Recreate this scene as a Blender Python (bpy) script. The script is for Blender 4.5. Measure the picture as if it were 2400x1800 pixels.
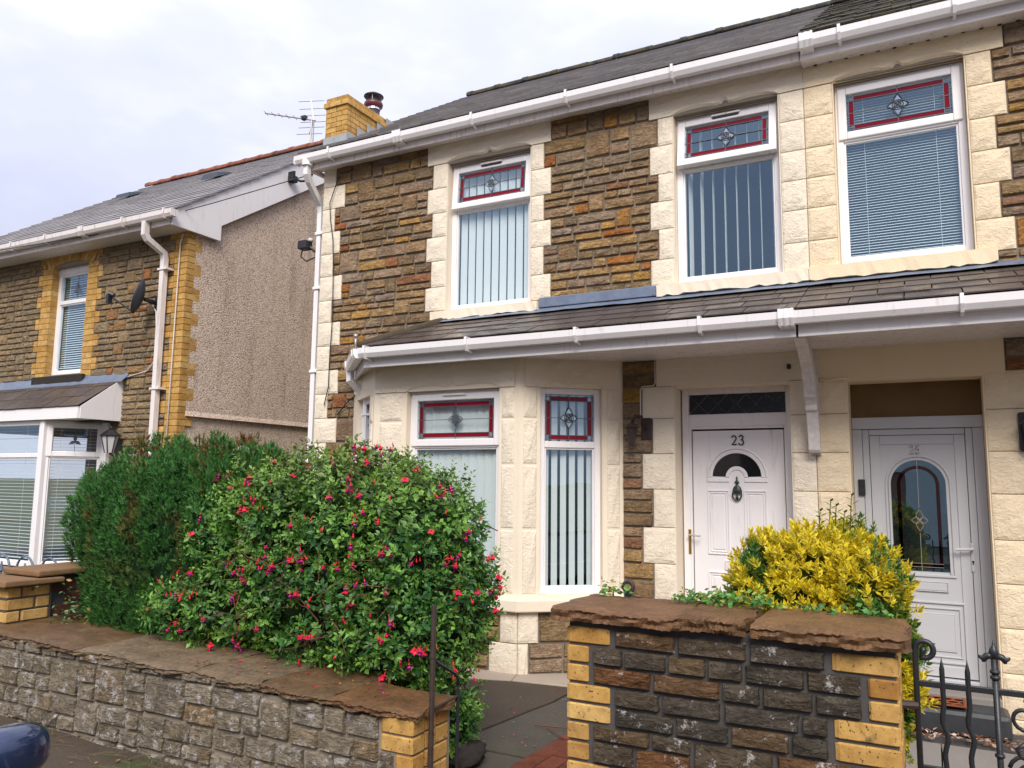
import bpy, math, random
import numpy as np
from mathutils import Vector, Matrix

for o in list(bpy.data.objects):
    bpy.data.objects.remove(o)
SC = bpy.context.scene
COL = SC.collection
R = math.radians

# ---------------------------------------------------------------- camera
cam_d = bpy.data.cameras.new('camera')
cam = bpy.data.objects.new('camera', cam_d)
COL.objects.link(cam)
SC.camera = cam
cam_d.sensor_width = 36.0
cam_d.lens = 1848.64 / 2400 * 36.0
cam_d.clip_start = 0.05
cam_d.clip_end = 4000
yaw, pit, rol = R(-27.7085), R(7.09416), R(-0.6254)
fw = Vector((math.sin(yaw) * math.cos(pit), math.cos(yaw) * math.cos(pit), math.sin(pit)))
rt = Vector((math.cos(yaw), -math.sin(yaw), 0))
dn = fw.cross(rt)
c_, s_ = math.cos(rol), math.sin(rol)
rt2, dn2 = c_ * rt + s_ * dn, -s_ * rt + c_ * dn
M = Matrix((rt2, -dn2, -fw)).transposed().to_4x4()
M.translation = (0, -7.0, 1.70)
cam.matrix_world = M

# ---------------------------------------------------------------- world, sun, exposure
SUN_EL, SUN_AZ = R(42), R(26)          # azimuth measured from the facade normal towards the right
W = bpy.data.worlds.new('World')
SC.world = W
W.use_nodes = True
wn, wl = W.node_tree.nodes, W.node_tree.links
wn.clear()
wo = wn.new('ShaderNodeOutputWorld')
bg = wn.new('ShaderNodeBackground')
sky = wn.new('ShaderNodeTexSky')
sky.sky_type = 'NISHITA'
sky.sun_disc = False
sky.sun_elevation = SUN_EL
sky.sun_rotation = math.pi - SUN_AZ
sky.dust_density = 2.0
tc = wn.new('ShaderNodeTexCoord')
mp = wn.new('ShaderNodeMapping')
mp.inputs['Scale'].default_value = (1.0, 1.0, 2.2)
mp.inputs['Location'].default_value = (0.35, 0.1, 0.6)
cn = wn.new('ShaderNodeTexNoise')
cn.inputs['Scale'].default_value = 2.1
cn.inputs['Detail'].default_value = 5
cn.inputs['Roughness'].default_value = 0.55
cr = wn.new('ShaderNodeValToRGB')
cr.color_ramp.elements[0].position = 0.32
cr.color_ramp.elements[0].color = (0.55, 0.58, 0.745, 1)
cr.color_ramp.elements[1].position = 0.70
cr.color_ramp.elements[1].color = (0.92, 0.915, 0.97, 1)
e = cr.color_ramp.elements.new(0.50)
e.color = (0.66, 0.68, 0.835, 1)
sx = wn.new('ShaderNodeSeparateXYZ')
zr = wn.new('ShaderNodeMapRange')      # overcast sky: brighter towards the zenith
zr.inputs['From Min'].default_value = 0.0
zr.inputs['From Max'].default_value = 1.0
zr.inputs['To Min'].default_value = 0.82
zr.inputs['To Max'].default_value = 1.75
vm = wn.new('ShaderNodeVectorMath')
vm.operation = 'SCALE'
sk = wn.new('ShaderNodeVectorMath')
sk.operation = 'SCALE'
sk.inputs['Scale'].default_value = 0.10
mx = wn.new('ShaderNodeMix')
mx.data_type = 'RGBA'
mx.inputs['Factor'].default_value = 0.88
wl.new(tc.outputs['Generated'], mp.inputs['Vector'])
wl.new(mp.outputs['Vector'], cn.inputs['Vector'])
wl.new(cn.outputs['Fac'], cr.inputs['Fac'])
wl.new(tc.outputs['Generated'], sx.inputs['Vector'])
wl.new(sx.outputs['Z'], zr.inputs['Value'])
wl.new(cr.outputs['Color'], vm.inputs[0])
wl.new(zr.outputs['Result'], vm.inputs['Scale'])
wl.new(sky.outputs['Color'], sk.inputs[0])
wl.new(sk.outputs['Vector'], mx.inputs['A'])
wl.new(vm.outputs['Vector'], mx.inputs['B'])
wl.new(mx.outputs['Result'], bg.inputs['Color'])
bg.inputs['Strength'].default_value = 0.505
wl.new(bg.outputs['Background'], wo.inputs['Surface'])

sun_d = bpy.data.lights.new('sun', 'SUN')
sun_d.energy = 1.5
sun_d.angle = R(28)
sun_d.color = (1.0, 0.94, 0.85)
sun = bpy.data.objects.new('sun', sun_d)
COL.objects.link(sun)
sdir = Vector((math.sin(SUN_AZ) * math.cos(SUN_EL), -math.cos(SUN_AZ) * math.cos(SUN_EL), math.sin(SUN_EL)))
sun.rotation_euler = sdir.to_track_quat('Z', 'Y').to_euler()
sun.location = sdir * 60

SC.view_settings.view_transform = 'Standard'
SC.view_settings.look = 'None'
SC.view_settings.exposure = 1.25
SC.view_settings.gamma = 1.0
SC.view_settings.use_curve_mapping = False
SC.render.engine = 'CYCLES'
SC.cycles.max_bounces = 8
SC.cycles.transparent_max_bounces = 16

# ---------------------------------------------------------------- helpers
WM = {}            # object name -> world matrix (for parenting)

def link(o, parent=None, wm=None):
    COL.objects.link(o)
    WM[o.name] = wm if wm is not None else Matrix.Identity(4)
    if parent is not None:
        o.parent = parent
        o.matrix_parent_inverse = WM[parent.name].inverted()
    return o

def tag(o, label=None, cat=None, group=None, kind=None):
    if label: o['label'] = label
    if cat: o['category'] = cat
    if group: o['group'] = group
    if kind: o['kind'] = kind
    return o

def thing(name, label, cat, loc=(0, 0, 0), group=None):
    o = bpy.data.objects.new(name, None)
    o.empty_display_size = 0.2
    o.location = loc
    link(o, None, Matrix.Translation(loc))
    return tag(o, label, cat, group)

class Fr:
    """a wall face: s runs along it, d out of it, z up"""
    def __init__(self, O, a=0.0):
        self.O, self.a = Vector(O), a
        self.u = Vector((math.cos(a), math.sin(a), 0))
        self.n = Vector((math.sin(a), -math.cos(a), 0))
    def P(self, s, d, z):
        return self.O + self.u * s + self.n * d + Vector((0, 0, z))

FAC = Fr((0, 0, 0), 0)

class MB:
    def __init__(self):
        self.v, self.f, self.m, self.c = [], [], [], []
    def add(self, vs, fs, mi=0):
        b = len(self.v)
        self.v += [tuple(p) for p in vs]
        self.f += [tuple(i + b for i in f) for f in fs]
        self.m += [mi] * len(fs)
        return self
    def box(self, s0, s1, d0, d1, z0, z1, fr=FAC, mi=0, X=None):
        """d0 < d1 (outwards)"""
        g = fr.P if X is None else (lambda s, d, z: X(s, d, z))
        vs = [g(s, d, z) for z in (z0, z1) for s, d in ((s0, d1), (s1, d1), (s1, d0), (s0, d0))]
        return self.add(vs, [(3, 2, 1, 0), (4, 5, 6, 7), (0, 1, 5, 4), (1, 2, 6, 5), (2, 3, 7, 6), (3, 0, 4, 7)], mi)
    def bar(self, x0, x1, y0, y1, z0, z1, mi=0):
        vs = [(x, y, z) for z in (z0, z1) for x, y in ((x0, y0), (x1, y0), (x1, y1), (x0, y1))]
        return self.add(vs, [(3, 2, 1, 0), (4, 5, 6, 7), (0, 1, 5, 4), (1, 2, 6, 5), (2, 3, 7, 6), (3, 0, 4, 7)], mi)
    def prism(self, pts, g, k0, k1, mi=0):
        """pts 2-D outline, g(p, q, k) -> world point"""
        n = len(pts)
        vs = [g(p, q, k0) for p, q in pts] + [g(p, q, k1) for p, q in pts]
        fs = [tuple(range(n))[::-1], tuple(range(n, 2 * n))]
        fs += [(i, (i + 1) % n, n + (i + 1) % n, n + i) for i in range(n)]
        return self.add(vs, fs, mi)
    def prismx(self, pts, x0, x1, mi=0):
        return self.prism(pts, lambda y, z, x: (x, y, z), x0, x1, mi)
    def prismf(self, pts, d0, d1, fr=FAC, mi=0):
        return self.prism(pts, lambda s, z, d: fr.P(s, d, z), d0, d1, mi)
    def tube(self, path, r, n=8, rot=0.0, mi=0, caps=True):
        path = [Vector(p) for p in path]
        rs = r if isinstance(r, (list, tuple)) else [r] * len(path)
        up = Vector((0, 0, 1))
        vs, fs = [], []
        prev = None
        for i, p in enumerate(path):
            if i == 0: t = path[1] - p
            elif i == len(path) - 1: t = p - path[i - 1]
            else: t = (path[i + 1] - p).normalized() + (p - path[i - 1]).normalized()
            t.normalize()
            if prev is None:
                a = t.cross(up)
                if a.length < 1e-3: a = t.cross(Vector((0, 1, 0)))
            else:
                a = prev - t * prev.dot(t)
            a.normalize(); prev = a
            b = t.cross(a)
            for k in range(n):
                th = rot + 2 * math.pi * k / n
                vs.append(p + a * (rs[i] * math.cos(th)) + b * (rs[i] * math.sin(th)))
        for i in range(len(path) - 1):
            for k in range(n):
                fs.append((i * n + k, i * n + (k + 1) % n, (i + 1) * n + (k + 1) % n, (i + 1) * n + k))
        if caps:
            fs.append(tuple(range(n))[::-1])
            fs.append(tuple(range((len(path) - 1) * n, len(path) * n)))
        return self.add(vs, fs, mi)
    def lathe(self, prof, c, n=16, mi=0, rx=1.0, ry=1.0):
        vs, fs = [], []
        for r, z in prof:
            for k in range(n):
                th = 2 * math.pi * k / n
                vs.append((c[0] + rx * r * math.cos(th), c[1] + ry * r * math.sin(th), c[2] + z))
        for i in range(len(prof) - 1):
            for k in range(n):
                fs.append((i * n + k, i * n + (k + 1) % n, (i + 1) * n + (k + 1) % n, (i + 1) * n + k))
        fs.append(tuple(range(n))[::-1])
        fs.append(tuple(range((len(prof) - 1) * n, len(prof) * n)))
        return self.add(vs, fs, mi)
    def grid(self, g, nu, nv, mi=0):
        vs = [g(i / nu, j / nv) for j in range(nv + 1) for i in range(nu + 1)]
        fs = [(j * (nu + 1) + i, j * (nu + 1) + i + 1, (j + 1) * (nu + 1) + i + 1, (j + 1) * (nu + 1) + i)
              for j in range(nv) for i in range(nu)]
        return self.add(vs, fs, mi)
    def holes(self, s0, s1, z0, z1, hs, d0, d1, fr=FAC, mi=0):
        """wall slab with rectangular openings, outer faces and reveals only"""
        S = sorted({s0, s1} | {min(max(v, s0), s1) for h in hs for v in h[:2]})
        Z = sorted({z0, z1} | {min(max(v, z0), z1) for h in hs for v in h[2:]})
        def solid(i, j):
            if i < 0 or j < 0 or i >= len(S) - 1 or j >= len(Z) - 1: return False
            s, z = (S[i] + S[i + 1]) / 2, (Z[j] + Z[j + 1]) / 2
            return not any(h[0] < s < h[1] and h[2] < z < h[3] for h in hs)
        for i in range(len(S) - 1):
            for j in range(len(Z) - 1):
                if not solid(i, j): continue
                a, b, c, d = S[i], S[i + 1], Z[j], Z[j + 1]
                q = lambda *p: self.add([fr.P(*t) for t in p], [(0, 1, 2, 3)], mi)
                q((a, d1, c), (b, d1, c), (b, d1, d), (a, d1, d))
                q((b, d0, c), (a, d0, c), (a, d0, d), (b, d0, d))
                if not solid(i - 1, j): q((a, d0, c), (a, d1, c), (a, d1, d), (a, d0, d))
                if not solid(i + 1, j): q((b, d1, c), (b, d0, c), (b, d0, d), (b, d1, d))
                if not solid(i, j - 1): q((a, d0, c), (b, d0, c), (b, d1, c), (a, d1, c))
                if not solid(i, j + 1): q((a, d1, d), (b, d1, d), (b, d0, d), (a, d0, d))
        return self
    def mesh(self, name, mats, smooth=False):
        me = bpy.data.meshes.new(name)
        me.from_pydata(self.v, [], self.f)
        for m in (mats if isinstance(mats, (list, tuple)) else [mats]):
            me.materials.append(m)
        if any(self.m):
            me.polygons.foreach_set('material_index', self.m)
        if smooth:
            me.polygons.foreach_set('use_smooth', [True] * len(self.f))
        me.update()
        return me
    def build(self, name, mats, parent=None, smooth=False, bevel=0.0, auto=None):
        o = bpy.data.objects.new(name, self.mesh(name, mats, smooth))
        link(o, parent)
        if bevel:
            b = o.modifiers.new('bevel', 'BEVEL')
            b.width = bevel; b.segments = 2; b.limit_method = 'ANGLE'; b.angle_limit = R(40)
        return o

def inst(name, me, parent, loc, rotz=0.0, scale=(1, 1, 1), rot=None):
    o = bpy.data.objects.new(name, me)
    o.location = loc
    o.rotation_euler = rot if rot is not None else (0, 0, rotz)
    o.scale = scale
    return link(o, parent, Matrix.Identity(4))

rnd = random.Random(7)

# ---------------------------------------------------------------- materials
class NT:
    def __init__(self, name, rough=0.6, spec=0.5, metal=0.0):
        self.m = bpy.data.materials.new(name)
        self.m.use_nodes = True
        self.t = self.m.node_tree
        self.b = self.t.nodes['Principled BSDF']
        self.b.inputs['Roughness'].default_value = rough
        self.b.inputs['Specular IOR Level'].default_value = spec
        self.b.inputs['Metallic'].default_value = metal
        self.pos = None
    def n(self, typ, **kw):
        x = self.t.nodes.new(typ)
        for k, v in kw.items():
            if k.startswith('_'): setattr(x, k[1:], v)
            else: x.inputs[k.replace('_', ' ')].default_value = v
        return x
    def l(self, a, b): self.t.links.new(a, b); return b
    def vec(self, rand=True, sc=(1, 1, 1)):
        g = self.n('ShaderNodeNewGeometry')
        out = g.outputs['Position']
        if rand:
            oi = self.n('ShaderNodeObjectInfo')
            mm = self.n('ShaderNodeMath', _operation='MULTIPLY'); mm.inputs[1].default_value = 37.0
            self.l(oi.outputs['Random'], mm.inputs[0])
            ad = self.n('ShaderNodeVectorMath', _operation='ADD')
            self.l(out, ad.inputs[0]); self.l(mm.outputs[0], ad.inputs[1])
            out = ad.outputs['Vector']
        if sc != (1, 1, 1):
            mp_ = self.n('ShaderNodeMapping'); mp_.inputs['Scale'].default_value = sc
            self.l(out, mp_.inputs['Vector']); out = mp_.outputs['Vector']
        return out
    def noise(self, vec, scale, detail=5, rough=0.6, dist=0.0):
        x = self.n('ShaderNodeTexNoise', Scale=scale, Detail=detail, Roughness=rough, Distortion=dist)
        self.l(vec, x.inputs['Vector']); return x.outputs['Fac']
    def voro(self, vec, scale, feature='F1'):
        x = self.n('ShaderNodeTexVoronoi', Scale=scale, _feature=feature)
        self.l(vec, x.inputs['Vector']); return x
    def ramp(self, fac, stops, interp='LINEAR'):
        x = self.n('ShaderNodeValToRGB')
        cr = x.color_ramp; cr.interpolation = interp
        while len(cr.elements) < len(stops): cr.elements.new(0.5)
        for e_, (p, c) in zip(cr.elements, stops):
            e_.position = p; e_.color = (*c, 1) if len(c) == 3 else c
        self.l(fac, x.inputs['Fac']); return x.outputs['Color']
    def rand(self):
        return self.n('ShaderNodeObjectInfo').outputs['Random']
    def mix(self, fac, a, b, blend='MIX'):
        x = self.n('ShaderNodeMix', _data_type='RGBA', _blend_type=blend)
        for v, k in ((fac, 'Factor'), (a, 'A'), (b, 'B')):
            i = x.inputs[k] if k == 'Factor' else [q for q in x.inputs if q.name == k and q.type == 'RGBA'][0]
            if hasattr(v, 'default_value') or hasattr(v, 'is_output'): self.l(v, i)
            elif k == 'Factor': i.default_value = v
            else: i.default_value = (*v, 1)
        return [q for q in x.outputs if q.type == 'RGBA'][0]
    def step(self, fac, a, b):
        x = self.n('ShaderNodeMapRange', _interpolation_type='SMOOTHSTEP')
        x.inputs['From Min'].default_value = a; x.inputs['From Max'].default_value = b
        self.l(fac, x.inputs['Value']); return x.outputs['Result']
    def ridge(self, vec, scale, detail=4, w=0.03, dist=0.8):
        a = self.n('ShaderNodeMath', _operation='SUBTRACT'); a.inputs[1].default_value = 0.5
        self.l(self.noise(vec, scale, detail, 0.6, dist), a.inputs[0])
        b_ = self.n('ShaderNodeMath', _operation='ABSOLUTE'); self.l(a.outputs[0], b_.inputs[0])
        return self.step(b_.outputs[0], 0.0, w)
    def bump(self, h, strength=0.5, dist=0.01, prev=None):
        x = self.n('ShaderNodeBump', Strength=strength, Distance=dist)
        self.l(h, x.inputs['Height'])
        if prev is not None: self.l(prev, x.inputs['Normal'])
        self.l(x.outputs['Normal'], self.b.inputs['Normal']); return x.outputs['Normal']
    def col(self, c):
        i = self.b.inputs['Base Color']
        if isinstance(c, tuple): i.default_value = (*c, 1)
        else: self.l(c, i)
        return self
    def rough(self, r): self.l(r, self.b.inputs['Roughness'])

MAT = {}
def mstone(name, stops, rust=0.0, rustcol=(0.30, 0.10, 0.03), white=0.0, moss=0.0, bs=0.9, dark=0.5, bd=0.02, bsc=11, strat=2.4, crack=0.62):
    k = NT(name, rough=0.86, spec=0.25)
    v = k.vec()
    base = k.ramp(k.rand(), stops)
    n1 = k.noise(v, 7, 5)
    base = k.mix(k.ramp(n1, [(0.3, (0, 0, 0)), (0.7, (1, 1, 1))]), k.mix(1.0, base, (dark, dark, dark), 'MULTIPLY'), base)
    n2 = k.noise(v, 38, 6, 0.7)
    base = k.mix(0.55, base, k.ramp(n2, [(0.32, (0.45, 0.45, 0.45)), (0.68, (1.35, 1.3, 1.22))]), 'MULTIPLY')
    rg = k.ridge(k.vec(True, (1, 1, strat * 1.8)), bsc * 0.55, 5, 0.028, 1.4)
    base = k.mix(rg, k.mix(1.0, base, (crack, crack * 0.96, crack * 0.92), 'MULTIPLY'), base)
    if rust:
        base = k.mix(k.step(k.noise(v, 5.5, 4, 0.6, 0.6), 0.70 - rust, 0.76 - rust), base, rustcol)
    if moss:
        base = k.mix(k.step(k.noise(v, 9, 6, 0.7), 0.66 - moss, 0.80 - moss), base, (0.09, 0.10, 0.035))
    if white:
        w = k.step(k.noise(v, 15, 10, 0.82), 0.70 - white, 0.76 - white)
        base = k.mix(w, base, (0.52, 0.49, 0.47))
    k.col(base)
    h = k.bump(k.noise(k.vec(True, (1, 1, strat)), bsc, 9, 0.62, 1.2), bs, bd * 2.4)
    h = k.bump(rg, 0.6, 0.012 if bsc < 20 else 0.004, h)
    k.bump(n2, 0.7, 0.008, h)
    return k.m

MAT['stone'] = mstone('brown_rubble_stone', [(0.0, (0.276, 0.188, 0.105)), (0.18, (0.464, 0.301, 0.161)), (0.34, (0.389, 0.295, 0.231)), (0.5, (0.526, 0.332, 0.140)),
                                             (0.64, (0.314, 0.226, 0.133)), (0.76, (0.451, 0.332, 0.231)), (0.86, (0.577, 0.339, 0.099)), (0.93, (0.477, 0.163, 0.049)), (1.0, (0.338, 0.251, 0.175))], rust=0.035, dark=0.6)
MAT['stone_l'] = mstone('olive_rubble_stone', [(0.0, (0.329, 0.238, 0.137)), (0.2, (0.430, 0.314, 0.184)), (0.4, (0.367, 0.283, 0.184)), (0.6, (0.468, 0.339, 0.191)),
                                               (0.8, (0.304, 0.220, 0.137)), (0.92, (0.455, 0.320, 0.165)), (1.0, (0.455, 0.188, 0.068))], rust=0.01, dark=0.62)
MAT['stone_g'] = mstone('grey_lichen_stone', [(0.0, (0.280, 0.228, 0.156)), (0.3, (0.392, 0.331, 0.238)), (0.6, (0.322, 0.269, 0.197)), (0.8, (0.434, 0.373, 0.286)), (1.0, (0.350, 0.241, 0.129))], rust=-0.02, white=0.17, moss=0.02, bd=0.03)
MAT['stone_k'] = mstone('dark_weathered_stone', [(0.0, (0.102, 0.086, 0.066)), (0.3, (0.150, 0.115, 0.077)), (0.55, (0.114, 0.097, 0.079)), (0.8, (0.180, 0.127, 0.072)), (1.0, (0.240, 0.109, 0.044))], rust=-0.02, white=0.135, bd=0.025)
MAT['slab'] = mstone('brown_coping_slab', [(0.0, (0.211, 0.107, 0.043)), (0.35, (0.244, 0.126, 0.053)), (0.7, (0.185, 0.113, 0.059)), (1.0, (0.264, 0.113, 0.038))], rust=0.04, rustcol=(0.27, 0.10, 0.03), moss=0.05, white=0.04, bs=0.5, bd=0.004, bsc=30, strat=4, crack=0.8)
MAT['slab'].node_tree.nodes['Principled BSDF'].inputs['Roughness'].default_value = 0.42
MAT['slab'].node_tree.nodes['Principled BSDF'].inputs['Specular IOR Level'].default_value = 0.5
MAT['slab_g'] = mstone('grey_brown_coping_slab', [(0.0, (0.310, 0.241, 0.172)), (0.5, (0.253, 0.184, 0.115)), (1.0, (0.333, 0.265, 0.190))], moss=0.05, rust=0.0, white=0.06, bs=0.5, bd=0.004, bsc=30, strat=4, crack=0.8)
MAT['slab_g'].node_tree.nodes['Principled BSDF'].inputs['Roughness'].default_value = 0.55

def mpaint(name, c, bs=0.55, bd=0.011, var=0.12, rough=0.72):
    k = NT(name, rough=rough, spec=0.3)
    v = k.vec()
    d = tuple(x * (1 - var) for x in c)
    base = k.mix(k.noise(v, 3, 4), d, c)
    base = k.mix(k.step(k.noise(v, 9, 8, 0.75), 0.64, 0.86), base, tuple(x * 0.72 for x in c))
    k.col(base)
    h = k.bump(k.noise(k.vec(True, (1, 1, 1.5)), 14, 9, 0.66, 1.6), bs, bd * 2.6)
    if bs > 0.5:
        h = k.bump(k.ridge(k.vec(True, (1, 1, 1.7)), 5, 4, 0.035, 1.8), 0.35, 0.010, h)
    k.bump(k.noise(v, 60, 6, 0.7), 0.4, 0.005, h)
    return k.m
MAT['cream'] = mpaint('cream_masonry_paint', (0.88, 0.775, 0.62))
MAT['cream_s'] = mpaint('cream_paint_smooth', (0.86, 0.75, 0.595), bs=0.25, bd=0.004)
MAT['buff'] = mpaint('buff_masonry_paint', (0.87, 0.715, 0.50))
MAT['buff_s'] = mpaint('buff_paint_smooth', (0.86, 0.70, 0.48), bs=0.25, bd=0.004)

def mbrick(name, stops, spk=0.5):
    k = NT(name, rough=0.8, spec=0.25)
    v = k.vec()
    base = k.ramp(k.rand(), stops)
    base = k.mix(k.ramp(k.noise(v, 9, 6, 0.7), [(0.35, (0, 0, 0)), (0.62, (1, 1, 1))]), k.mix(1.0, base, (0.62, 0.56, 0.50), 'MULTIPLY'), base)
    base = k.mix(k.step(k.noise(v, 70, 3, 0.6), 0.61, 0.68), base, (0.10, 0.055, 0.02))
    base = k.mix(k.step(k.noise(v, 6, 8, 0.75), 0.80 - 0.2 * spk, 0.92 - 0.2 * spk), base, (0.10, 0.07, 0.04))
    k.col(base)
    k.bump(k.noise(v, 60, 5, 0.7), 0.4, 0.004)
    return k.m
MAT['brick'] = mbrick('yellow_brick', [(0.0, (0.581, 0.343, 0.097)), (0.35, (0.643, 0.407, 0.137)), (0.6, (0.518, 0.290, 0.074)), (0.85, (0.684, 0.450, 0.171)), (1.0, (0.467, 0.236, 0.057))])
MAT['brick_w'] = mbrick('weathered_yellow_brick', [(0.0, (0.52, 0.30, 0.085)), (0.35, (0.60, 0.37, 0.115)), (0.6, (0.46, 0.25, 0.065)), (0.85, (0.64, 0.42, 0.15)), (1.0, (0.40, 0.20, 0.05))], 1.15)
MAT['brick_d'] = mbrick('purple_brown_brick', [(0.0, (0.10, 0.045, 0.03)), (0.5, (0.14, 0.055, 0.035)), (1.0, (0.07, 0.04, 0.03))])
MAT['tile_r'] = mbrick('red_quarry_tile', [(0.0, (0.15, 0.042, 0.022)), (0.5, (0.20, 0.058, 0.03)), (1.0, (0.12, 0.036, 0.022))], 0.4)
MAT['ridge_r'] = mbrick('red_ridge_tile', [(0.0, (0.27, 0.095, 0.06)), (0.5, (0.33, 0.13, 0.085)), (1.0, (0.17, 0.07, 0.05))], 0.8)

def simple(key, name, c, rough=0.6, spec=0.5, metal=0.0, nz=0.15, nsc=8, bump=0.0, bsc=40, bdist=0.004, rand=True):
    k = NT(name, rough, spec, metal)
    v = k.vec(rand)
    k.col(k.mix(k.noise(v, nsc, 5, 0.65), tuple(x * (1 - nz) for x in c), tuple(min(1, x * (1 + nz)) for x in c)))
    if bump: k.bump(k.noise(v, bsc, 5), bump, bdist)
    MAT[key] = k.m
    return k
simple('mortar', 'grey_mortar', (0.23, 0.195, 0.155), 0.95, 0.1, bump=0.6, bsc=70)
simple('mortar_k', 'dark_mortar', (0.085, 0.08, 0.078), 0.95, 0.1, bump=0.6, bsc=60)
simple('mortar_l', 'pale_mortar', (0.27, 0.23, 0.185), 0.95, 0.1, bump=0.6, bsc=60)
def mupvc(key, name, c, dirt, lo):
    k = NT(name, 0.36, 0.45)
    v = k.vec(False)
    st = k.noise(k.vec(False, (7, 7, 0.8)), 3.0, 6, 0.7)
    base = k.mix(k.step(st, lo, lo + 0.22), c, dirt)
    base = k.mix(k.step(k.noise(v, 34, 6, 0.75), 0.66, 0.78), base, tuple(x * 0.7 for x in dirt))
    k.col(k.mix(k.noise(v, 2.5, 3), tuple(x * 0.95 for x in c), base)); MAT[key] = k.m
    k.l(base, k.b.inputs['Base Color'])
mupvc('upvc', 'white_upvc', (0.84, 0.81, 0.815), (0.66, 0.62, 0.60), 0.54)
mupvc('upvc_o', 'weathered_white_upvc', (0.77, 0.71, 0.69), (0.50, 0.44, 0.40), 0.50)
simple('upvc_shade', 'shade_darkened_grey_door', (0.50, 0.50, 0.515), 0.4, 0.4, nz=0.05, nsc=3)  # grey taken darker so the colour carries the shade on door 25
simple('peel', 'peeling_white_timber', (0.66, 0.61, 0.58), 0.7, 0.3, nz=0.35, nsc=25, bump=0.5, bsc=30)
simple('ironb', 'black_painted_iron', (0.018, 0.020, 0.024), 0.38, 0.5, nz=0.4, nsc=30, bump=0.3, bsc=60)
simple('irong', 'blue_grey_painted_iron', (0.12, 0.15, 0.20), 0.4, 0.5)
k = simple('ironr', 'rusty_iron', (0.045, 0.030, 0.026), 0.6, 0.4, nz=0.6, nsc=18, bump=0.5)
simple('plastic', 'black_plastic', (0.016, 0.017, 0.020), 0.45, 0.5)
simple('dish', 'dark_grey_dish_metal', (0.045, 0.055, 0.075), 0.45, 0.5)
simple('alu', 'dull_aluminium', (0.42, 0.38, 0.35), 0.45, 0.5, 0.6)
simple('brass', 'brass', (0.55, 0.36, 0.10), 0.3, 0.5, 0.9)
simple('steel', 'brushed_steel', (0.6, 0.6, 0.6), 0.3, 0.5, 0.9)
simple('cowl', 'maroon_cowl_enamel', (0.13, 0.03, 0.035), 0.35, 0.5)
simple('cowl_k', 'dark_cowl_metal', (0.05, 0.045, 0.055), 0.5, 0.5)
simple('chrome', 'polished_steel_band', (0.75, 0.75, 0.78), 0.2, 0.5, 0.95)
simple('cable', 'black_cable', (0.02, 0.02, 0.022), 0.5, 0.4)
simple('cable_w', 'white_cable', (0.7, 0.66, 0.62), 0.5, 0.4)
simple('lead', 'lead_sheet', (0.20, 0.24, 0.32), 0.42, 0.5, 0.35, nz=0.5, nsc=9, bump=0.3, bsc=12, bdist=0.01)
k = NT('blue_grey_lead_sheet', 0.4, 0.5, 0.3)
v = k.vec(False)
b = k.mix(k.noise(v, 8, 6, 0.65), (0.10, 0.13, 0.19), (0.26, 0.31, 0.41))
b = k.mix(k.step(k.noise(v, 26, 2, 0.5), 0.70, 0.74), b, (0.045, 0.02, 0.015))
b = k.mix(k.step(k.noise(v, 4, 8, 0.8), 0.58, 0.72), b, (0.42, 0.45, 0.50))
k.col(b); k.bump(k.noise(v, 9, 4), 0.4, 0.012); MAT['lead'] = k.m
simple('lead_g', 'weathered_grey_lead', (0.34, 0.37, 0.38), 0.5, 0.4, 0.1, nz=0.35, nsc=14)
simple('leadcame', 'lead_came', (0.11, 0.12, 0.14), 0.4, 0.5, 0.3)
simple('green', 'dark_green_cast_iron', (0.02, 0.035, 0.03), 0.4, 0.5)
simple('black', 'black_door_furniture', (0.012, 0.012, 0.013), 0.35, 0.5)
simple('soil', 'dark_soil', (0.05, 0.035, 0.022), 0.95, 0.1, nz=0.5, nsc=20, bump=0.8)
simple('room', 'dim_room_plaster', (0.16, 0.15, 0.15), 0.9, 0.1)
simple('blind', 'blind_fabric', (0.80, 0.80, 0.765), 0.8, 0.2, nz=0.03)
simple('blind_v', 'venetian_slat', (0.86, 0.90, 0.90), 0.5, 0.4, nz=0.02)
simple('bark', 'brown_bark', (0.10, 0.065, 0.04), 0.9, 0.2, nz=0.4, nsc=30, bump=0.7)
simple('step', 'black_painted_step', (0.035, 0.038, 0.043), 0.45, 0.5, nz=0.4, nsc=12, bump=0.3, bsc=20)
simple('mat_r', 'coir_rubber_mat', (0.22, 0.07, 0.03), 0.9, 0.2, nz=0.3, nsc=50)
simple('panel', 'brown_stained_panel', (0.15, 0.092, 0.036), 0.7, 0.3, nz=0.25, nsc=6)
simple('rubber', 'black_rubber', (0.015, 0.015, 0.015), 0.7, 0.3)
simple('lintel_d', 'blackened_stone_sill', (0.035, 0.03, 0.026), 0.85, 0.2, nz=0.6, nsc=15, bump=0.8, bsc=25, bdist=0.01)
simple('verge', 'mossy_cement_verge', (0.075, 0.06, 0.042), 0.95, 0.1, nz=0.5, nsc=22, bump=0.9, bsc=30, bdist=0.012)
simple('kerb', 'grey_kerb_stone', (0.28, 0.27, 0.26), 0.9, 0.2, nz=0.2, nsc=20, bump=0.3)
simple('hoopcap', 'sandstone_cap', (0.21, 0.125, 0.065), 0.85, 0.2, nz=0.35, nsc=12, bump=0.6, bsc=25, bdist=0.008)
simple('lampglass', 'frosted_lamp_glass', (0.55, 0.55, 0.55), 0.3, 0.5)
simple('petal_r', 'fuchsia_red', (0.60, 0.010, 0.035), 0.5, 0.4, nz=0.25)
simple('petal_p', 'fuchsia_purple', (0.30, 0.015, 0.26), 0.5, 0.4, nz=0.3)
simple('carpaint', 'navy_car_paint', (0.014, 0.030, 0.085), 0.18, 0.6, 0.3, nz=0.05)
MAT['carpaint'].node_tree.nodes['Principled BSDF'].inputs['Coat Weight'].default_value = 0.8

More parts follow.
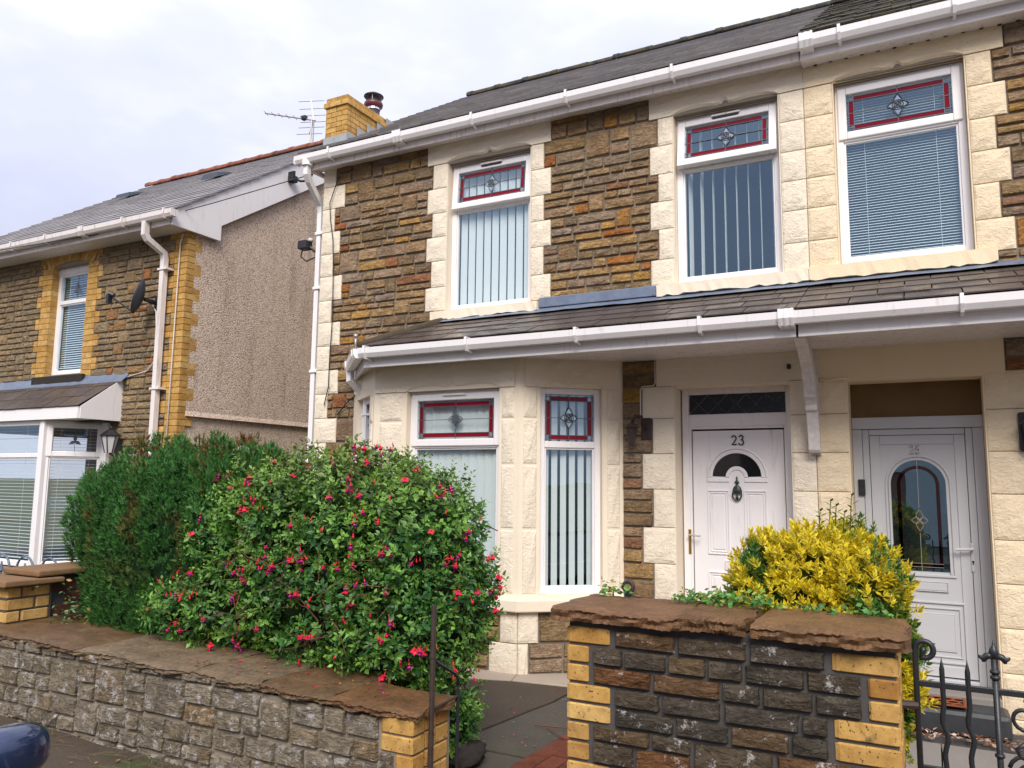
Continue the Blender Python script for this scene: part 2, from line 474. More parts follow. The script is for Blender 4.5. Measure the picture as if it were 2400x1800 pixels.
# slate: courses of thin grey-brown slates with pale edges
k = NT('grey_slate', 0.5, 0.5)
v = k.vec()
b = k.ramp(k.rand(), [(0, (0.180, 0.170, 0.170)), (0.3, (0.237, 0.225, 0.228)), (0.6, (0.275, 0.260, 0.260)), (0.85, (0.209, 0.200, 0.217)), (1, (0.323, 0.310, 0.307))])
b = k.mix(0.5, b, k.ramp(k.noise(v, 14, 6), [(0.3, (0.6, 0.6, 0.6)), (0.7, (1.3, 1.25, 1.2))]), 'MULTIPLY')
k.col(b); k.bump(k.noise(v, 30, 5), 0.3, 0.005); MAT['slate'] = k.m
k = NT('brown_porch_slate', 0.34, 0.5)
v = k.vec()
b = k.ramp(k.rand(), [(0, (0.066, 0.052, 0.047)), (0.35, (0.080, 0.063, 0.056)), (0.7, (0.072, 0.058, 0.053)), (1, (0.092, 0.073, 0.063))])
b = k.mix(0.25, b, k.ramp(k.noise(v, 8, 6), [(0.3, (0.6, 0.6, 0.6)), (0.7, (1.3, 1.25, 1.2))]), 'MULTIPLY')
k.col(b); k.bump(k.noise(v, 20, 5), 0.25, 0.004)
k.rough(k.ramp(k.noise(v, 5, 5), [(0.35, (0.22,) * 3), (0.65, (0.55,) * 3)])); MAT['slate_p'] = k.m
k = NT('mossy_slate', 0.8, 0.3)
v = k.vec()
b = k.mix(k.step(k.noise(v, 6, 6, 0.7), 0.42, 0.6), (0.035, 0.034, 0.034), (0.085, 0.07, 0.035))
k.col(b); k.bump(k.noise(v, 16, 6), 0.9, 0.03); MAT['slate_m'] = k.m
# pebble-dash
k = NT('pebble_dash', 0.9, 0.2)
v = k.vec(False)
vo = k.voro(v, 74)
b = k.ramp(vo.outputs['Color'], [(0.0, (0.30, 0.185, 0.11)), (0.2, (0.60, 0.445, 0.335)), (0.5, (0.73, 0.58, 0.465)), (0.8, (0.84, 0.74, 0.635)), (1.0, (0.48, 0.31, 0.19))])
b = k.mix(0.5, b, k.ramp(k.noise(v, 1.2, 4), [(0.3, (0.82, 0.8, 0.78)), (0.7, (1.06, 1.04, 1.02))]), 'MULTIPLY')
b = k.mix(k.step(vo.outputs['Distance'], 0.55, 0.85), b, (0.34, 0.25, 0.19))
b = k.mix(k.step(k.noise(k.vec(False, (2.5, 2.5, 0.35)), 1.6, 6, 0.7), 0.50, 0.75), b, k.mix(1.0, b, (0.66, 0.62, 0.58), 'MULTIPLY'))
k.col(b)
inv = k.n('ShaderNodeMath', _operation='SUBTRACT'); inv.inputs[0].default_value = 1.0
k.l(vo.outputs['Distance'], inv.inputs[1])
k.bump(inv.outputs[0], 0.8, 0.012); MAT['dash'] = k.m
# concrete / ground
def mground(key, name, a, b2, c, sc=1.6, moss=0.0, bs=0.5, rough=0.85):
    k = NT(name, rough, 0.3)
    v = k.vec(False)
    base = k.mix(k.noise(v, sc, 6, 0.65), a, b2)
    base = k.mix(k.step(k.noise(v, 48, 4, 0.7), 0.60, 0.72), base, c)
    if moss: base = k.mix(k.step(k.noise(v, 2.6, 8, 0.75, 0.5), 0.62 - moss, 0.74 - moss), base, (0.06, 0.07, 0.025))
    k.col(base); k.bump(k.noise(v, 60, 6, 0.7), bs, 0.008)
    MAT[key] = k.m
mground('path', 'dark_damp_concrete', (0.045, 0.033, 0.024), (0.095, 0.073, 0.055), (0.16, 0.135, 0.11), 2.6, 0.05, bs=0.9, rough=0.8)
mground('path_b', 'speckled_damp_concrete', (0.055, 0.048, 0.038), (0.10, 0.088, 0.072), (0.20, 0.18, 0.155), 3.2, 0.08, bs=0.9, rough=0.85)
mground('path_l', 'pale_concrete_strip', (0.36, 0.30, 0.24), (0.44, 0.37, 0.30), (0.28, 0.23, 0.18), 2.5)
mground('pave', 'dirty_asphalt_pavement', (0.040, 0.030, 0.021), (0.115, 0.085, 0.058), (0.17, 0.13, 0.09), 3.0, 0.10, 1.0)
mground('road', 'worn_asphalt', (0.05, 0.05, 0.05), (0.075, 0.073, 0.07), (0.10, 0.10, 0.095), 0.8)
mground('flags', 'grey_paving_flag', (0.20, 0.18, 0.165), (0.27, 0.245, 0.22), (0.16, 0.145, 0.13), 2.2)
mground('earth', 'verge_ground', (0.06, 0.07, 0.03), (0.10, 0.09, 0.05), (0.12, 0.10, 0.06), 0.5, 0.1)
# glass: double glazing, part mirror part clear
def mglass(key, name, tint, refl, lo=0.0, refc=(0.82, 0.92, 1.0)):
    m = bpy.data.materials.new(name); m.use_nodes = True
    t = m.node_tree; t.nodes.clear()
    o = t.nodes.new('ShaderNodeOutputMaterial')
    tr = t.nodes.new('ShaderNodeBsdfTransparent'); tr.inputs['Color'].default_value = (*tint, 1)
    gl = t.nodes.new('ShaderNodeBsdfGlossy'); gl.inputs['Roughness'].default_value = lo
    gl.inputs['Color'].default_value = (*refc, 1)
    lw = t.nodes.new('ShaderNodeLayerWeight'); lw.inputs['Blend'].default_value = 0.5
    fr = t.nodes.new('ShaderNodeMath'); fr.operation = 'POWER'; fr.inputs[1].default_value = 4.0
    t.links.new(lw.outputs['Facing'], fr.inputs[0])
    ma = t.nodes.new('ShaderNodeMath'); ma.operation = 'MULTIPLY_ADD'; ma.use_clamp = True
    ma.inputs[1].default_value = 0.8; ma.inputs[2].default_value = refl
    mi = t.nodes.new('ShaderNodeMixShader')
    t.links.new(fr.outputs[0], ma.inputs[0]); t.links.new(ma.outputs[0], mi.inputs['Fac'])
    t.links.new(tr.outputs[0], mi.inputs[1]); t.links.new(gl.outputs[0], mi.inputs[2])
    nz = t.nodes.new('ShaderNodeTexNoise'); nz.inputs['Scale'].default_value = 2.2; nz.inputs['Detail'].default_value = 1
    ge = t.nodes.new('ShaderNodeNewGeometry')
    bu = t.nodes.new('ShaderNodeBump'); bu.inputs['Strength'].default_value = 0.10; bu.inputs['Distance'].default_value = 0.01
    t.links.new(ge.outputs['Position'], nz.inputs['Vector']); t.links.new(nz.outputs['Fac'], bu.inputs['Height'])
    t.links.new(bu.outputs['Normal'], gl.inputs['Normal'])
    t.links.new(mi.outputs[0], o.inputs['Surface'])
    MAT[key] = m
mglass('glass', 'window_glass', (0.90, 0.96, 0.98), 0.17, refc=(0.56, 0.80, 1.0))
mglass('glass_d', 'dark_patterned_glass', (0.10, 0.085, 0.08), 0.05, 0.25)
mglass('glass_r', 'red_stained_glass', (0.55, 0.02, 0.04), 0.05, 0.05, (0.9, 0.45, 0.5))
gm = MAT['glass_r'].node_tree
df = gm.nodes.new('ShaderNodeBsdfDiffuse'); df.inputs['Color'].default_value = (0.34, 0.015, 0.04, 1)
mo = gm.nodes.new('ShaderNodeMixShader'); mo.inputs['Fac'].default_value = 0.45
osn = [n_ for n_ in gm.nodes if n_.type == 'OUTPUT_MATERIAL'][0]; pv_ = osn.inputs['Surface'].links[0].from_socket
gm.links.new(pv_, mo.inputs[1]); gm.links.new(df.outputs[0], mo.inputs[2]); gm.links.new(mo.outputs[0], osn.inputs['Surface'])
mglass('glass_rd', 'dark_red_stained_glass', (0.16, 0.01, 0.015), 0.12, 0.03, (0.8, 0.4, 0.45))
mglass('glass_b', 'bevelled_clear_glass', (0.62, 0.68, 0.72), 0.35, 0.12)

def mfol(key, name, rough=0.5, trans=0.3):
    m = bpy.data.materials.new(name); m.use_nodes = True
    t = m.node_tree; b_ = t.nodes['Principled BSDF']
    at = t.nodes.new('ShaderNodeAttribute'); at.attribute_name = 'Col'
    t.links.new(at.outputs['Color'], b_.inputs['Base Color'])
    b_.inputs['Roughness'].default_value = rough
    b_.inputs['Specular IOR Level'].default_value = 0.45
    tl = t.nodes.new('ShaderNodeBsdfTranslucent')
    t.links.new(at.outputs['Color'], tl.inputs['Color'])
    mi = t.nodes.new('ShaderNodeMixShader'); mi.inputs['Fac'].default_value = trans
    t.links.new(b_.outputs[0], mi.inputs[1]); t.links.new(tl.outputs[0], mi.inputs[2])
    t.links.new(mi.outputs[0], t.nodes['Material Output'].inputs['Surface'])
    MAT[key] = m
mfol('leaf', 'green_leaf', 0.42, 0.25)
mfol('needle', 'conifer_spray', 0.7, 0.2)

# ---------------------------------------------------------------- ground
def sheet(name, pts, z, mat):
    mb = MB(); mb.add([(x, y, z) for x, y in pts], [tuple(range(len(pts)))])
    o = mb.build(name, mat); tag(o, kind='structure'); return o
sheet('ground', [(-900, -900), (900, -900), (900, 900), (-900, 900)], -0.10, MAT['earth'])
mb = MB(); mb.grid(lambda u, v: (-40 + 80 * u, -11.4 + 6.1 * v, 0.02), 4, 2)
tag(mb.build('road', MAT['road']), kind='structure')
mb = MB()
def pv(u, v):
    x, y = -30 + 60 * u, -5.2 + 1.38 * v
    return (x, y, 0.145 + 0.010 * math.sin(x * 2.3 + y * 3) + 0.006 * math.sin(x * 9.1 + y * 13) + (0.014 if v > 0.8 else 0))
mb.grid(pv, 500, 16)
tag(mb.build('pavement', MAT['pave'], smooth=True), kind='structure')
mb = MB()
for i in range(34):
    x = -16 + i * 0.915
    mb.bar(x, x + 0.905, -5.33, -5.19, -0.05, 0.150 + 0.002 * (i % 2))
o = mb.build('kerb', MAT['kerb'], bevel=0.012); tag(o, kind='structure')
mb = MB(); mb.bar(-40, 40, -13.4, -11.3, -0.09, 0.13)
tag(mb.build('far_pavement', MAT['pave']), kind='structure')

# front garden of number 23: concrete path falling gently from the gateway to the house
def pz(x, y):
    t = min(max((y + 3.8) / 3.8, 0), 1)
    return 0.135 * (1 - t) - 0.0
mb = MB()
mb.grid(lambda u, v: (-6.2 + 5.25 * u, -3.83 + 3.83 * v, pz(0, -3.83 + 3.83 * v) - 0.03), 20, 16)
tag(mb.build('garden_path', MAT['path']), kind='structure')
def slab_poly(name, pts, mat, th=0.02, lift=0.0):
    mb = MB(); n = len(pts)
    vs = [(x, y, pz(x, y) + lift) for x, y in pts] + [(x, y, pz(x, y) + lift - th - 0.03) for x, y in pts]
    mb.add(vs, [tuple(range(n)), tuple(range(n, 2 * n))[::-1]] + [(i, n + i, n + (i + 1) % n, (i + 1) % n) for i in range(n)])
    return mb.build(name, mat, bpy.data.objects['garden_path'], bevel=0.006)
slab_poly('concrete_slab', [(-2.72, -2.45), (-2.68, -2.1), (-2.655, -1.7), (-2.62, -1.3), (-2.635, -0.86), (-2.72, -0.74), (-3.20, -0.84), (-5.2, -0.86), (-5.2, -2.5)], MAT['path'], lift=0.0)
slab_poly('concrete_slab', [(-2.70, -2.595), (-2.665, -2.1), (-2.64, -1.7), (-2.605, -1.3), (-2.62, -0.80), (-2.19, -0.80), (-2.182, -1.7), (-2.185, -2.60)], MAT['path_b'], lift=-0.006)
slab_poly('concrete_slab', [(-3.0, -2.53), (-2.71, -2.61), (-2.185, -2.615), (-2.185, -3.8), (-3.1, -3.5)], MAT['path_b'], lift=-0.014)
slab_poly('pale_strip', [(-5.4, -1.02), (-3.62, -1.02), (-3.20, -0.86), (-3.28, -0.58), (-5.4, -0.58)], MAT['path_l'], lift=0.012)
slab_poly('pale_strip', [(-3.195, -0.86), (-2.70, -0.79), (-2.19, -0.78), (-2.19, 0.02), (-2.50, 0.02), (-3.275, -0.58)], MAT['path_l'], lift=0.012)
# red tiles leading from the gateway to the door
tile_me = MB().bar(0, 1, 0, 1, -0.03, 0).mesh('quarry_tile', MAT['tile_r'])
for i in range(7):
    for j in range(17):
        x = -2.175 + i * 0.118; y = -3.80 + j * 0.234 + (0.117 if i % 2 else 0)
        if y > -0.35: continue
        inst('tile', tile_me, bpy.data.objects['garden_path'], (x, y, pz(x, y + 0.11) + 0.004 + rnd.uniform(-.002, .002)), 0, (0.113, 0.228, 1), rot=(-R(2.0), 0, 0))
# raised bed behind the left garden wall
mb = MB(); mb.grid(lambda u, v: (-6.0 + 3.30 * u, -3.52 + 1.25 * v, -0.05 + (0.57 + 0.03 * math.sin(9 * u) * math.sin(7 * v)) * min(1, (1 - v) / 0.4) * min(1, (1 - u) / 0.12)), 24, 14)
tag(mb.build('flower_bed', MAT['soil']), kind='structure')
# paving in front of number 25
mb = MB(); mb.bar(-0.92, 3.5, -3.75, -0.02, -0.09, -0.075)
tag(mb.build('neighbour_path', MAT['mortar_k']), kind='structure')
fl_me = MB().bar(0, 1, 0, 1, -0.03, 0).mesh('paving_flag', MAT['flags'])
def fz(y): return -0.045 + 0.05 * (-y / 3.8)
for i in range(6):
    for j in range(5):
        y = -0.62 - i * 0.565; x = -0.62 + j * 0.62 + (0.2 if i % 2 else 0)
        o = inst('flagstone', fl_me, bpy.data.objects['neighbour_path'], (x, y - 0.555, fz(y)), 0, (0.61, 0.555, 1))
        o.rotation_euler = (R(-0.7), 0, 0)

# ---------------------------------------------------------------- stone pieces
def unit_stones(prefix, n, amp, mat, jit=0.02, base=0.012, seed=1, back=0.03):
    out = []
    rr = random.Random(seed)
    gx = [0, 0.035, 0.36, 0.67, 0.965, 1.0]; gz = [0, 0.09, 0.5, 0.90, 1.0]
    nx, nz = len(gx) - 1, len(gz) - 1
    for q in range(n):
        mb = MB(); vs = []
        tx, tz = rr.uniform(-0.5, 0.5), rr.uniform(-0.2, 0.9)
        for j in range(nz + 1):
            for i in range(nx + 1):
                x, z = gx[i], gz[j]
                e_ = min(i, nx - i, j, nz - j)
                if i == 0: x += rr.uniform(0, jit)
                elif i == nx: x -= rr.uniform(0, jit)
                elif 1 < i < nx - 1: x += rr.uniform(-0.10, 0.10)
                if j == 0: z += rr.uniform(0, jit * 2.2)
                elif j == nz: z -= rr.uniform(0, jit * 2.2)
                elif j == 2: z += rr.uniform(-0.16, 0.16)
                if e_ == 0: y = -base * 0.25
                else:
                    y = -base - amp * max(0.0, (0.35 + 0.65 * rr.random()) * (0.55 if e_ == 1 else 1.0) + tx * (x - 0.5) - tz * (z - 0.5))
                vs.append((x, y, z))
        fs = [(j * (nx + 1) + i, j * (nx + 1) + i + 1, (j + 1) * (nx + 1) + i + 1, (j + 1) * (nx + 1) + i) for j in range(nz) for i in range(nx)]
        ring = [i for i in range(nx + 1)] + [(j) * (nx + 1) + nx for j in range(1, nz + 1)] + [nz * (nx + 1) + i for i in range(nx - 1, -1, -1)] + [j * (nx + 1) for j in range(nz - 1, 0, -1)]
        b0 = len(vs)
        vs += [(vs[i][0], back, vs[i][2]) for i in ring]
        L = len(ring)
        fs += [(ring[(k + 1) % L], ring[k], b0 + k, b0 + (k + 1) % L) for k in range(L)]
        mb.add(vs, fs)
        out.append(mb.mesh(prefix, mat))
    return out

def unit_quoins(prefix, n, mat, seed=2, amp=0.015, marg=0.10):
    out = []
    rr = random.Random(seed)
    g = [0.0, 0.015, marg, 0.36, 0.64, 1 - marg, 0.985, 1.0]
    N = len(g)
    for q in range(n):
        mb = MB(); vs = []
        for j in range(N):
            for i in range(N):
                e_ = min(i, N - 1 - i, j, N - 1 - j)
                y = -0.006 if e_ == 0 else (-0.012 if e_ == 1 else (-0.014 - amp * rr.uniform(0, 0.5) if e_ == 2 else -0.014 - amp * rr.uniform(0.4, 1.1)))
                jx = rr.uniform(-0.03, 0.03) if e_ >= 2 else 0
                jz = rr.uniform(-0.03, 0.03) if e_ >= 2 else 0
                vs.append((g[i] + jx, y, g[j] + jz))
        fs = [(j * N + i, j * N + i + 1, (j + 1) * N + i + 1, (j + 1) * N + i) for j in range(N - 1) for i in range(N - 1)]
        ring = [i for i in range(N)] + [j * N + N - 1 for j in range(1, N)] + [(N - 1) * N + i for i in range(N - 2, -1, -1)] + [j * N for j in range(N - 2, 0, -1)]
        b0 = len(vs); L = len(ring)
        vs += [(vs[i][0], 0.03, vs[i][2]) for i in ring]
        fs += [(ring[(k_ + 1) % L], ring[k_], b0 + k_, b0 + (k_ + 1) % L) for k_ in range(L)]
        mb.add(vs, fs)
        out.append(mb.mesh(prefix, mat))
    return out

ST = unit_stones('rubble_stone', 24, 0.022, MAT['stone'], seed=11)
ST_L = unit_stones('rubble_stone_l', 18, 0.020, MAT['stone_l'], seed=12)
ST_G = unit_stones('wall_stone_g', 24, 0.016, MAT['stone_g'], jit=0.05, base=0.012, seed=13)
ST_K = unit_stones('wall_stone_k', 20, 0.014, MAT['stone_k'], jit=0.03, base=0.012, seed=14)
QC = unit_quoins('quoin_cream', 10, MAT['cream'], 3)
QB = unit_quoins('quoin_buff', 10, MAT['buff'], 4)

def stone(meshes, parent, fr, s0, s1, z0, z1, d=0.0, name='stone', gap=0.011, r=rnd):
    p = fr.P(s0 + gap / 2, d, z0 + gap / 2)
    return inst(name, r.choice(meshes), parent, p, fr.a, (s1 - s0 - gap, 1, z1 - z0 - gap))

def course_fill(meshes, parent, fr, z0, z1, s0, s1, r, lay=0.098, lmin=0.13, lmax=0.40, gap=0.011, d=0.0, jump=0.22):
    if s1 - s0 < 0.04: return 0
    h = z1 - z0
    n = max(1, round(h / lay * r.uniform(0.82, 1.15)))
    ws = [r.uniform(0.7, 1.35) for _ in range(n)]
    zs = [z0]
    for w in ws: zs.append(zs[-1] + h * w / sum(ws))
    zs[-1] = z1
    free = [[(s0, s1)] for _ in range(n)]
    def cut(k, a, b):
        res = []
        for p, q in free[k]:
            if b <= p or a >= q: res.append((p, q))
            else:
                if a - p > 0.03: res.append((p, a))
                if q - b > 0.03: res.append((b, q))
        free[k] = res
    cnt = 0
    if n >= 2:
        s = s0 + r.uniform(0, 0.5)
        while s < s1 - 0.15:
            if r.random() < jump * 2.2:
                w = r.uniform(0.14, 0.34); k0 = r.randrange(n - 1); e_ = min(s + w, s1)
                if s1 - e_ < 0.07: e_ = s1
                if s - s0 < 0.07: s = s0
                stone(meshes, parent, fr, s, e_, zs[k0], zs[k0 + 2], d, gap=gap, r=r); cnt += 1
                for kk in (k0, k0 + 1): cut(kk, s, e_)
            s += r.uniform(0.4, 1.0)
    for k_ in range(n):
        for a, b in free[k_]:
            s = a
            while s < b - 1e-4:
                w = r.uniform(lmin, lmax)
                e_ = s + w
                if b - e_ < lmin * 0.7: e_ = b
                if e_ - s > lmax * 1.3: e_ = s + (e_ - s) / 2
                stone(meshes, parent, fr, s, e_, zs[k_], zs[k_ + 1], d, gap=gap, r=r); cnt += 1
                s = e_
    return cnt

# ---------------------------------------------------------------- windows
def oval(cx, cz, L, wdt, ang, n=10):
    """pointed petal outline starting at its base"""
    pts = []
    for i in range(n + 1):
        t = i / n; pts.append((t * L, wdt * math.sin(math.pi * t ** 0.75) * (1 - 0.15 * t)))
    pts += [(p, -q) for p, q in pts[-2:0:-1]]
    ca, sa = math.cos(ang), math.sin(ang)
    return [(cx + p * ca - q * sa, cz + p * sa + q * ca) for p, q in pts]

def window(house, fr, s0, s1, z0, z1, rec, zt, tilt=0.0, sash=True, rose='rose', fw=0.058, vent=True, mat='upvc', red='glass_r', lead_col='leadcame', lights=True):
    U = MAT[mat]
    d1, d0 = rec, rec - 0.065
    mb = MB()
    mb.box(s0, s0 + fw, d0, d1, z0, z1, fr); mb.box(s1 - fw, s1, d0, d1, z0, z1, fr)
    mb.box(s0 + fw, s1 - fw, d0, d1, z0, z0 + fw, fr); mb.box(s0 + fw, s1 - fw, d0, d1, z1 - fw, z1, fr)
    mb.box(s0 + fw, s1 - fw, d0, d1, zt - 0.03, zt + 0.03, fr)
    win = mb.build('window', U, house, bevel=0.006)
    mb = MB()
    b = 0.016
    for (a0, a1, b0, b1) in ((s0 + fw, s1 - fw, z0 + fw, zt - 0.03),):
        mb.box(a0, a0 + b, d0 + .01, d1 - .014, b0, b1, fr); mb.box(a1 - b, a1, d0 + .01, d1 - .014, b0, b1, fr)
        mb.box(a0 + b, a1 - b, d0 + .01, d1 - .014, b0, b0 + b, fr); mb.box(a0 + b, a1 - b, d0 + .01, d1 - .014, b1 - b, b1, fr)
    mb.build('glazing_bead', MAT['rubber'] if False else U, win, bevel=0.003)
    dg = d1 - 0.035
    mb = MB(); mb.add([fr.P(s0 + fw, dg, z0 + fw), fr.P(s1 - fw, dg, z0 + fw), fr.P(s1 - fw, dg, zt - 0.03), fr.P(s0 + fw, dg, zt - 0.03)], [(0, 1, 2, 3)])
    mb.build('pane', MAT['glass'], win)
    # top light
    ct, st = math.cos(tilt), math.sin(tilt)
    zp, dp = z1 - 0.03, d1
    def X(s, d, z):
        dz, dd = z - zp, d - dp
        return fr.P(s, dp + dd * ct - dz * st, zp + dz * ct + dd * st)
    if sash:
        a0, a1, b0, b1 = s0 + 0.022, s1 - 0.022, zt - 0.012, z1 - 0.026
        q = 0.068
        mb = MB()
        for bx in ((a0, a0 + q, b0, b1), (a1 - q, a1, b0, b1), (a0 + q, a1 - q, b0, b0 + q), (a0 + q, a1 - q, b1 - q, b1)):
            mb.box(bx[0], bx[1], d1 - 0.05, d1 + 0.018, bx[2], bx[3], fr, 0, X)
        mb.build('opening_sash', U, win, bevel=0.008)
        g0, g1, h0, h1 = a0 + q, a1 - q, b0 + q, b1 - q
        dgt = d1 - 0.012
    else:
        g0, g1, h0, h1 = s0 + fw, s1 - fw, zt + 0.03, z1 - fw
        dgt = dg
    mb = MB(); mb.add([X(g0, dgt, h0), X(g1, dgt, h0), X(g1, dgt, h1), X(g0, dgt, h1)], [(0, 1, 2, 3)])
    mb.build('pane', MAT['glass'], win)
    if rose == 'rose':
        e_, w = 0.018, 0.040
        mb = MB(); dd = dgt + 0.003
        mb.box(g0 + e_ + w, g1 - e_ - w, dgt + 0.001, dd, h1 - e_ - w, h1 - e_, fr, 0, X)
        mb.box(g0 + e_ + w, g1 - e_ - w, dgt + 0.001, dd, h0 + e_, h0 + e_ + w, fr, 0, X)
        mb.box(g0 + e_, g0 + e_ + w, dgt + 0.001, dd, h0 + e_ + w, h1 - e_ - w, fr, 0, X)
        mb.box(g1 - e_ - w, g1 - e_, dgt + 0.001, dd, h0 + e_ + w, h1 - e_ - w, fr, 0, X)
        mb.build('red_glass_border', MAT[red], win)
        mb = MB(); t = 0.0028; l0, l1 = dgt + 0.0035, dgt + 0.0075
        cs, cz = (g0 + g1) / 2, (h0 + h1) / 2
        for z in (h0 + e_, h0 + e_ + w, h1 - e_ - w, h1 - e_): mb.box(g0 + .004, g1 - .004, l0, l1, z - t, z + t, fr, 0, X)
        for s in (g0 + e_, g0 + e_ + w, g1 - e_ - w, g1 - e_): mb.box(s - t, s + t, l0 + .0005, l1 + .0005, h0 + .004, h1 - .004, fr, 0, X)
        rm = min(0.085, (h1 - h0) * 0.30)
        mb.box(g0, cs - rm, l0, l1, cz - t, cz + t, fr, 0, X); mb.box(cs + rm, g1, l0, l1, cz - t, cz + t, fr, 0, X)
        mb.box(cs - t, cs + t, l0, l1, h0, cz - rm * 1.15, fr, 0, X); mb.box(cs - t, cs + t, l0, l1, cz + rm * 1.15, h1, fr, 0, X)
        mb.build('lead_strips', MAT[lead_col], win)
        ml, mg = MB(), MB()
        for a in range(4):
            L = rm * (1.2 if a % 2 else 1.0)
            pl = oval(cs, cz, L, rm * 0.42, a * math.pi / 2)
            ml.tube([X(s, l1, z) for s, z in pl + pl[:1]], 0.0042, 4)
            pi_ = oval(cs, cz, L * 0.86, rm * 0.30, a * math.pi / 2)
            mg.prism(pi_, lambda s, z, d: X(s, d, z), dgt + .001, l1)
        for rr_, ph in ((rm * 0.50, 0), (rm * 0.30, 1.0)):
            ci = [(cs + rr_ * math.cos(t_ + ph), cz + rr_ * math.sin(t_ + ph)) for t_ in np.linspace(0, 2 * math.pi, 14)]
            ml.tube([X(s, l1 + .002, z) for s, z in ci], 0.0042, 4)
        for q in range(3):
            a = q * 2.09 + 0.5
            ml.tube([X(cs + rm * 0.3 * math.cos(a), l1 + .003, cz + rm * 0.3 * math.sin(a)), X(cs + rm * 0.5 * math.cos(a + 1.2), l1 + .003, cz + rm * 0.5 * math.sin(a + 1.2))], 0.0042, 4)
        ml.build('rose_motif', MAT[lead_col], win)
        mg.build('bevelled_glass', MAT['glass_b'], win)
    elif rose == 'tulip':
        mb = MB(); cs, cz = (g0 + g1) / 2, (h0 + h1) / 2; l1 = dgt + 0.005; rm = (h1 - h0) * 0.28
        for a in (math.pi / 2, math.pi * 1.17, math.pi * 1.83):
            pl = oval(cs, cz - rm * .2, rm, rm * 0.28, a); mb.prism(pl, lambda s, z, d: X(s, d, z), dgt + .001, l1)
        mb.box(cs - .003, cs + .003, dgt + .001, l1, h0, h1, fr, 0, X)
        mb.box(g0, g1, dgt + .001, l1, cz + rm * .1, cz + rm * .1 + .004, fr, 0, X)
        mb.build('tulip_motif', MAT['leadcame'], win)
    if vent:
        cs = (s0 + s1) / 2; zz = z1 - 0.052
        mb = MB(); mb.box(cs - 0.13, cs + 0.13, d1 + 0.018, d1 + 0.038, zz, zz + 0.018, fr, 0, X)
        mb.build('trickle_vent', MAT['upvc_o'] if tilt else U, win, bevel=0.004)
        if tilt:
            mb = MB(); mb.box(cs - 0.12, cs + 0.12, d1 + 0.019, d1 + 0.030, zz - 0.016, zz - 0.001, fr, 0, X); mb.build('vent_slot', MAT['plastic'], win)
    return win

_b = MB()
def vblind(fr, s0, s1, z0, z1, d, label, n, ang, wdt=0.089, extra=0.0):
    p = fr.P((s0 + s1) / 2, d, z0)
    t = thing('vertical_blind', label, 'blind', p, 'vertical blinds of number 23')
    mb = MB(); mb.box(s0, s1, d - 0.03, d + 0.01, z1, z1 + 0.035, fr); mb.build('headrail', MAT['upvc'], t)
    me = MB().bar(-wdt / 2, wdt / 2, -0.0012, 0.0012, 0, 1).mesh('blind_slat', MAT['blind'])
    for i in range(n):
        s = s0 + (i + 0.5) * (s1 - s0) / n
        q = fr.P(s, d, z0)
        a = ang(i) if callable(ang) else ang
        inst('slat', me, t, q, fr.a + a, (1, 1, z1 - z0))
    return t

def venetian(fr, s0, s1, z0, z1, d, label, pitch, tiltdeg, group=None, w=0.025):
    t = thing('venetian_blind', label, 'blind', fr.P((s0 + s1) / 2, d, z0), group)
    mb = MB(); mb.box(s0, s1, d - 0.02, d + 0.02, z1, z1 + 0.03, fr); mb.build('headrail', MAT['blind_v'], t)
    c, s = math.cos(R(tiltdeg)), math.sin(R(tiltdeg))
    me = MB().add([(0, -w / 2 * c, -w / 2 * s), (1, -w / 2 * c, -w / 2 * s), (1, 0, 0.002), (0, 0, 0.002), (1, w / 2 * c, w / 2 * s), (0, w / 2 * c, w / 2 * s)],
                  [(0, 1, 2, 3), (3, 2, 4, 5)]).mesh('venetian_slat', MAT['blind_v'])
    z = z0 + pitch
    while z < z1:
        inst('slat', me, t, fr.P(s0, d, z), fr.a, (s1 - s0, 1, 1)); z += pitch
    mb = MB()
    for q in (0.18, 0.82):
        mb.tube([fr.P(s0 + (s1 - s0) * q, d + w * .55, z0), fr.P(s0 + (s1 - s0) * q, d + w * .55, z1)], 0.0015, 4)
    mb.build('ladder_cord', MAT['blind_v'], t)
    mb = MB(); mb.box(s0, s1, d - w / 2, d + w / 2, z0 - 0.006, z0 + 0.008, fr); mb.build('bottom_rail', MAT['blind_v'], t)
    return t

def room(house, fr, s0, s1, z0, z1, d1, depth, name='room_interior'):
    mb = MB(); d0 = d1 - depth
    mb.add([fr.P(*p) for p in ((s0, d1, z0), (s1, d1, z0), (s1, d1, z1), (s0, d1, z1), (s0, d0, z0), (s1, d0, z0), (s1, d0, z1), (s0, d0, z1))],
           [(4, 5, 6, 7), (0, 4, 7, 3), (1, 2, 6, 5), (0, 1, 5, 4), (3, 7, 6, 2)])
    return mb.build(name, MAT['room'], house)

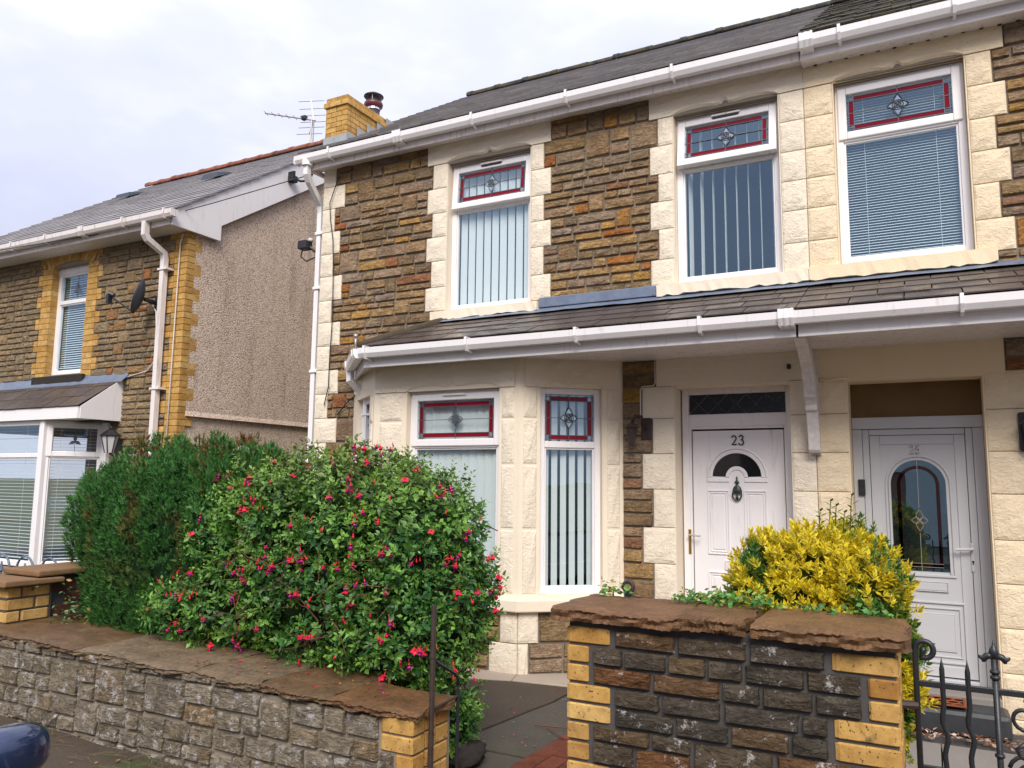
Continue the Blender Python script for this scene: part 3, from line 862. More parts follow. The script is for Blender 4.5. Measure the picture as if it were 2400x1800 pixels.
def lintel(house, fr, s0, s1, z0, z1, o0, o1, mat, smat, proud=0.022, rise=0.075, chd=0.025):
    """rock-faced lintel with a double-curved hood cut over the opening o0..o1"""
    N = 22; cur = []
    for i in range(N + 1):
        t = i / N; s = o0 - 0.01 + (o1 - o0 + 0.02) * t; u = abs(2 * t - 1)      # 0 centre .. 1 ends
        hump = math.sin(math.pi * min(1, max(0, (1 - u)) ** 0.55)) if u < 1 else 0
        base = 0.75 * (1 - u ** 6) - 0.30 * math.exp(-((u - 0.16) / 0.16) ** 2) + 0.55 * math.exp(-(u / 0.055) ** 2)
        cur.append((s, z0 + rise * max(0.0, base)))
    nu, nv = 14, 3
    rr = random.Random(int(abs(s0) * 1000))
    mb = MB()
    ou = [(s0, z0)] + cur + [(s1, z0), (s1, z1), (s0, z1)]
    top = [(s1 - (s1 - s0) * i / 12, z1) for i in range(13)]
    mb.prismf([(s0, z0)] + cur + [(s1, z0)] + top, -0.02, proud, fr)
    # rough relief strips
    for j in range(2):
        za, zb = z0 + rise * 1.25 + (z1 - z0 - rise * 1.25) * j / 2, z0 + rise * 1.25 + (z1 - z0 - rise * 1.25) * (j + 1) / 2
    A, B = z0 + rise * 1.3, z1 - 0.012
    def rg(u, v):
        edge = u in (0, 1) or v in (0, 1)
        return fr.P(s0 + 0.02 + (s1 - s0 - 0.04) * u + (0 if edge else rr.uniform(-.02, .02)), proud + (0.0005 if edge else rr.uniform(0.003, 0.018)), A + (B - A) * v)
    mb.grid(rg, 12, 3)
    lo = mb.build('lintel', mat, house)
    mb = MB()
    vs = [fr.P(s, proud - 0.001, z) for s, z in cur] + [fr.P(min(max(s, o0), o1), -chd, z0 - 0.0) for s, z in cur]
    n = len(cur)
    mb.add(vs, [(i, n + i, n + i + 1, i + 1) for i in range(n - 1)])
    mb.build('hood_chamfer', smat, lo if house.parent is None else house)
    return lo

def gutter(parent, x0, x1, yb, zt, mat, brackets, joints=(), ends=(True, True), nm='gutter'):
    t = 0.006
    out = [(0, 0), (-0.0, -0.075), (-0.025, -0.088), (-0.085, -0.088), (-0.108, -0.05), (-0.112, 0.004), (-0.100, 0.006), (-0.100, 0.0),
           (-0.098, -0.046), (-0.080, -0.080), (-0.028, -0.080), (-t, -0.070), (-t, 0)]
    mb = MB(); mb.prismx([(yb + a, zt + b) for a, b in out], x0, x1)
    for e_, x in zip(ends, (x0, x1)):
        if e_: mb.bar(x - 0.006, x + 0.006, yb - 0.110, yb - 0.001, zt - 0.089, zt + 0.003)
    g = mb.build(nm, mat, parent)
    br = [(-0.001, 0.012), (-0.118, 0.014), (-0.120, -0.05), (-0.092, -0.094), (-0.022, -0.094), (0.0, -0.105), (0, -0.12), (-0.03, -0.108), (-0.098, -0.104), (-0.128, -0.05), (-0.126, 0.022), (-0.001, 0.02)]
    for x in brackets:
        mb = MB(); mb.prismx([(yb + a, zt + b) for a, b in br], x - 0.012, x + 0.012); mb.build('gutter_bracket', mat, g)
    for x in joints:
        mb = MB()
        for q in (-0.045, 0.0, 0.045):
            mb.prismx([(yb + a * 1.0, zt + b * 1.0) for a, b in br], x + q - 0.010, x + q + 0.010)
        mb.prismx([(yb + a * 0.96, zt + b * 0.96) for a, b in br], x - 0.045, x + 0.045)
        mb.build('gutter_joint', mat, g)
    return g

# ================================================================ NUMBER 23
h23 = thing('stone_house', 'brown rubble stone house with cream painted quoins, white door numbered 23 and a bay window', 'house', (-3.5, 0, 0), 'pair of joined stone houses')
h25 = thing('stone_house', 'house with buff painted stonework, recessed shade-darkened grey door numbered 25 and horizontal window blind', 'house', (0.8, 0, 0), 'pair of joined stone houses')
PX = -0.81                      # party line
W1 = (-4.49, -3.48, 3.50, 5.15); W2 = (-1.98, -1.025, 3.53, 5.16); W3 = (-0.57, 0.42, 3.55, 5.17)
D23 = (-2.01, -1.005, 0.03, 2.57); D25 = (-0.555, 0.41, -0.05, 2.56)
mb = MB()
mb.holes(-6.25, PX, -0.1, 5.47, [W1, W2, D23, (-5.40, -2.75, 0.3, 2.75)], -0.30, 0.0)
mb.prismx([(0.302, -0.1), (6.9, -0.1), (6.9, 5.35), (3.3, 7.62), (0.302, 5.72)], -6.25, -6.02)
wall = mb.build('wall', MAT['mortar'], h23)
ZQ = [5.43, 5.165, 4.89, 4.61, 4.34, 4.07, 3.78, 3.52, 3.24, 2.96, 2.68, 2.40, 2.12, 1.84, 1.56, 1.28, 1.0, 0.72, 0.44, 0.16, -0.06]
def quoin(meshes, parent, fr, s0, s1, z0, z1, d=0.0):
    return stone(meshes, parent, fr, s0, s1, z0, z1, d, 'quoin_block', 0.004)
r1 = random.Random(21)
for i in range(len(ZQ) - 1):
    zb, zt = ZQ[i + 1], ZQ[i]
    long = i % 2 == 1
    ql = -5.92 if long else -6.06
    if i in (3,): ql = -5.97
    quoin(QC, wall, FAC, -6.25, ql, zb, zt)
    # region A
    if zb >= 3.5: ra = -4.75 if (i == 0 or i % 2 == 0) else -4.68
    elif zb >= 2.9: ra = -4.15 if zb > 3.2 else -4.6
    elif zb >= 1.5: ra = -5.45
    else: ra = None
    if ra is not None: course_fill(ST, wall, FAC, zb, zt, ql, ra, r1)
    # region B
    if zb >= 3.5:
        la = -3.25 if (i == 0 or i % 2 == 0) else -3.33
        rb = -2.21 if (i == 0 or i % 2 == 0) else -2.13
        course_fill(ST, wall, FAC, zb, zt, la, rb, r1)
        if i > 0:
            quoin(QC, wall, FAC, -4.75 if i % 2 == 0 else -4.68, -4.495, zb, zt)
            quoin(QC, wall, FAC, -3.475, -3.25 if i % 2 == 0 else -3.33, zb, zt)
            quoin(QC, wall, FAC, -2.21 if i % 2 == 0 else -2.13, -1.985, zb, zt)
            quoin(QC, wall, FAC, -1.02, PX, zb, zt)
course_fill(ST, wall, FAC, 3.30, 3.52, -3.36, -2.15, r1)
lintel(h23, FAC, -4.75, -3.25, 5.165, 5.43, -4.49, -3.48, MAT['cream'], MAT['cream_s'])
lintel(h23, FAC, -2.21, PX, 5.165, 5.43, -1.98, -1.025, MAT['cream'], MAT['cream_s'])
def reveal(parent, fr, o, mat, d0=-0.12, t=0.006, nm='reveal'):
    s0, s1, z0, z1 = o
    mb = MB()
    mb.box(s0 - t, s0 + 0.003, d0, 0.010, z0, z1, fr); mb.box(s1 - 0.003, s1 + t, d0, 0.010, z0, z1, fr)
    mb.box(s0, s1, d0, -0.07, z1 - 0.003, z1 + t, fr)
    return mb.build(nm, mat, parent)
reveal(h23, FAC, W1, MAT['cream_s']); reveal(h23, FAC, W2, MAT['cream_s'])
def sill(parent, fr, s0, s1, z0, z1, proj, mat, rag=0.012, seed=1):
    rr = random.Random(seed); n = 26; mb = MB()
    vs = []
    for i in range(n + 1):
        s = s0 + (s1 - s0) * i / n
        zb = z0 + rr.uniform(-rag, rag)
        vs += [fr.P(s, -0.12, z1 + 0.012), fr.P(s, proj, z1 - 0.012 + rr.uniform(-.002, .002)), fr.P(s, proj + rr.uniform(-.006, .006), zb), fr.P(s, -0.02, zb)]
    fs = []
    for i in range(n):
        for q in range(3): fs.append((i * 4 + q, i * 4 + q + 1, i * 4 + 5 + q, i * 4 + 4 + q))
    fs += [(0, 3, 2, 1), (n * 4, n * 4 + 1, n * 4 + 2, n * 4 + 3)]
    mb.add(vs, fs)
    return mb.build('window_sill', mat, parent)
sill(h23, FAC, -4.64, -3.37, 3.405, 3.51, 0.075, MAT['cream_s'], seed=3)
sill(h23, FAC, -2.14, PX - 0.002, 3.42, 3.535, 0.075, MAT['cream_s'], seed=4)
window(h23, FAC, -4.485, -3.485, 3.51, 5.14, -0.085, 4.645, tilt=R(5), sash=True)
window(h23, FAC, -1.975, -1.03, 3.54, 5.15, -0.085, 4.665, tilt=R(9), sash=True)
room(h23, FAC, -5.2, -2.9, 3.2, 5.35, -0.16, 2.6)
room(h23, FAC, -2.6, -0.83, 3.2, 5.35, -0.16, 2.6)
vblind(FAC, -4.42, -3.55, 3.58, 5.08, -0.172, 'nearly closed pale vertical blind in upstairs window beside corner quoins', 9, lambda i: R(14 + (i % 3) * 2), wdt=0.074)
vblind(FAC, -1.93, -1.07, 3.60, 5.08, -0.205, 'open vertical blind with slats edge-on in upstairs window above door 23', 8, lambda i: R((80, 86)[i] if i < 2 else 92 + 0.6 * i), wdt=0.089)

# ---------------- bay window
AL = math.atan2(0.62, 0.77)
BF = Fr((-4.92, -0.62, 0), 0.0)
BR = Fr((-3.27, -0.62, 0), AL)
BL = Fr((-5.69, 0, 0), -AL)
LB, LS = 1.65, math.hypot(0.62, 0.77)
mb = MB()
mb.holes(0, LB, 0.57, 2.875, [(0.40, 1.44, 0.70, 2.575)], -0.22, 0.0, BF)
mb.holes(0, LS, 0.57, 2.875, [(0.195, 0.785, 0.70, 2.575)], -0.22, 0.0, BR)
mb.holes(0, LS, 0.57, 2.875, [(0.204, 0.794, 0.70, 2.575)], -0.22, 0.0, BL)
bay = mb.build('bay', MAT['cream_s'], h23)
zbay = [2.57, 2.28, 1.86, 1.28, 0.705]
for i in range(4):
    za, zb = zbay[i + 1], zbay[i]
    for fr, a, b in ((BF, 0.075, 0.345), (BF, 1.468, 1.60), (BR, 0.035, 0.165), (BR, 0.83, 0.955)):
        stone(QC, bay, fr, a, b, za + 0.008, zb - 0.008, -0.006, 'quoin_block', 0.004)
    stone(QC, bay, BL, 0.83, 0.94, za + 0.01, zb - 0.01, -0.006, 'quoin_block', 0.004)
lintel(bay, BF, 0.02, LB - 0.05, 2.575, 2.85, 0.40, 1.44, MAT['cream'], MAT['cream_s'], rise=0.085, proud=0.015)
lintel(bay, BR, 0.05, LS - 0.03, 2.575, 2.85, 0.195, 0.785, MAT['cream'], MAT['cream_s'], rise=0.06, proud=0.015)
window(h23, BF, 0.40, 1.44, 0.70, 2.575, -0.07, 2.05, sash=True)
window(h23, BR, 0.195, 0.785, 0.70, 2.575, -0.06, 2.05, sash=False, vent=False)
window(h23, BL, 0.204, 0.794, 0.70, 2.575, -0.06, 2.05, sash=False, vent=False)
vblind(BF, 0.45, 1.39, 0.75, 2.52, -0.150, 'closed pale green-grey vertical blind in front pane of bay', 11, R(12), wdt=0.090)
vblind(BR, 0.24, 0.75, 0.75, 2.52, -0.155, 'half-open vertical blind with dark gaps in side pane of bay', 6, R(-18), wdt=0.056)
vblind(BL, 0.24, 0.75, 0.75, 2.52, -0.15, 'vertical blind in the hidden far side pane of bay', 6, R(20), wdt=0.085)
mb = MB()   # bay room: floor, ceiling, back
mb.add([(-5.9, 2.8, 0.4), (-2.3, 2.8, 0.4), (-2.3, 2.8, 2.8), (-5.9, 2.8, 2.8)], [(0, 1, 2, 3)])
mb.add([(-5.6, 0.1, 0.4), (-4.9, -0.5, 0.4), (-3.3, -0.5, 0.4), (-2.6, 0.1, 0.4), (-2.3, 2.8, 0.4), (-5.9, 2.8, 0.4)], [(0, 1, 2, 3, 4, 5)])
mb.add([(-5.6, 0.1, 2.8), (-4.9, -0.5, 2.8), (-3.3, -0.5, 2.8), (-2.6, 0.1, 2.8), (-2.3, 2.8, 2.8), (-5.9, 2.8, 2.8)], [(0, 1, 2, 3, 4, 5)])
mb.add([(-5.9, 0.3, 0.4), (-5.9, 2.8, 0.4), (-5.9, 2.8, 2.8), (-5.9, 0.3, 2.8)], [(0, 1, 2, 3)])
mb.add([(-2.3, 0.3, 0.4), (-2.3, 2.8, 0.4), (-2.3, 2.8, 2.8), (-2.3, 0.3, 2.8)], [(0, 1, 2, 3)])
mb.build('room_interior', MAT['room'], h23)
# bay sill and plinth
mb = MB()
def ring(off):
    k_ = off * math.tan(AL / 2)
    a = BL.P(0, off, 0); b = BF.P(-k_, off, 0); c = BF.P(LB + k_, off, 0); d = BR.P(LS, off, 0)
    return [a, b, c, d]
def ring_solid(mb, o0, o1, z0, z1, slope=0.0, cut=0.05):
    a, b = ring(o0), ring(o1)
    n = 4
    vs = [(*p.xy, z0) for p in a] + [(*p.xy, z0) for p in b] + [(*p.xy, z1 + slope) for p in a] + [(*p.xy, z1) for p in b]
    fs = []
    for i in range(3):
        fs += [(4 + i, 5 + i, 13 + i, 12 + i), (8 + i, 12 + i, 13 + i, 9 + i), (i, i + 1, 5 + i, 4 + i), (i + 1, i, 8 + i, 9 + i)]
    fs += [(0, 4, 12, 8), (3, 11, 15, 7)]
    mb.add(vs, fs)
ring_solid(mb, -0.2, 0.075, 0.565, 0.672, 0.035)
mb.build('bay_sill', MAT['cream_s'], bay, bevel=0.012)
mb = MB(); ring_solid(mb, -0.25, -0.004, -0.1, 0.564)
plinth = mb.build('bay_plinth', MAT['mortar'], h23)
r2 = random.Random(5)
for fr, a0, a1, b0, b1 in ((BF, 0.0, 1.47, 0.0, 1.36), (BR, 0.19, LS, 0.10, LS), (BL, 0.0, 0.82, 0.0, 0.9)):
    course_fill(ST, plinth, fr, 0.285, 0.56, a0, a1, r2, lay=0.12, d=-0.004)
    course_fill(ST, plinth, fr, -0.05, 0.285, b0, b1, r2, lay=0.12, d=-0.004)
for fr, a, b, za, zb in ((BF, 1.48, LB, 0.29, 0.562), (BR, 0, 0.185, 0.29, 0.562), (BF, 1.37, LB, -0.03, 0.286), (BR, 0, 0.095, -0.03, 0.286)):
    stone(QC, plinth, fr, a, b, za, zb, 0.002, 'quoin_block', 0.004)

# ---------------- strip of stone between bay and door, door surround
ZD = [2.835, 2.585, 2.29, 1.97, 1.65, 1.31, 0.99, 0.67, 0.35, 0.03]
for i in range(len(ZD) - 1):
    zb, zt = ZD[i + 1], ZD[i]
    if i == 0: e_ = -2.17
    else: e_ = -2.315 if i % 2 else -2.215
    course_fill(ST, wall, FAC, zb, zt, -2.505, e_, r1, lay=0.115, lmin=0.2, lmax=0.5, jump=0)
    if i:
        quoin(QC, wall, FAC, e_ + 0.004, -2.012, zb, zt)
        quoin(QC, wall, FAC, -1.003, PX, zb, zt)
mb = MB(); mb.box(-2.17, PX - 0.002, -0.02, 0.018, 2.585, 2.86)
mb.build('door_lintel', MAT['cream'], h23)
mb = MB()
mb.box(-2.016, -2.007, -0.25, 0.006, 0.03, 2.585); mb.box(-1.008, -0.999, -0.25, 0.006, 0.03, 2.585); mb.box(-2.0, -1.01, -0.25, 0.006, 2.566, 2.586)
mb.build('door_reveal', MAT['cream_s'], h23)

def arc(cx, cz, r, a0, a1, n):
    return [(cx + r * math.cos(R(a0 + (a1 - a0) * i / n)), cz + r * math.sin(R(a0 + (a1 - a0) * i / n))) for i in range(n + 1)]
def digit(ch, fr, s, z, h, d, r, mat, parent):
    w = h * 0.55
    if ch == '2':
        pts = [(0.10, 0.80)] + [(0.5 + 0.42 * math.cos(R(a)), 0.72 + 0.26 * math.sin(R(a))) for a in range(165, -31, -15)] + [(0.55, 0.32), (0.05, 0.03), (0.30, 0.08), (0.75, 0.02), (0.95, 0.12)]
    elif ch == '3':
        pts = [(0.12, 0.83)] + [(0.47 + 0.38 * math.cos(R(a)), 0.77 + 0.22 * math.sin(R(a))) for a in range(150, -75, -15)] + [(0.42, 0.54)] + [(0.46 + 0.46 * math.cos(R(a)), 0.28 + 0.27 * math.sin(R(a))) for a in range(75, -166, -15)]
    else:
        pts = [(0.9, 0.98), (0.28, 0.95), (0.2, 0.55)] + [(0.48 + 0.44 * math.cos(R(a)), 0.32 + 0.30 * math.sin(R(a))) for a in range(130, -156, -15)]
    mb = MB(); mb.tube([fr.P(s + p * w, d, z + q * h) for p, q in pts], r, 6)
    return mb.build('number_digit', mat, parent)

# white door 23
YD = -0.20
mb = MB()
a, b, z0, z1 = -1.995, -1.012, 0.05, 2.568
f = 0.062
mb.box(a, a + f, YD - 0.06, YD, z0, z1); mb.box(b - f, b, YD - 0.06, YD, z0, z1)
mb.box(a + f, b - f, YD - 0.06, YD, z1 - 0.05, z1); mb.box(a + f, b - f, YD - 0.06, YD + 0.003, 2.22, 2.335); mb.box(a + f, b - f, YD - 0.06, YD + 0.01, z0, z0 + 0.05)
door = mb.build('door', MAT['upvc'], h23, bevel=0.006)
mb = MB(); mb.box(a + f, b - f, YD - 0.05, YD - 0.035, 2.335, z1 - 0.05); mb.build('fanlight_pane', MAT['glass_d'], door)
mb = MB()
w_ = (b - a - 2 * f) / 5
for i in range(6):
    for sg in (-1, 1):
        s = a + f + w_ * (i + (0 if sg > 0 else 0)) 
        p, q = s, s + sg * w_
        if min(p, q) < a + f - 1e-4 or max(p, q) > b - f + 1e-4: continue
        mb.tube([(p, -YD + 0.033, 2.34), (q, -YD + 0.033, 2.512)], 0.004, 4)
mb.build('fanlight_lattice', MAT['leadcame'], door)
la, lb, lz0, lz1 = a + f + 0.028, b - f - 0.028, 0.11, 2.185
mb = MB(); mb.box(a + f, b - f, YD - 0.055, YD - 0.047, z0 + 0.05, 2.22); mb.build('dark_gap', MAT['rubber'], door)
mb = MB()
q = 0.020
for bx in ((a + f, a + f + q, z0 + 0.05, 2.22), (b - f - q, b - f, z0 + 0.05, 2.22), (a + f + q, b - f - q, 2.22 - q, 2.22)): mb.box(bx[0], bx[1], YD - 0.046, YD - 0.006, bx[2], bx[3])
mb.build('door_stop', MAT['upvc'], door, bevel=0.003)
YL = YD - 0.018
mb = MB(); mb.box(la, lb, YL - 0.028, YL, lz0, lz1); leaf = mb.build('door_leaf', MAT['upvc'], door, bevel=0.004)
dc = (la + lb) / 2 - 0.008
def ringmould(mb, s0, s1, z0, z1, d, w=0.014, h=0.010, fr=FAC):
    for bx in ((s0, s1, z0, z0 + w), (s0, s1, z1 - w, z1), (s0, s0 + w, z0 + w, z1 - w), (s1 - w, s1, z0 + w, z1 - w)):
        mb.box(bx[0], bx[1], d, d + h, bx[2], bx[3], fr)
mb = MB()
for s0, s1 in ((dc - 0.265, dc - 0.07), (dc + 0.06, dc + 0.255)):
    for z0_, z1_ in ((1.08, 1.65), (0.28, 0.93)):
        ringmould(mb, s0, s1, z0_, z1_, YL, 0.012, 0.010); ringmould(mb, s0 + 0.022, s1 - 0.022, z0_ + 0.022, z1_ - 0.022, YL, 0.010, 0.007)
        mb.box(s0 + 0.045, s1 - 0.045, YL, YL + 0.006, z0_ + 0.045, z1_ - 0.045)
zc = 1.765
def arcband(mb, r0, r1, d0, d1, a0=0, a1=180, n=20, fr=FAC, cx=None, cz=None):
    cx = dc if cx is None else cx; cz = zc if cz is None else cz
    o, i_ = arc(cx, cz, r1, a0, a1, n), arc(cx, cz, r0, a0, a1, n)
    for k_ in range(n):
        mb.prismf([o[k_], o[k_ + 1], i_[k_ + 1], i_[k_]], d0, d1, fr)
arcband(mb, 0.252, 0.265, YL, YL + 0.012); arcband(mb, 0.215, 0.240, YL, YL + 0.010); arcband(mb, 0.066, 0.098, YL, YL + 0.010)
for s0, s1 in ((dc - 0.265, dc - 0.066), (dc + 0.066, dc + 0.265)): mb.box(s0, s1, YL, YL + 0.011, zc - 0.042, zc - 0.012)
mb.build('panel_moulding', MAT['upvc'], door, bevel=0.003)
mb = MB(); arcband(mb, 0.098, 0.215, YL + 0.0005, YL + 0.004, 2, 178)
mb.build('fan_window', MAT['glass'], door)
mb = MB(); arcband(mb, 0.098, 0.215, YL - 0.0002, YL + 0.0003, 2, 178); mb.build('fan_backing', MAT['rubber'], door)
digit('2', FAC, -1.552, 2.052, 0.086, YL + 0.006, 0.0058, MAT['black'], door)
digit('3', FAC, -1.488, 2.052, 0.086, YL + 0.006, 0.0058, MAT['black'], door)
kx = dc + 0.002
mb = MB()      # knocker: finial, urn body, ring
mb.lathe([(0.002, 0.10), (0.009, 0.08), (0.004, 0.068), (0.020, 0.05), (0.022, 0.044), (0.009, 0.036), (0.012, 0.022), (0.034, -0.002), (0.042, -0.03), (0.044, -0.048), (0.030, -0.052)][::-1], (kx, -(YL + 0.012), 1.675), 14, ry=0.45)
mb.tube([(kx + 0.040 * math.cos(t_), -(YL + 0.022), 1.615 + (0.052 if math.sin(t_) < 0 else 0.02) * math.sin(t_)) for t_ in np.linspace(0, 2 * math.pi, 22)], 0.0068, 6)
mb.lathe([(0.005, -0.03), (0.016, -0.018), (0.006, 0.0), (0.012, 0.012), (0.004, 0.02)], (kx, -(YL + 0.02), 1.60), 10)
mb.build('knocker', MAT['green'], door, smooth=True)
mb = MB(); mb.box(-1.950, -1.925, YD, YD + 0.010, 1.075, 1.295)
hp = mb.build('handle_plate', MAT['brass'], door, bevel=0.003)
mb = MB(); mb.tube([(-1.9375, -YD - 0.01, 1.243), (-1.9375, -YD - 0.05, 1.243), (-1.83, -YD - 0.052, 1.240)], 0.0075, 8); mb.build('handle_lever', MAT['steel'], door)
mb = MB(); mb.box(-1.622, -1.33, YL, YL + 0.012, 0.955, 1.025); ringmould(mb, -1.628, -1.324, 0.949, 1.031, YL, 0.010, 0.016); mb.build('letter_plate', MAT['upvc_o'], door, bevel=0.003)
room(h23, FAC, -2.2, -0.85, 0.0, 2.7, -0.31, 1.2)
mb = MB(); mb.box(-2.06, -0.96, -0.1, 0.28, -0.08, 0.055); mb.build('door_step', MAT['step'], h23, bevel=0.015)

# ---------------- number 25
mb = MB()
mb.holes(PX, 3.6, -0.1, 5.47, [W3, D25], -0.30, 0.0)
wall25 = mb.build('wall', MAT['mortar'], h25)
for i in range(len(ZQ) - 1):
    zb, zt = ZQ[i + 1], ZQ[i]
    if zb >= 3.5:
        ql = 0.69 if i % 2 == 0 else 0.605
        course_fill(ST, wall25, FAC, zb, zt, ql, 2.0, r1)
        if i:
            quoin(QB, wall25, FAC, PX, -0.575, zb, zt); quoin(QB, wall25, FAC, 0.425, ql, zb, zt)
course_fill(ST, wall25, FAC, 3.20, 3.52, 0.56, 2.0, r1)
lintel(h25, FAC, PX + 0.002, 0.69, 5.165, 5.43, -0.57, 0.42, MAT['buff'], MAT['buff_s'])
reveal(h25, FAC, W3, MAT['buff_s'])
sill(h25, FAC, PX + 0.002, 0.56, 3.42, 3.545, 0.075, MAT['buff_s'], seed=6)
window(h25, FAC, -0.565, 0.415, 3.555, 5.16, -0.085, 4.675, sash=True, vent=False)
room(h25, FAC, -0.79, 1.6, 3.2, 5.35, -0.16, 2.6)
venetian(FAC, -0.50, 0.35, 3.63, 5.06, -0.165, 'pale horizontal slat blind in the upstairs window of number 25', 0.0235, 28, w=0.024)
mb = MB(); mb.box(PX + 0.002, 0.56, -0.02, 0.016, 2.565, 2.86); mb.build('door_lintel', MAT['buff_s'], h25)
for i in range(1, len(ZD) - 1):
    quoin(QB, wall25, FAC, PX, -0.558, ZD[i + 1], ZD[i])
    quoin(QB, wall25, FAC, 0.413, 0.80 if i % 2 else 0.72, ZD[i + 1], ZD[i])
    course_fill(ST, wall25, FAC, ZD[i + 1], ZD[i], 0.80 if i % 2 else 0.72, 1.6, r1, lay=0.115)
quoin(QB, wall25, FAC, PX, -0.558, -0.08, 0.03); quoin(QB, wall25, FAC, 0.413, 0.80, -0.08, 0.03)
course_fill(ST, wall25, FAC, 2.585, 2.835, 0.56, 1.3, r1, lay=0.115)
mb = MB()
mb.box(-0.561, -0.551, -0.28, 0.006, -0.05, 2.565); mb.box(0.406, 0.416, -0.28, 0.006, -0.05, 2.565); mb.box(-0.55, 0.405, -0.28, 0.006, 2.553, 2.566)
rec = mb.build('door_recess', MAT['buff_s'], h25)
mb = MB(); mb.box(-0.551, 0.406, -0.28, -0.235, 2.27, 2.553); mb.build('over_door_panel', MAT['panel'], rec)
YE = -0.22
mb = MB()
a, b = -0.549, 0.404
mb.box(a, b, YE - 0.05, YE + 0.012, 2.172, 2.268)
mb.box(a, a + 0.075, YE - 0.05, YE + 0.004, 0.17, 2.170); mb.box(b - 0.075, b, YE - 0.05, YE + 0.004, 0.17, 2.170)
f0, f1 = a + 0.077, b - 0.077
mb.box(f0, f0 + 0.05, YE - 0.05, YE - 0.006, 0.17, 2.168); mb.box(f1 - 0.05, f1, YE - 0.05, YE - 0.006, 0.17, 2.168); mb.box(f0 + 0.052, f1 - 0.052, YE - 0.05, YE - 0.006, 2.12, 2.168); mb.box(f0 + 0.05, f1 - 0.05, YE - 0.05, YE + 0.03, 0.17, 0.22)
door5 = mb.build('door', MAT['upvc_shade'], h25, bevel=0.005)
YF = YE - 0.014
l0, l1 = f0 + 0.054, f1 - 0.054
mb = MB(); mb.box(l0, l1, YF - 0.03, YF - 0.004, 0.23, 2.116)
for bx in ((l0, l0 + 0.075, 0.23, 2.116), (l1 - 0.075, l1, 0.23, 2.116), (l0 + 0.077, l1 - 0.077, 2.043, 2.116), (l0 + 0.077, l1 - 0.077, 0.23, 0.31)): mb.box(bx[0], bx[1], YF - 0.02, YF + 0.004, bx[2], bx[3])
leaf5 = mb.build('door_leaf', MAT['upvc_shade'], door5, bevel=0.003)
cx5 = -0.075
gz0, gzc, gr = 1.03, 1.715, 0.198
mb = MB()
arcband(mb, gr, gr + 0.018, YF - 0.004, YF + 0.008, cx=cx5, cz=gzc); arcband(mb, gr + 0.026, gr + 0.042, YF - 0.004, YF + 0.006, cx=cx5, cz=gzc)
for sg in (-1, 1):
    for q0, q1, hh in ((gr, gr + 0.018, 0.008), (gr + 0.026, gr + 0.042, 0.006)):
        mb.box(min(cx5 + sg * q0, cx5 + sg * q1), max(cx5 + sg * q0, cx5 + sg * q1), YF - 0.004, YF + hh, gz0 - 0.02, gzc)
mb.box(cx5 - gr - 0.042, cx5 + gr + 0.042, YF - 0.004, YF + 0.007, gz0 - 0.042, gz0 - 0.021)
ringmould(mb, -0.36, 0.215, 0.33, 0.80, YF - 0.004, 0.016, 0.012); ringmould(mb, -0.325, 0.18, 0.375, 0.755, YF - 0.004, 0.012, 0.009); ringmould(mb, -0.285, 0.14, 0.42, 0.71, YF - 0.004, 0.010, 0.008)
mb.box(-0.275, 0.13, YF - 0.004, YF + 0.004, 0.43, 0.70)
mb.build('panel_moulding', MAT['upvc_shade'], door5, bevel=0.003)
gp = [(cx5 - gr, gz0), (cx5 + gr, gz0)] + arc(cx5, gzc, gr, 0, 180, 20)
mb = MB(); mb.prismf(gp, YF - 0.003, YF + 0.001); mb.build('arched_pane', MAT['glass'], door5)
mb = MB(); mb.prismf(gp, YF - 0.0039, YF - 0.0034); mb.build('pane_backing', MAT['rubber'], door5)
mb = MB(); g2 = gr - 0.045
arcband(mb, g2 - 0.026, g2, YF + 0.0015, YF + 0.003, cx=cx5, cz=gzc)
for sg in (-1, 1): mb.box(min(cx5 + sg * g2, cx5 + sg * (g2 - 0.026)), max(cx5 + sg * g2, cx5 + sg * (g2 - 0.026)), YF + 0.0015, YF + 0.003, gz0 + 0.04, gzc)
mb.box(cx5 - g2, cx5 + g2, YF + 0.0015, YF + 0.003, gz0 + 0.035, gz0 + 0.06)
mb.build('red_glass_border', MAT['glass_rd'], door5)
mb = MB()
mb.box(cx5 - 0.002, cx5 + 0.002, YF + 0.003, YF + 0.005, gz0, 1.33); mb.box(cx5 - 0.002, cx5 + 0.002, YF + 0.003, YF + 0.005, 1.53, gzc + gr)
for z in (gz0 + 0.034, gz0 + 0.061): mb.box(cx5 - g2 - .003, cx5 + g2 + .003, YF + 0.003, YF + 0.005, z - .0017, z + .0017)
for a_ in range(4):
    pl = oval(cx5, 1.43, 0.085 if a_ % 2 else 0.06, 0.026, a_ * math.pi / 2)
    mb.tube([FAC.P(s, YF + 0.004, z) for s, z in pl + pl[:1]], 0.003, 4)
mb.build('lead_strips', MAT['alu'], door5)
digit('2', FAC, -0.127, 1.965, 0.066, YF + 0.003, 0.0052, MAT['chrome'], door5)
digit('5', FAC, -0.082, 1.965, 0.066, YF + 0.003, 0.0052, MAT['chrome'], door5)
mb = MB(); mb.box(0.268, 0.296, YF + 0.004, YF + 0.014, 1.045, 1.265)
hp = mb.build('handle_plate', MAT['upvc_shade'], door5, bevel=0.004)
mb = MB(); mb.tube([(0.282, -YF - 0.012, 1.222), (0.282, -YF - 0.052, 1.222), (0.165, -YF - 0.055, 1.215)], 0.010, 8); mb.build('handle_lever', MAT['upvc_shade'], door5)
mb = MB(); mb.lathe([(0.009, -0.004), (0.009, 0.004)], (0.282, -YF - 0.014, 1.125), 8); mb.box(0.278, 0.286, YF + 0.012, YF + 0.0155, 1.10, 1.13); mb.build('keyhole', MAT['black'], door5)
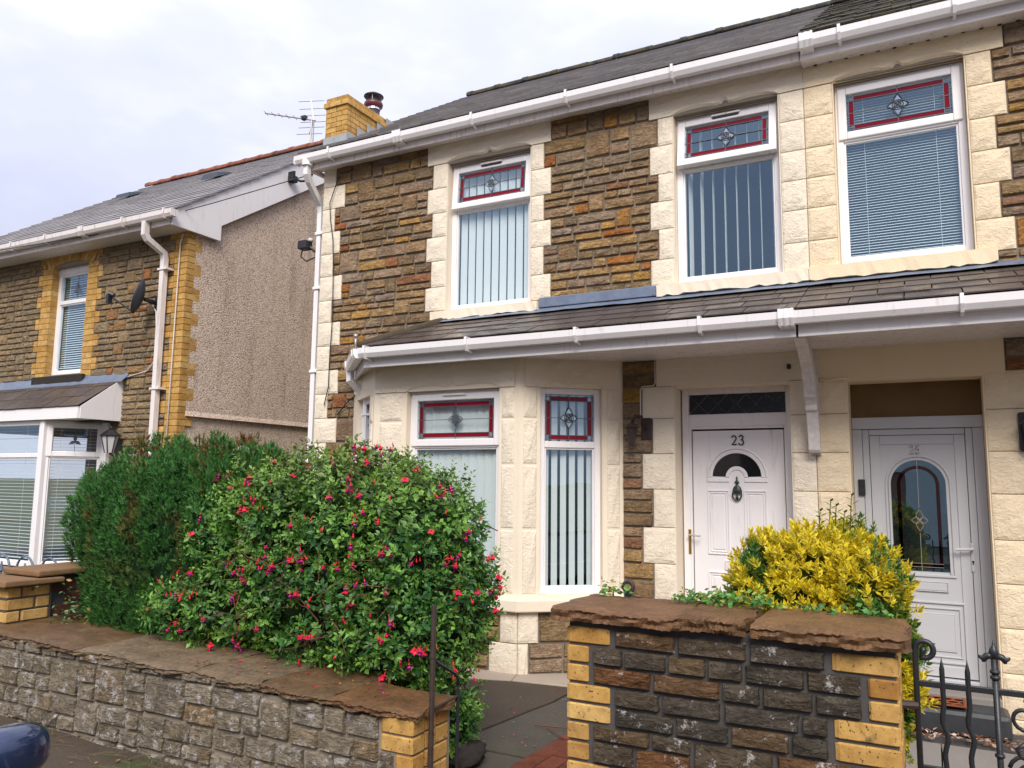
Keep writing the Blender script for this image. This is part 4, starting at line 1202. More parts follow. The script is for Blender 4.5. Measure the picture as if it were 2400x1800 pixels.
mb = MB(); mb.box(-0.24, 0.095, YF - 0.004, YF + 0.008, 0.885, 0.945); ringmould(mb, -0.25, 0.105, 0.875, 0.955, YF - 0.004, 0.008, 0.014); mb.build('letter_plate', MAT['upvc_shade'], door5, bevel=0.003)
mb = MB(); mb.box(-0.515, -0.463, YE + 0.004, YE + 0.026, 1.62, 1.755); bell = mb.build('door_bell', MAT['plastic'], door5, bevel=0.006)
mb = MB(); mb.tube([FAC.P(-0.489 + 0.012 * math.cos(t_), YE + 0.027, 1.668 + 0.012 * math.sin(t_)) for t_ in np.linspace(0, 2 * math.pi, 14)], 0.0018, 5); mb.build('bell_button', MAT['dish'], door5)
mb = MB(); mb.box(-0.55, 0.405, -0.25, 0.05, -0.06, 0.165); mb.build('door_threshold', MAT['flags'], h25, bevel=0.012)
mb = MB(); mb.grid(lambda u, v: (-0.66 + 1.08 * u, -0.30 - 0.03 * math.cos(v * 5) + 0.0 * u, -0.02), 1, 1)
mb = MB(); mb.box(-0.64, 0.44, 0.02, 0.30, -0.07, 0.115); mb.build('door_step', MAT['step'], h25, bevel=0.035)
room(h25, FAC, -0.78, 0.8, -0.05, 2.7, -0.31, 1.2)

# ---------------- main roof
SL = 0.645
YR, ZR = 3.42, 5.50 + 0.645 * 3.72
def rz(y): return 5.50 + SL * (y + 0.30)
def roof_deck(parent, x0, x1, name='roof'):
    mb = MB()
    mb.prismx([(-0.27, rz(-0.27) - 0.02), (YR, ZR - 0.02), (2 * YR + 0.27, rz(-0.27) - 0.02), (2 * YR + 0.27, rz(-0.27) - 0.10), (YR, ZR - 0.10), (-0.27, rz(-0.27) - 0.10)], x0, x1)
    return mb.build(name, MAT['lintel_d'], parent)
roof23 = roof_deck(h23, -6.38, PX); roof25 = roof_deck(h25, PX, 4.2)
def slate_mesh(w, L, th, mat, name):
    return MB().bar(0.0045, w - 0.0045, 0, L, 0, th).mesh(name, mat)
def slate_run(parent, x0, x1, y0, zf, slope, rows, expo, w, L, th, mat, name, nobj, tiltx=1.6, seed=3, xl=None, jit=0.004):
    """courses of slates; the nobj lowest ones are objects, the rest one part"""
    rr = random.Random(seed)
    me = slate_mesh(w, L, th, mat, name)
    ca, sa = math.cos(slope), math.sin(slope)
    rest = MB(); cnt = 0
    for k_ in range(rows):
        y = y0 + k_ * expo * ca
        z = zf(y)
        xs = (xl(y) if xl else x0) - (w / 2 if k_ % 2 else 0)
        x = xs
        while x < x1 - 0.02:
            a = max(x, xl(y) if xl else x0); b = min(x + w, x1)
            if b - a > 0.03:
                t = slope - R(tiltx) + R(rr.uniform(-0.12, 0.12))
                o_ = (a, y + rr.uniform(-jit, jit), z + 0.012 + rr.uniform(0, 0.003))
                if cnt < nobj:
                    inst('slate', me, parent, o_, 0, ((b - a) / w, 1, 1), rot=(t, R(rr.uniform(-.25, .25)), 0))
                else:
                    c2, s2 = math.cos(t), math.sin(t)
                    vs = []
                    for zz in (0, th):
                        for xx, yy in ((0.004, 0), (b - a - 0.004, 0), (b - a - 0.004, L), (0.004, L)):
                            vs.append((o_[0] + xx, o_[1] + yy * c2 - zz * s2, o_[2] + yy * s2 + zz * c2))
                    rest.add(vs, [(3, 2, 1, 0), (4, 5, 6, 7), (0, 1, 5, 4), (1, 2, 6, 5), (2, 3, 7, 6), (3, 0, 4, 7)])
                cnt += 1
            x += w
    if rest.v:
        tag(rest.build('slates', mat, parent), kind='stuff')
    return cnt
TH = math.atan(SL)
slate_run(roof23, -6.40, PX, -0.31, rz, TH, 19, 0.235, 0.29, 0.36, 0.018, MAT['slate'], 'roof_slate', 300, tiltx=3.0, jit=0.002)
slate_run(roof25, PX, 4.2, -0.31, rz, TH, 19, 0.235, 0.29, 0.36, 0.018, MAT['slate_m'], 'roof_slate_moss', 0, jit=0.02)
def ridge(parent, x0, x1, y, z, mat, L=0.46, r=0.075, nm='ridge_tile', lip=True):
    n = int((x1 - x0) / L)
    pts = [(r * 1.5 * math.cos(R(a)), r * math.sin(R(a)) - 0.02) for a in range(-10, 191, 20)]
    pts += [(p * 0.82, q - 0.012) for p, q in pts[::-1]]
    for i in range(n):
        a = x0 + i * (x1 - x0) / n; b = x0 + (i + 1) * (x1 - x0) / n
        mb = MB(); dz = rnd.uniform(-.006, .006)
        mb.prismx([(y + p, z + q + dz) for p, q in pts], a + 0.004, b - 0.004)
        if lip: mb.prismx([(y + p * 1.12, z + q * 1.12 + dz) for p, q in pts], a, a + 0.09)
        mb.build(nm, mat, parent, smooth=False)
ridge(roof23, -6.30, PX, YR, ZR + 0.02, MAT['slate_m'])
ridge(roof25, PX, 4.2, YR, ZR + 0.02, MAT['slate_m'])
# verge cement
mb = MB(); mb.tube([(-6.39, -0.28, rz(-0.28) - 0.035), (-6.39, YR, ZR - 0.035)], 0.028, 6); mb.build('verge_mortar', MAT['mortar_l'], roof23)

# ---------------- eaves of 23 and 25
for hs, x0, x1, rt_ in ((h23, -6.42, PX - 0.004, 0), (h25, PX + 0.004, 4.2, 1)):
    mb = MB(); mb.bar(x0, x1, -0.195, -0.172, 5.335, 5.505); mb.build('fascia_board', MAT['upvc_o'] if not rt_ else MAT['upvc'], hs, bevel=0.004)
    mb = MB(); mb.bar(x0, x1, -0.171, -0.012, 5.345 if rt_ else 5.375, 5.362 if rt_ else 5.392); so = mb.build('soffit_board', MAT['upvc_o'], hs)
    if rt_:
        for q in range(14):
            x = -0.70 + q * 0.125; mb = MB(); mb.bar(x - 0.014, x + 0.014, -0.045, -0.025, 5.340, 5.3445); mb.build('soffit_vent', MAT['plastic'], so)
g23 = gutter(h23, -6.46, PX, -0.196, 5.492, MAT['upvc'], [-5.94, -4.03, -2.96, -1.9], [-4.98], (True, False))
g25 = gutter(h25, PX, 4.2, -0.196, 5.492, MAT['upvc'], [-0.48, 0.36, 1.3], [-0.74], (False, True))
# corner downpipe of 23 (runs down the gable just behind the quoins)
mb = MB()
mb.tube([(-6.30, -0.25, 5.42), (-6.30, -0.25, 5.27), (-6.31, -0.20, 5.20), (-6.34, 0.05, 4.99), (-6.345, 0.07, 4.90)], 0.045, 4, R(45))
mb.lathe([(0.062, 0), (0.062, 0.07), (0.05, 0.09)], (-6.30, -0.25, 5.37), 12)
dp = mb.build('downpipe', MAT['upvc'], h23)
mb = MB(); mb.tube([(-6.345, 0.07, 4.93), (-6.345, 0.07, -0.05)], 0.045, 4, R(45)); mb.build('pipe_length', MAT['upvc'], dp)
for z in (4.62, 3.95, 2.95, 1.9):
    mb = MB(); mb.bar(-6.39, -6.255, 0.022, 0.118, z, z + 0.035); mb.build('pipe_clip', MAT['upvc'], dp, bevel=0.004)
mb = MB()
mb.tube([(-6.33, -0.15, 5.36), (-6.30, 0.35, 5.36)], 0.03, 4, R(45)); mb.build('soffit_end', MAT['upvc_o'], h23)

# ---------------- chimney on the left verge
CX0, CX1, CY0, CY1 = -6.32, -5.985, 0.05, 1.35
mb = MB(); mb.bar(CX0 + .008, CX1 - .008, CY0 + .008, CY1, 5.45, 6.335)
chim = mb.build('chimney', MAT['mortar_k'], h23)
BM = MB().bar(0, 1, 0, 1, 0, 1).mesh('chimney_brick', MAT['brick'])
ph = 0.0645
def brickb(parent, x0, x1, y0, y1, z0, z1, g=0.007, me=BM, nm='brick'):
    if x1 - x0 < 0.02 or y1 - y0 < 0.02: return
    inst(nm, me, parent, (x0 + g / 2, y0 + g / 2, z0 + g / 2), 0, (x1 - x0 - g, y1 - y0 - g, z1 - z0 - g))
for r_ in range(12):
    z0 = 5.565 + r_ * ph; z1 = z0 + ph
    ov = 0.022 if r_ == 10 else 0.0
    x0, x1, y0 = CX0 - ov, CX1 + ov, CY0 - ov
    bw = (x1 - x0) / 2
    if r_ % 2:
        fr_s = [x0, x0 + bw, x1]; ys = y0 + 0.078
    else:
        fr_s = [x0, x0 + bw / 2, x0 + 1.5 * bw, x1 - 0.0]; ys = y0 + 0.078
    for a, b in zip(fr_s[:-1], fr_s[1:]): brickb(chim, a, b, y0, y0 + 0.078, z0, z1)
    y = ys + (0 if r_ % 2 else 0.085)
    if not r_ % 2: brickb(chim, x1 - 0.078, x1, ys, ys + 0.085, z0, z1)
    while y < CY1:
        brickb(chim, x1 - 0.078, x1, y, min(y + 0.162, CY1), z0, z1); y += 0.162
    y = ys
    while y < CY1:
        brickb(chim, x0, x0 + 0.078, y, min(y + 0.162, CY1), z0, z1); y += 0.162
mb = MB(); mb.add([(CX0 - .012, CY0 - .012, 5.70), (CX1 + .012, CY0 - .012, 5.70), (CX1 + .012, CY0 - .012, 5.83), (CX0 - .012, CY0 - .012, 5.83), (CX0 - .012, CY0 - .16, rz(CY0 - .16) + .03), (CX1 + .012, CY0 - .16, rz(CY0 - .16) + .03)], [(0, 1, 2, 3), (4, 5, 1, 0)])
mb.build('lead_apron', MAT['lead_g'], chim)
for i in range(5):
    y = CY0 - .01 + i * 0.19; mb = MB()
    mb.add([(CX1 + .011 + .002 * (i % 2), y, rz(y) + .0), (CX1 + .011 + .002 * (i % 2), y + 0.2, rz(y + .2) + .0), (CX1 + .011 + .002 * (i % 2), y + 0.2, rz(y) + .14), (CX1 + .011 + .002 * (i % 2), y, rz(y) + .14)], [(0, 1, 2, 3)])
    mb.build('step_flashing', MAT['lead_g'], chim)
cc = (-6.17, 0.78, 6.33)
mb = MB(); mb.lathe([(0.085, 0), (0.082, 0.15)], cc, 16); pot = mb.build('flue_pot', MAT['cowl_k'], chim, smooth=True)
mb = MB(); mb.lathe([(0.09, 0.15), (0.09, 0.175)], cc, 16); mb.build('pot_band', MAT['chrome'], chim)
mb = MB(); mb.lathe([(0.075, 0.16), (0.118, 0.20), (0.124, 0.235), (0.115, 0.255), (0.075, 0.265)], cc, 20); mb.build('cowl_ring', MAT['cowl'], chim, smooth=True)
mb = MB(); mb.lathe([(0.070, 0.255), (0.070, 0.345)], cc, 16); mb.build('cowl_mesh', MAT['cowl_k'], chim)
mb = MB(); mb.lathe([(0.128, 0.335), (0.128, 0.345), (0.06, 0.385), (0.01, 0.395)], cc, 20); mb.build('cowl_cap', MAT['cowl_k'], chim, smooth=True)
mb = MB()
for a in range(4): mb.tube([(cc[0] + .10 * math.cos(a * 1.57 + .5), cc[1] + .10 * math.sin(a * 1.57 + .5), cc[2] + 0.25), (cc[0] + .10 * math.cos(a * 1.57 + .5), cc[1] + .10 * math.sin(a * 1.57 + .5), cc[2] + 0.34)], 0.005, 5)
mb.build('cowl_stay', MAT['alu'], chim)

# ---------------- porch canopy over bay and doors
PSL = 0.41
def prz(y): return 2.992 + PSL * (y + 0.95)
def hipx(y): return -4.84 + (y + 0.95) / 0.95 * 0.38
PT = math.atan(PSL)
mb = MB()
mb.prismx([(-0.93, prz(-.93) - .012), (0.0, prz(0) - .012), (0.0, prz(0) - .05), (-0.93, prz(-.93) - .05)], -4.46, PX)
mb.add([(-4.84, -.95, prz(-.95) - .012), (-4.46, -.93, prz(-.93) - .012), (-4.46, 0, prz(0) - .012)], [(0, 1, 2)])
mb.add([(-4.84, -.95, prz(-.95) - .012), (-4.46, 0.0, prz(0) - .012), (-5.72, 0.0, 2.99), (-5.66, -.08, 2.98)], [(0, 1, 2, 3)])
can23 = mb.build('porch_canopy', MAT['slate_m'], h23)
mb = MB(); mb.prismx([(-0.93, prz(-.93) - .012), (0.0, prz(0) - .012), (0.0, prz(0) - .05), (-0.93, prz(-.93) - .05)], PX, 3.6)
can25 = mb.build('porch_canopy', MAT['slate_m'], h25)
slate_run(can23, -4.84, PX, -0.975, prz, PT, 4, 0.250, 0.305, 0.36, 0.010, MAT['slate_p'], 'porch_slate', 300, tiltx=1.8, seed=5, xl=hipx)
slate_run(can25, PX + 0.002, 3.6, -0.975, prz, PT, 4, 0.250, 0.36, 0.36, 0.010, MAT['slate_p'], 'porch_slate_b', 300, tiltx=1.8, seed=6)
mb = MB(); N = 14
rr = random.Random(9)
mb.tube([(hipx(-.97 + .97 * i / N) - 0.015 + rr.uniform(-.008, .008), -.97 + .97 * i / N, prz(-.97 + .97 * i / N) + 0.022 + rr.uniform(-.008, .008)) for i in range(N + 1)], [0.03 + 0.018 * min(1, i / 3) + rr.uniform(-.005, .006) for i in range(N + 1)], 8)
mb.build('hip_cement', MAT['verge'], can23, smooth=True)
mb = MB(); mb.tube([(-4.90, -0.965, 2.98), (-4.915, -0.955, 3.06), (-4.92, -0.945, 3.09)], 0.014, 6); mb.lathe([(0.004, -.025), (0.022, -.012), (0.025, 0), (0.018, .018), (0.004, .024)], (-4.922, -0.945, 3.11), 10); mb.build('hip_iron', MAT['alu'], can23, smooth=True)
def lead_strip(parent, x0, x1, ztop, seed, nm='lead_flashing', dpt=0.13):
    rr = random.Random(seed); n = 30; mb = MB(); vs = []
    for i in range(n + 1):
        x = x0 + (x1 - x0) * i / n
        vs += [(x, -0.004, ztop + rr.uniform(-.004, .004)), (x, -0.035 - rr.uniform(0, .008), prz(-.03) + 0.05), (x, -dpt - rr.uniform(0, .02), prz(-dpt) + 0.034 + rr.uniform(0, .006))]
    mb.add(vs, [(i * 3 + q, i * 3 + q + 1, i * 3 + 4 + q, i * 3 + 3 + q) for i in range(n) for q in range(2)])
    return mb.build(nm, MAT['lead'], parent, smooth=True)
lead_strip(can23, -4.50, PX, prz(0) + 0.065, 3); lead_strip(can25, PX, 3.6, prz(0) + 0.065, 4)
mb = MB(); mb.box(-3.36, -2.145, 0.03, 0.044, prz(0) + 0.05, 3.532); mb.build('lead_sheet', MAT['lead'], can23, bevel=0.006)
mb = MB(); mb.box(-4.66, -4.62, 0.03, 0.044, 3.40, 3.50); mb.build('lead_tab', MAT['lead'], can23)
# soffit boards, fascia and gutter of the canopy
for hs, can, x0, x1 in ((h23, can23, -4.84, PX - 0.008), (h25, can25, PX + 0.008, 3.6)):
    for i in range(8):
        mb = MB(); mb.bar(x0, x1, -0.885 + i * 0.11 + 0.006, -0.885 + (i + 1) * 0.11 - 0.001 if i < 7 else -0.012, 2.832, 2.846); mb.build('soffit_board', MAT['upvc_o'], can)
    mb = MB(); mb.bar(x0, x1, -0.884, -0.012, 2.848, 2.856); mb.build('soffit_backing', MAT['upvc_o'], can)
    mb = MB(); mb.bar(x0, x1, -0.908, -0.887, 2.795, 2.965); mb.bar(x0, x1, -0.914, -0.9085, 2.795, 2.812); mb.build('fascia_board', MAT['upvc'], can, bevel=0.004)
mb = MB(); mb.add([(-4.85, -.885, 2.836), (-4.85, -0.012, 2.836), (-5.70, -0.012, 2.836)], [(0, 1, 2)]); mb.build('soffit_corner', MAT['upvc_o'], can23)
ra = Fr((-4.835, -0.908, 0), math.atan2(-0.86, 0.83))          # left return
# return frame runs from the wall to the front corner
RF = Fr((-5.62, -0.09, 0), math.atan2(-0.82, 0.785)); RL = math.hypot(0.82, 0.785)
mb = MB(); mb.box(0, RL, -0.02, 0.0, 2.795, 2.965, RF); mb.build('fascia_board', MAT['peel'], can23)
gutter(h23, -4.83, PX, -0.915, 2.968, MAT['upvc'], [-3.61, -2.55, -1.51, -4.75], [-0.87], (False, False), 'gutter')
gutter(h25, PX, 3.6, -0.915, 2.968, MAT['upvc'], [0.26, 1.25], [], (False, True), 'gutter')
out = [(0, 0), (0.0, -0.075), (0.025, -0.088), (0.085, -0.088), (0.108, -0.05), (0.112, 0.004)]
mb = MB(); mb.prism([(a, b + 2.968) for a, b in out], lambda d, z, s: RF.P(s, d + 0.006, z), 0.16, RL + 0.04)
mb.prism([(a * 1.08, b * 1.06 + 2.972) for a, b in out], lambda d, z, s: RF.P(s, d + 0.006, z), RL - 0.10, RL - 0.06)
mb.prism([(a * 1.1, b * 1.1 + 2.974) for a, b in out], lambda d, z, s: RF.P(s, d + 0.006, z), 0.14, 0.30)
mb.build('gutter_return', MAT['upvc'], can23)
q0 = RF.P(0.22, 0.06, 2.88)
mb = MB(); mb.tube([q0, q0 + Vector((0, 0, -0.10)), q0 + Vector((0.06, 0.10, -0.20)), Vector((-5.385, -0.15, 2.60)), Vector((-5.385, -0.15, 0.0))], 0.045, 4, R(45)); dpb = mb.build('downpipe', MAT['upvc'], h23)
for z in (2.40, 1.5): 
    mb = MB(); mb.bar(-5.43, -5.31, -0.19, -0.02, z, z + 0.022); mb.build('pipe_clip', MAT['upvc'], dpb)
# timber bracket on the party line
prof = [(-0.04, 1.965), (-0.115, 1.965), (-0.135, 1.99), (-0.16, 2.12), (-0.215, 2.30), (-0.245, 2.305), (-0.245, 2.335), (-0.235, 2.345), (-0.265, 2.40), (-0.30, 2.405), (-0.30, 2.43), (-0.36, 2.55), (-0.48, 2.67), (-0.66, 2.765), (-0.82, 2.80), (-0.82, 2.83),
        (-0.60, 2.83), (-0.40, 2.76), (-0.27, 2.62), (-0.17, 2.45), (-0.11, 2.28), (-0.07, 2.12)]
mb = MB(); mb.prismx(prof, PX - 0.045, PX + 0.045); br = mb.build('porch_bracket', MAT['peel'], h23, bevel=0.006)
mb = MB(); mb.bar(PX - 0.04, PX + 0.04, -0.04, 0.0, 1.95, 2.83); mb.build('bracket_backplate', MAT['peel'], br)
mb = MB(); mb.bar(PX - 0.008, PX + 0.008, -0.90, -0.85, 2.80, 2.95); mb.build('fascia_gap', MAT['rubber'], can23)

# wall lamps, cable, hook
def half_lantern(loc, label, mat):
    x, y, z = loc
    t = thing('wall_lantern', label, 'lamp', (x, 0, z))
    mb = MB(); mb.box(x + 0.05, x + 0.15, 0.0, 0.03, z - 0.05, z + 0.16); mb.build('back_plate', MAT[mat], t, bevel=0.02)
    mb = MB(); mb.tube([(x + 0.10, -0.03, z + 0.05), (x + 0.08, -0.09, z + 0.17), (x + 0.03, -0.13, z + 0.17), (x, -0.13, z + 0.11)], 0.012, 8); mb.build('arm', MAT[mat], t, smooth=True)
    mb = MB(); mb.lathe([(0.03, -0.10), (0.055, 0.06), (0.075, 0.065), (0.02, 0.11)], (x, -0.13, z), 6); mb.build('lantern_body', MAT[mat], t)
    return t
half_lantern((-2.37, 0, 2.14), 'dark iron wall lantern on the stone strip beside door 23', 'ironr')
t = thing('wall_lantern', 'black wall lamp on buff quoins beside door 25', 'lamp', (0.66, 0, 2.1))
mb = MB(); mb.box(0.615, 0.735, 0.02, 0.06, 1.97, 2.26); mb.build('back_plate', MAT['plastic'], t, bevel=0.015)
mb = MB(); mb.lathe([(0.03, -0.1), (0.06, 0.06), (0.08, 0.07), (0.02, 0.13)], (0.69, -0.13, 2.1), 6); mb.build('lantern_body', MAT['plastic'], t)
mb = MB(); mb.tube([(0.67, -0.05, 2.18), (0.68, -0.12, 2.25)], 0.012, 6); mb.build('arm', MAT['plastic'], t)
def cable(name, pts, r, mat, label, cat='cable', group=None):
    mb = MB(); mb.tube(pts, r, 6); o = mb.build(name, MAT[mat], smooth=True); return tag(o, label, cat, group)
cable('cable', [(-6.00, -0.03, 5.27), (-6.03, -0.05, 5.15), (-6.10, -0.06, 4.95), (-6.09, -0.05, 4.75), (-6.04, -0.05, 4.5), (-6.02, -0.05, 4.2), (-6.00, -0.05, 3.6), (-6.02, -0.05, 3.0), (-6.02, -0.05, 2.76), (-6.06, -0.045, 2.62), (-6.08, -0.045, 2.55)], 0.006, 'cable', 'black cable clipped down the cream corner quoins of number 23')
cable('cable', [(-2.18, -0.022, 2.83), (-2.178, -0.024, 2.62), (-2.19, -0.024, 2.595), (-2.30, -0.024, 2.59), (-2.318, -0.03, 2.56), (-2.318, -0.03, 2.32), (-2.31, -0.03, 2.29)], 0.006, 'cable_w', 'thin pale cable running round quoins down to the wall lantern')
cable('cable', [(PX + 0.05, -0.03, 2.575), (-0.70, -0.03, 2.565), (-0.60, -0.03, 2.58), (-0.545, -0.02, 2.57)], 0.012, 'buff_s', 'buff painted cable above the quoins between the two doors')
cable('cable', [(-5.95, -0.02, 5.42), (-6.40, 0.02, 5.40), (-8.0, -0.1, 5.24), (-10.0, -0.35, 5.02), (-14.0, -0.8, 4.95)], 0.006, 'cable', 'thin black wire strung from corner of number 23 past next gable')
cable('cable', [(-5.52, -0.05, 2.72), (-5.75, -0.05, 2.56), (-5.88, -0.045, 2.43)], 0.007, 'cable', 'short black cable sloping across stonework beside bay downpipe')
t = thing('security_light', 'small black security light on arm at the gable edge of number 23', 'light', (-6.30, 0.1, 4.45))
mb = MB(); mb.tube([(-6.26, 0.10, 4.42), (-6.40, 0.06, 4.43), (-6.47, 0.03, 4.49)], 0.02, 6); mb.build('arm', MAT['plastic'], t)
mb = MB(); mb.bar(-6.58, -6.45, -0.06, 0.06, 4.45, 4.555); mb.build('housing', MAT['plastic'], t, bevel=0.01)
mb = MB(); mb.lathe([(0.03, 0), (0.035, 0.02), (0.02, 0.045), (0.005, 0.05)], (-6.45, 0.02, 4.545), 10); mb.build('lens', MAT['lampglass'], t, smooth=True)
mb = MB(); mb.tube([(-6.55, 0.0, 4.46), (-6.57, 0.0, 4.37), (-6.50, 0.02, 4.31), (-6.38, 0.06, 4.36), (-6.30, 0.09, 4.36)], 0.009, 6); mb.build('lead_wire', MAT['plastic'], t, smooth=True)
mb = MB(); mb.box(-1.02, -0.985, 0.015, 0.05, 2.68, 2.725); o = mb.build('wall_hook', MAT['plastic'], bevel=0.01); tag(o, 'small black hook fixed to the lintel beside porch bracket', 'hook')

# ================================================================ LEFT NEIGHBOUR
hl = thing('stone_house', 'olive rubble stone house with yellow brick quoins and pebble-dashed gable wall', 'house', (-11, 0, 0))
GX = -8.55
LW = (-11.44, -10.60, 3.18, 4.80)
mb = MB(); mb.holes(-14.3, GX - 0.26, -0.1, 5.12, [LW, (-13.9, -10.0, 0.3, 2.45)], -0.28, 0.0)
mb.box(GX - 0.26, GX - 0.012, -0.28, 0.0, -0.1, 5.12)
wl_ = mb.build('wall', MAT['mortar_l'], hl)
def lz(y): return 5.13 + 0.668 * (y + 0.36)
LYR = 3.76; LZR = lz(LYR)
mb = MB(); mb.prismx([(0.001, -0.1), (8.0, -0.1), (8.0, 5.0), (LYR, LZR - .14), (0.001, 5.15)], GX - 0.25, GX - 0.01)
gable = mb.build('gable_wall', MAT['dash'], hl)
mb = MB(); mb.prismx([(0.10, 2.545), (8.0, 2.545), (8.0, 5.0), (LYR, LZR - .16), (0.10, 5.1)], GX - 0.009, GX + 0.012)
mb.prism([(GX - 0.005, 2.56), (GX + 0.012, 2.58), (GX + 0.042, 2.512), (GX - 0.005, 2.505)], lambda x, z, y: (x, y, z), 0.10, 8.0)
mb.build('render_coat', MAT['dash'], gable)
BK = MB().bar(0, 1, 0, 1, 0, 1).mesh('quoin_brick', MAT['brick'])
bp = 0.0835
row = 0; z = 5.05
while z > 1.2:
    pair = (row // 2) % 2
    z0, z1 = z - bp, z
    if pair == 0:
        brickb(wl_, GX - 0.235, GX + 0.018, -0.022, 0.11, z0, z1, 0.008, BK); brickb(wl_, GX - 0.35, GX - 0.235, -0.02, 0.10, z0, z1, 0.008, BK)
    else:
        brickb(wl_, GX - 0.115, GX + 0.018, -0.022, 0.215, z0, z1, 0.008, BK); brickb(wl_, GX - 0.235, GX - 0.115, -0.02, 0.10, z0, z1, 0.008, BK)
    z -= bp; row += 1
r3 = random.Random(33)
z = 5.05; row = 0; zs_l = []
while z > 2.2:
    z0, z1 = z - 2 * bp, z
    pair = row % 2
    qx = GX - (0.35 if pair == 0 else 0.235)
    inwin = z1 > 3.15 and z0 < 4.98
    jl = (0.33 if pair == 0 else 0.225)
    if inwin or z1 > 4.9:
        jo = jl if z1 < 5.0 else 0.33
        course_fill(ST_L, wl_, FAC, z0, z1, LW[1] + jo, qx, r3, lay=0.088, lmin=0.14, lmax=0.42)
        course_fill(ST_L, wl_, FAC, z0, z1, -13.1, LW[0] - jo, r3, lay=0.088, lmin=0.14, lmax=0.42)
        for zz in (z0, z0 + bp):
            if zz > 4.72: continue
            brickb(wl_, LW[0] - 0.225, LW[0] + 0.006, -0.02, 0.12, zz, zz + bp, 0.008, BK); brickb(wl_, LW[1] - 0.006, LW[1] + 0.225, -0.02, 0.12, zz, zz + bp, 0.008, BK)
            if jl > 0.3:
                brickb(wl_, LW[0] - 0.33, LW[0] - 0.225, -0.02, 0.10, zz, zz + bp, 0.008, BK); brickb(wl_, LW[1] + 0.225, LW[1] + 0.33, -0.02, 0.10, zz, zz + bp, 0.008, BK)
    else:
        course_fill(ST_L, wl_, FAC, z0, z1, -9.95 if z1 < 2.7 else (-9.72 if z1 < 3.1 else -13.1), qx, r3, lay=0.088, lmin=0.14, lmax=0.42)
    z = z0; row += 1
for zz in (4.72, 4.72 + bp, 4.72 + 2 * bp, 4.72 + 3 * bp):
    for sg, e_ in ((-1, LW[0]), (1, LW[1])):
        x0, x1 = (e_ - 0.30, e_ - 0.17) if sg < 0 else (e_ + 0.17, e_ + 0.30)
        brickb(wl_, x0, x1, -0.02, 0.1, zz, zz + bp, 0.008, BK)
# brick arch
hw = (LW[1] - LW[0]) / 2 + 0.10; cxw = (LW[0] + LW[1]) / 2; rise = 0.11; RA = (hw * hw + rise * rise) / (2 * rise); za = 4.755
n = 14; am = math.asin(hw / RA)
for i in range(n):
    a0, a1 = -am + 2 * am * i / n, -am + 2 * am * (i + 1) / n
    g = 0.003
    pts = [(cxw + rr_ * math.sin(a_), za + rise - RA + rr_ * math.cos(a_)) for rr_, a_ in ((RA, a0 + g), (RA, a1 - g), (RA + 0.225, a1 - g), (RA + 0.225, a0 + g))]
    mb = MB(); mb.prismf(pts, -0.12, 0.02); mb.build('brick', MAT['brick'], wl_)
pts = [(cxw + RA * math.sin(-am + 2 * am * i / 12), za + rise - RA + RA * math.cos(-am + 2 * am * i / 12)) for i in range(13)]
mb = MB(); mb.prismf([(LW[0] - 0.02, 4.70)] + pts + [(LW[1] + 0.02, 4.70)], -0.13, -0.075); mb.build('arch_infill', MAT['upvc_o'], hl)
window(hl, FAC, LW[0], LW[1], LW[2], 4.74, -0.09, 4.28, sash=False, rose='tulip', vent=False, fw=0.065)
room(hl, FAC, -12.2, -9.9, 2.9, 4.95, -0.17, 2.2)
venetian(FAC, LW[0] + 0.08, LW[1] - 0.07, 3.30, 4.68, -0.17, 'white slat blind in arched upstairs window of neighbouring house', 0.034, 35, 'slat blinds of the left neighbour', w=0.035)
mb = MB(); mb.box(LW[0] - 0.22, LW[1] + 0.12, -0.08, 0.07, 3.02, 3.155); mb.build('window_sill', MAT['lintel_d'], hl, bevel=0.01)
# roof of the neighbour
mb = MB(); mb.prismx([(-0.34, lz(-.34) - .02), (LYR, LZR - .02), (2 * LYR + .3, lz(-.34) - .02), (2 * LYR + .3, lz(-.34) - .1), (LYR, LZR - .1), (-0.34, lz(-.34) - .1)], -14.45, GX + 0.058)
roofl = mb.build('roof', MAT['lintel_d'], hl)
slate_run(roofl, -14.5, GX + 0.12, -0.385, lz, math.atan(0.668), 21, 0.235, 0.30, 0.36, 0.018, MAT['slate'], 'roof_slate_n', 300, seed=8, jit=0.003, tiltx=3.0)
ridge(roofl, -14.45, GX + 0.12, LYR, LZR + 0.02, MAT['ridge_r'], L=0.40, r=0.085)
for x, y in ((-10.66, 2.2), (-13.3, 2.45)):
    mb = MB(); z = lz(y); mb.add([(x - .2, y - .14, z - .03), (x + .2, y - .14, z - .03), (x + .2, y + .22, z + .17), (x - .2, y + .22, z + .17), (x - .18, y - .12, z + .06), (x + .18, y - .12, z + .06)], [(0, 1, 5, 4), (4, 5, 2, 3), (1, 2, 5), (0, 4, 3)]); mb.build('roof_vent', MAT['dish'], roofl)
mb = MB(); mb.bar(-14.5, GX + 0.04, -0.345, -0.32, 4.955, 5.115); mb.build('fascia_board', MAT['upvc_o'], hl, bevel=0.004)
mb = MB(); mb.bar(-14.5, GX + 0.04, -0.319, -0.012, 4.965, 4.98); mb.build('soffit_board', MAT['upvc_o'], hl)
gutter(hl, -14.5, -8.36, -0.346, 5.112, MAT['upvc_o'], [-11.8, -10.98, -9.31, -8.5], [-10.18], (True, True))
mb = MB(); t = 0.03
mb.prismx([(-0.345, 4.945), (0.45, 4.945), (0.45, 5.16), (3.9, 7.43), (3.9, 7.80), (LYR, LZR - .004), (-0.345, lz(-.345) - .004)], GX + 0.06, GX + 0.09)
mb.build('barge_board', MAT['upvc'], hl, bevel=0.004)
